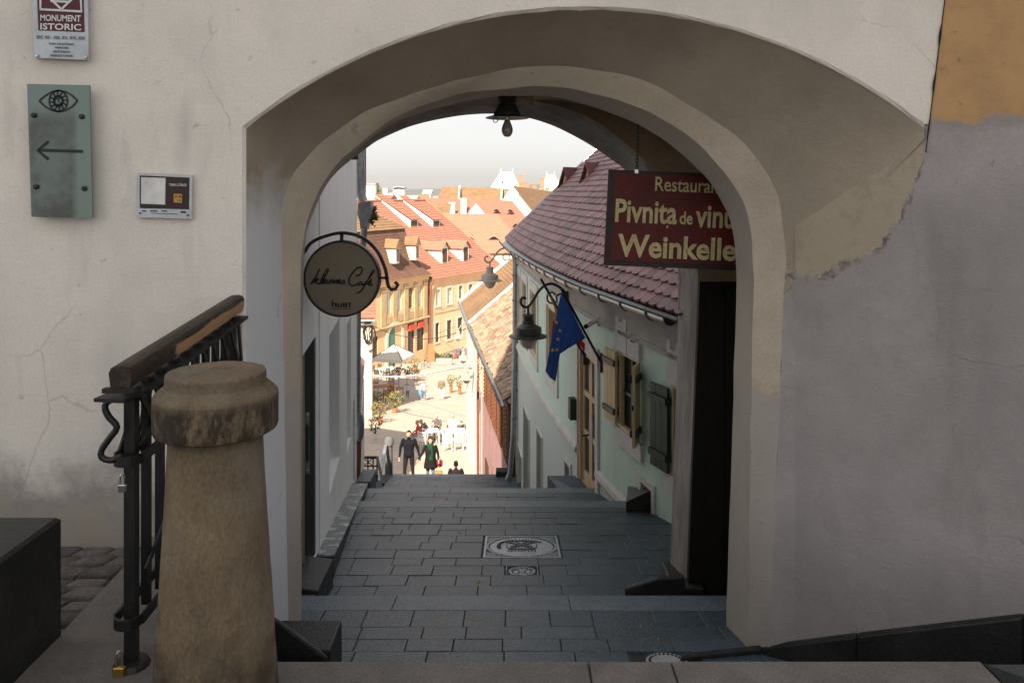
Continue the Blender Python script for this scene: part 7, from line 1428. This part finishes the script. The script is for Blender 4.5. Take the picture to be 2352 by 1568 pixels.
# ================================================================== chairs, tables, plants
def chair(name, label, m, loc, yaw, group, s=1.0, slat=True):
    t = thing(name, label, 'chair', (0, 0, 0), group)
    MB().box(-.22, .22, -.22, .22, .43, .47, bev=.01).build('seat', m, t)
    for x in (-.2, .2):
        MB().box(x - .02, x + .02, -.21, -.17, 0, .43).build('leg', m, t); MB().box(x - .02, x + .02, .17, .21, 0, .95).build('leg', m, t)
    mb = MB()
    for z in (.55, .68, .81): mb.box(-.18, .18, .178, .20, z, z + .085)
    mb.build('backrest', m, t); t.location = loc; t.rotation_euler = (0, 0, yaw); t.scale = (s, s, s); return t
def table(name, label, m, loc, yaw, group, w=.4, l=.4, h=.74):
    t = thing(name, label, 'table', (0, 0, 0), group); MB().box(-l, l, -w, w, h - .04, h, bev=.01).build('table_top', m, t)
    for x in (-l + .06, l - .06):
        for y in (-w + .06, w - .06): MB().box(x - .025, x + .025, y - .025, y + .025, 0, h - .041).build('leg', m, t)
    t.location = loc; t.rotation_euler = (0, 0, yaw); return t
M['whitefurn'] = plain('white_furniture', (.72, .70, .67), .6); M['orangewood'] = mat('orange_wood', (.34, .13, .045), .6, vs=3, bump=.1); M['darkfurn'] = plain('dark_rattan', (.03, .025, .022), .7); M['tabletop'] = plain('honey_wood', (.50, .30, .12), .6); M['terracotta'] = plain('terracotta', (.42, .18, .08), .8)
def gp3(px, py): return G(px, py)
seats = [('man in red jacket seated on a white chair', 962, 1024, -math.pi / 2 + .1, SIT, ((.55, .05, .045), (.30, .34, .40), (.2, .2, .2), (.45, .26, .10))), ('stooping man in grey brown jacket at the white table', 984, 1014, math.pi / 2 + 1.0 + math.pi * .6, SITLEAN, ((.20, .15, .13), (.16, .12, .11), (.1, .08, .07), (.45, .38, .30))), ('man with crossed arms in dark grey jacket', 1003, 1008, .1, CROSS, ((.12, .10, .10), (.16, .13, .12), (.08, .07, .07), (.55, .50, .45))), ('child in blue jumper seated at the second white table', 1029, 1022, math.pi + .5, SIT, ((.16, .24, .55), (.30, .32, .50), (.1, .1, .1), (.16, .09, .05))), ('person in white shirt seated behind the second table', 1040, 1006, .2, SIT, ((.75, .74, .72), (.6, .58, .55), (.3, .3, .3), (.55, .42, .30))), ('man in grey jacket and pale green shirt leaning on the table', 1056, 1012, .3, SITLEAN, ((.13, .13, .13), (.14, .10, .08), (.1, .1, .1), (.06, .04, .03)))]
for i, (lb, px, py, yw, po, co) in enumerate(seats):
    g = gp3(px, py); person('person', lb, tuple(g), yw, 1.72 if i != 3 else 1.35, po, co, 'people at the white tables', voxel=.03)
    chair('white_chair', 'white chair under the ' + lb.split(' seated')[0].split(' at the')[0].split(' leaning')[0], M['whitefurn'], tuple(g + V(0, 0, 0)), yw, 'white cafe chairs')
for lb, px, py, yw in (('empty white chair nearest the woman in the black coat', 972, 1031, 2.9), ('empty white chair at the left front of the second table', 1030, 1036, 3.0), ('empty white chair at the right front of the second table', 1053, 1034, 3.3)): chair('white_chair', lb, M['whitefurn'], tuple(gp3(px, py)), yw, 'white cafe chairs')
table('white_table', 'small white cafe table beside the stooping man', M['whitefurn'], tuple(gp3(992, 1021)), .3, 'white cafe tables', .35, .35); table('white_table', 'white cafe table in front of the man in grey jacket', M['whitefurn'], tuple(gp3(1046, 1022)), .2, 'white cafe tables', .4, .5)
for i, (px, py, yw, lb) in enumerate(((850, 912, .8, 'brown wooden chair closest to the corner house'), (862, 900, .2, 'brown wooden chair behind the brown table, left'), (890, 926, 2.9, 'large brown wooden chair showing its back to the stairs'), (905, 915, 2.2, 'brown wooden chair at the right end of the brown table'), (898, 898, .0, 'brown wooden chair behind the brown table, right'))): chair('wooden_chair', lb, M['orangewood'], tuple(gp3(px, py)), yw, 'brown wooden terrace chairs', 1.12)
table('wooden_table', 'brown wooden terrace table amid brown chairs', M['orangewood'], tuple(gp3(877, 908)), .4, 'brown terrace tables', .5, .9); table('wooden_table', 'narrow brown side table beside the large brown chair', M['orangewood'], tuple(gp3(918, 921)), .1, 'brown terrace tables', .3, .3, .95)
k = 0
for px, py in ((862, 862), (875, 856), (888, 868), (900, 858), (914, 866), (926, 857), (868, 874), (895, 874), (940, 868), (955, 862)):
    k += 1; chair('rattan_chair', 'dark rattan chair ' + ['at the left end of the terrace beside the corner house', 'behind the left cloth table', 'in front of the left cloth table, its right', 'behind the middle cloth table', 'in front of the middle cloth table', 'behind the right cloth table', 'nearest the brown wooden chairs', 'in front of the parasol pole', 'right of the right cloth table', 'farthest right on the parasol terrace'][k - 1], M['darkfurn'], tuple(gp3(px, py)), k * 1.3, 'dark chairs on the parasol terrace', 1.05)
for px, py, lb in ((880, 863, 'white cloth table left under the parasol'), (906, 862, 'white cloth table in the middle under the parasol'), (932, 862, 'white cloth table right of the parasol')): table('cafe_table', lb, M['whitefurn'], tuple(gp3(px, py)), .2, 'tables on the parasol terrace', .45, .45)
# parasol
g = gp3(905, 882); t = thing('parasol', 'large white square parasol over the cafe terrace', 'parasol', tuple(g)); M['canvas'] = cloth('white_canvas', (.74, .72, .68))
mb = MB(); R_ = 1.95; a0 = .5; zc0 = 2.45; ap = V(g.x, g.y, g.z + 3.5); cs = [V(g.x + R_ * math.cos(a0 + q * math.pi / 2), g.y + R_ * math.sin(a0 + q * math.pi / 2), g.z + zc0) for q in range(4)]
for i in range(4): mb.add([ap, cs[i], cs[(i + 1) % 4]], [(0, 1, 2)]); mb.quad(cs[i], cs[(i + 1) % 4], cs[(i + 1) % 4] + V(0, 0, -.28), cs[i] + V(0, 0, -.28))
mb.build('canopy', M['canvas'], t); mb = MB(); mb.tube([g, g + V(0, 0, 3.45)], .035, 8); mb.build('pole', M['darkfurn'], t)
for i in range(4): mb = MB(); mb.tube([ap + V(0, 0, .02), cs[i] + V(0, 0, .03)], .028, 6); mb.build('rib', M['darkfurn'], t)
mb = MB(); mb.lathe([(.4, 0), (.4, .08), (.05, .12)], g, 16); mb.build('foot', M['greybase'], t)
# plants
M['leafy'] = mat('leaf_yellow_green', (.20, .19, .07), .7, (.11, .13, .045), vs=3, bump=0, rand=.3); M['leafg'] = mat('leaf_green', (.06, .10, .03), .7, (.04, .07, .02), vs=3, bump=0, rand=.3); M['flower'] = plain('red_flower', (.55, .06, .06), .7); M['yflower'] = plain('yellow_flower', (.62, .45, .06), .7)
def plant(name, label, px, py, w, h, mats, potm='terracotta', n=160, poth=.35, stand=0):
    g = gp3(px, py); t = thing(name, label, 'plant', tuple(g), 'potted plants on the square'); pz = stand
    mb = MB(); mb.lathe([(.12 * w / .5, pz), (.18 * w / .5, pz + poth), (.19 * w / .5, pz + poth), (.15 * w / .5, pz + poth - .03)], g, 14); mb.build('pot', M[potm], t)
    if stand: mb = MB(); mb.tube([g, g + V(0, 0, stand)], .025, 6); mb.lathe([(.2, 0), (.2, .03)], g, 10); mb.build('stand', M['iron'], t)
    mb = MB(); mb.tube([g + V(0, 0, pz + poth * .5), g + V(.02, 0, pz + poth + h * .5)], .03, 6); mb.build('stem', M['brownwood'], t)
    for nm, key, cnt, sc in (('foliage', mats[0], int(n * 1.4), 1.0), ('flowers', mats[1], n // 7, 1.04)):
        mb = MB()
        for i in range(cnt):
            v = Vector((random.gauss(0, 1), random.gauss(0, 1), random.gauss(0, 1))).normalized() * (rnd(.35, 1) ** .6) * sc; v.x *= 1 + .25 * math.sin(5 * v.z); c = g + V(v.x * w, v.y * w, pz + poth + h * .5 + v.z * h * .5); a, b = Vector((rnd(-1, 1), rnd(-1, 1), rnd(-.6, 1))).normalized(), Vector((rnd(-1, 1), rnd(-1, 1), rnd(-1, 1))); b = a.cross(b).normalized(); l = rnd(.04, .09)
            mb.add([c - a * l, c + b * l * .5, c + a * l, c - b * l * .5], [(0, 1, 2, 3)])
        mb.build(nm, M[key], t, kind='stuff')
    return t
plant('potted_shrub', 'yellow green potted shrub nearest the stairs on the left', 872, 972, .55, 1.0, ('leafy', 'flower'), n=220); plant('potted_shrub', 'bright yellow bush casting a long shadow on the square', 906, 948, .6, 1.1, ('leafy', 'yflower'), n=240); plant('potted_shrub', 'small yellow bush in front of the brown chairs', 866, 936, .6, .8, ('leafy', 'yflower'), n=180); plant('potted_shrub', 'yellow bush beside the pale lean-to wall', 850, 940, .5, .9, ('leafy', 'yflower'), n=160); plant('potted_shrub', 'green potted shrub behind the iron fence', 862, 1010, .35, .9, ('leafg', 'leafy'), 'whitefurn', n=120)
plant('flower_stand', 'tall flower stand with red and yellow flowers at the terrace corner', 952, 872, .55, .9, ('leafy', 'flower'), n=160, stand=.8); plant('flower_stand', 'flower stand with red flowers before the parasol', 916, 890, .4, .6, ('leafg', 'flower'), n=110, stand=.8); plant('flower_stand', 'dark leaved flower stand at the middle of the terrace edge', 935, 884, .4, .6, ('leafg', 'yflower'), n=110, stand=.7); plant('flower_stand', 'second dark flower stand right of the terrace', 958, 884, .35, .5, ('leafg', 'flower'), n=90, stand=.6)
for i, (px, py, lb) in enumerate(((1036, 902, 'brown barrel planter with thin shrub beside the walking man'), (1056, 906, 'brown barrel planter with yellow shrub below the lamp'))): plant('barrel_planter', lb, px, py, .4, .9, ('leafy', 'yflower'), 'orangewood', n=110, poth=.6)
# seating enclosure by the peach house
for i, (x0, x1, y, lb) in enumerate(((1001, 1037, 838, 'grey planter trough with hedge in front of the peach house, left'), (1049, 1082, 840, 'grey planter trough with hedge in front of the peach house, right'))):
    a, b = gp3(x0, y), gp3(x1, y + 1); t = thing('planter_trough', lb, 'planter', tuple((a + b) / 2), 'planter troughs by the peach house'); mb = MB(); mb.box(a.x, b.x, a.y, a.y + .6, min(a.z, b.z), a.z + .75, bev=.03); mb.build('trough', M['greybase'], t); mb = MB()
    for q in range(200): c = V(rnd(a.x, b.x), a.y + rnd(0, .6), a.z + .75 + rnd(0, .45)); l = rnd(.05, .13); u_ = Vector((rnd(-1, 1), rnd(-1, 1), rnd(-1, 1))).normalized(); w_ = u_.orthogonal().normalized(); mb.add([c - u_ * l, c + w_ * l * .5, c + u_ * l, c - w_ * l * .5], [(0, 1, 2, 3)])
    mb.build('hedge', M['leafg'], t, kind='stuff')
for px, py, lb in ((1014, 828, 'honey coloured terrace table nearest the leaning board'), (1026, 824, 'second honey coloured terrace table'), (1044, 818, 'third honey coloured terrace table before the seated guests'), (1062, 814, 'honey coloured terrace table farthest along the peach house')): table('terrace_table', lb, M['tabletop'], tuple(gp3(px, py)), -.95, 'honey tables by the peach house', .5, 1.0, .78)
for px, py, lb, co in ((1048, 832, 'guest in red jacket seated at the honey coloured tables', ((.45, .05, .06), (.03, .03, .05), (.05, .05, .05), (.05, .03, .02))), (1058, 826, 'guest in dark coat seated at the honey coloured tables', ((.03, .03, .05), (.03, .03, .04), (.05, .05, .05), (.06, .04, .03)))): g = gp3(px, py); person('person', lb, tuple(g), 2.4, 1.75, SIT, co, 'guests at the honey tables', voxel=.045)
# leaning board and bicycle
a = gp3(1000, 830); mb = MB(); q = yp.pt(yp.len - .1, 0, .5); mb.hexa([V(q.x - .5, q.y - .6, gz(q.y)), V(q.x + .5, q.y - .6, gz(q.y)), V(q.x + .45, q.y - .5, gz(q.y)), V(q.x - .45, q.y - .5, gz(q.y)), V(q.x - .3, q.y - .15, gz(q.y) + 2.2), V(q.x + .3, q.y - .15, gz(q.y) + 2.2), V(q.x + .3, q.y - .05, gz(q.y) + 2.2), V(q.x - .3, q.y - .05, gz(q.y) + 2.2)]); mb.build('pipe_casing', M['orangewood'], label='tall tapering wooden casing at the corner between ochre and peach houses', cat='casing')
g = gp3(978, 846); t = thing('bicycle', 'dark bicycle parked before the ochre shop doors', 'bicycle', tuple(g)); ax_ = V(.5, .86, 0)
for s, nm in ((-.52, 'wheel'), (.52, 'wheel')): c = g + ax_ * s + V(0, 0, .34); mb = MB(); mb.tube([c + ax_ * .33 * math.cos(q) + V(0, 0, .33 * math.sin(q)) for q in [2 * math.pi * i / 20 for i in range(20)]], .025, 5, closed=True); mb.tube([c - ax_ * .3, c + ax_ * .3], .008, 4); mb.tube([c - V(0, 0, .3), c + V(0, 0, .3)], .008, 4); mb.build(nm, M['iron'], t)
pt = lambda s, z: g + ax_ * s + V(0, 0, z)
mb = MB()
for a, b in (((-.52, .34), (-.1, .34)), ((-.1, .34), (-.2, .85)), ((-.52, .34), (-.18, .8)), ((-.1, .34), (.38, .78)), ((-.18, .8), (.38, .8)), ((.52, .34), (.36, .95))): mb.tube([pt(*a), pt(*b)], .022, 5)
mb.build('frame', M['tealdoor'], t); mb = MB(); mb.tube([pt(.36, .95), pt(.36, 1.05), pt(.28, 1.08)], .018, 5); mb.bar(pt(.3, 1.07) - V(.2, 0, 0), pt(.3, 1.07) + V(.2, 0, 0), .03, .03); mb.build('handlebar', M['iron'], t); mb = MB(); mb.bar(pt(-.32, .9), pt(-.08, .92), .12, .05); mb.build('saddle', M['iron'], t)
# conifer top and far greenery
t = thing('conifer_tree', 'small yellow green conifer top between the white chimneys', 'tree', tuple(P(890, 470, 135))); b0 = P(*z1(245, 420), 135); tp = P(*z1(240, 150), 135)
mb = MB(); mb.tube([b0, tp], [.25, .03], 6); mb.build('trunk', M['brownwood'], t); mb = MB()
for i in range(700):
    f = rnd(0, 1) ** .8; c = tp.lerp(b0, f); r = .15 + 2.4 * f; a = rnd(0, 6.28); q = c + V(math.cos(a), math.sin(a), -.25) * r * rnd(.2, 1); d_ = V(math.cos(a), math.sin(a), -.3).normalized(); w_ = d_.cross(V(0, 0, 1)); l = rnd(.15, .35); mb.add([q - d_ * l, q + w_ * l * .35, q + d_ * l, q - w_ * l * .35], [(0, 1, 2, 3)])
mb.build('crown', M['leafy'], t)

# ================================================================== air between the town and the hills
mb = MB(); mb.box(-6500, 6500, -70, 9200, -24.5, 150)
hz = bpy.data.materials.new('haze'); hz.use_nodes = True; hN = hz.node_tree.nodes; hL = hz.node_tree.links; hN.clear(); ho = hN.new('ShaderNodeOutputMaterial'); pv = hN.new('ShaderNodeVolumePrincipled'); pv.inputs['Color'].default_value = (.66, .67, .68, 1); pv.inputs['Density'].default_value = .0002; pv.inputs['Anisotropy'].default_value = .2; hL.new(pv.outputs[0], ho.inputs['Volume'])
hb_ = mb.build('haze', hz, kind='stuff', label='thin pale haze over the town', cat='haze')
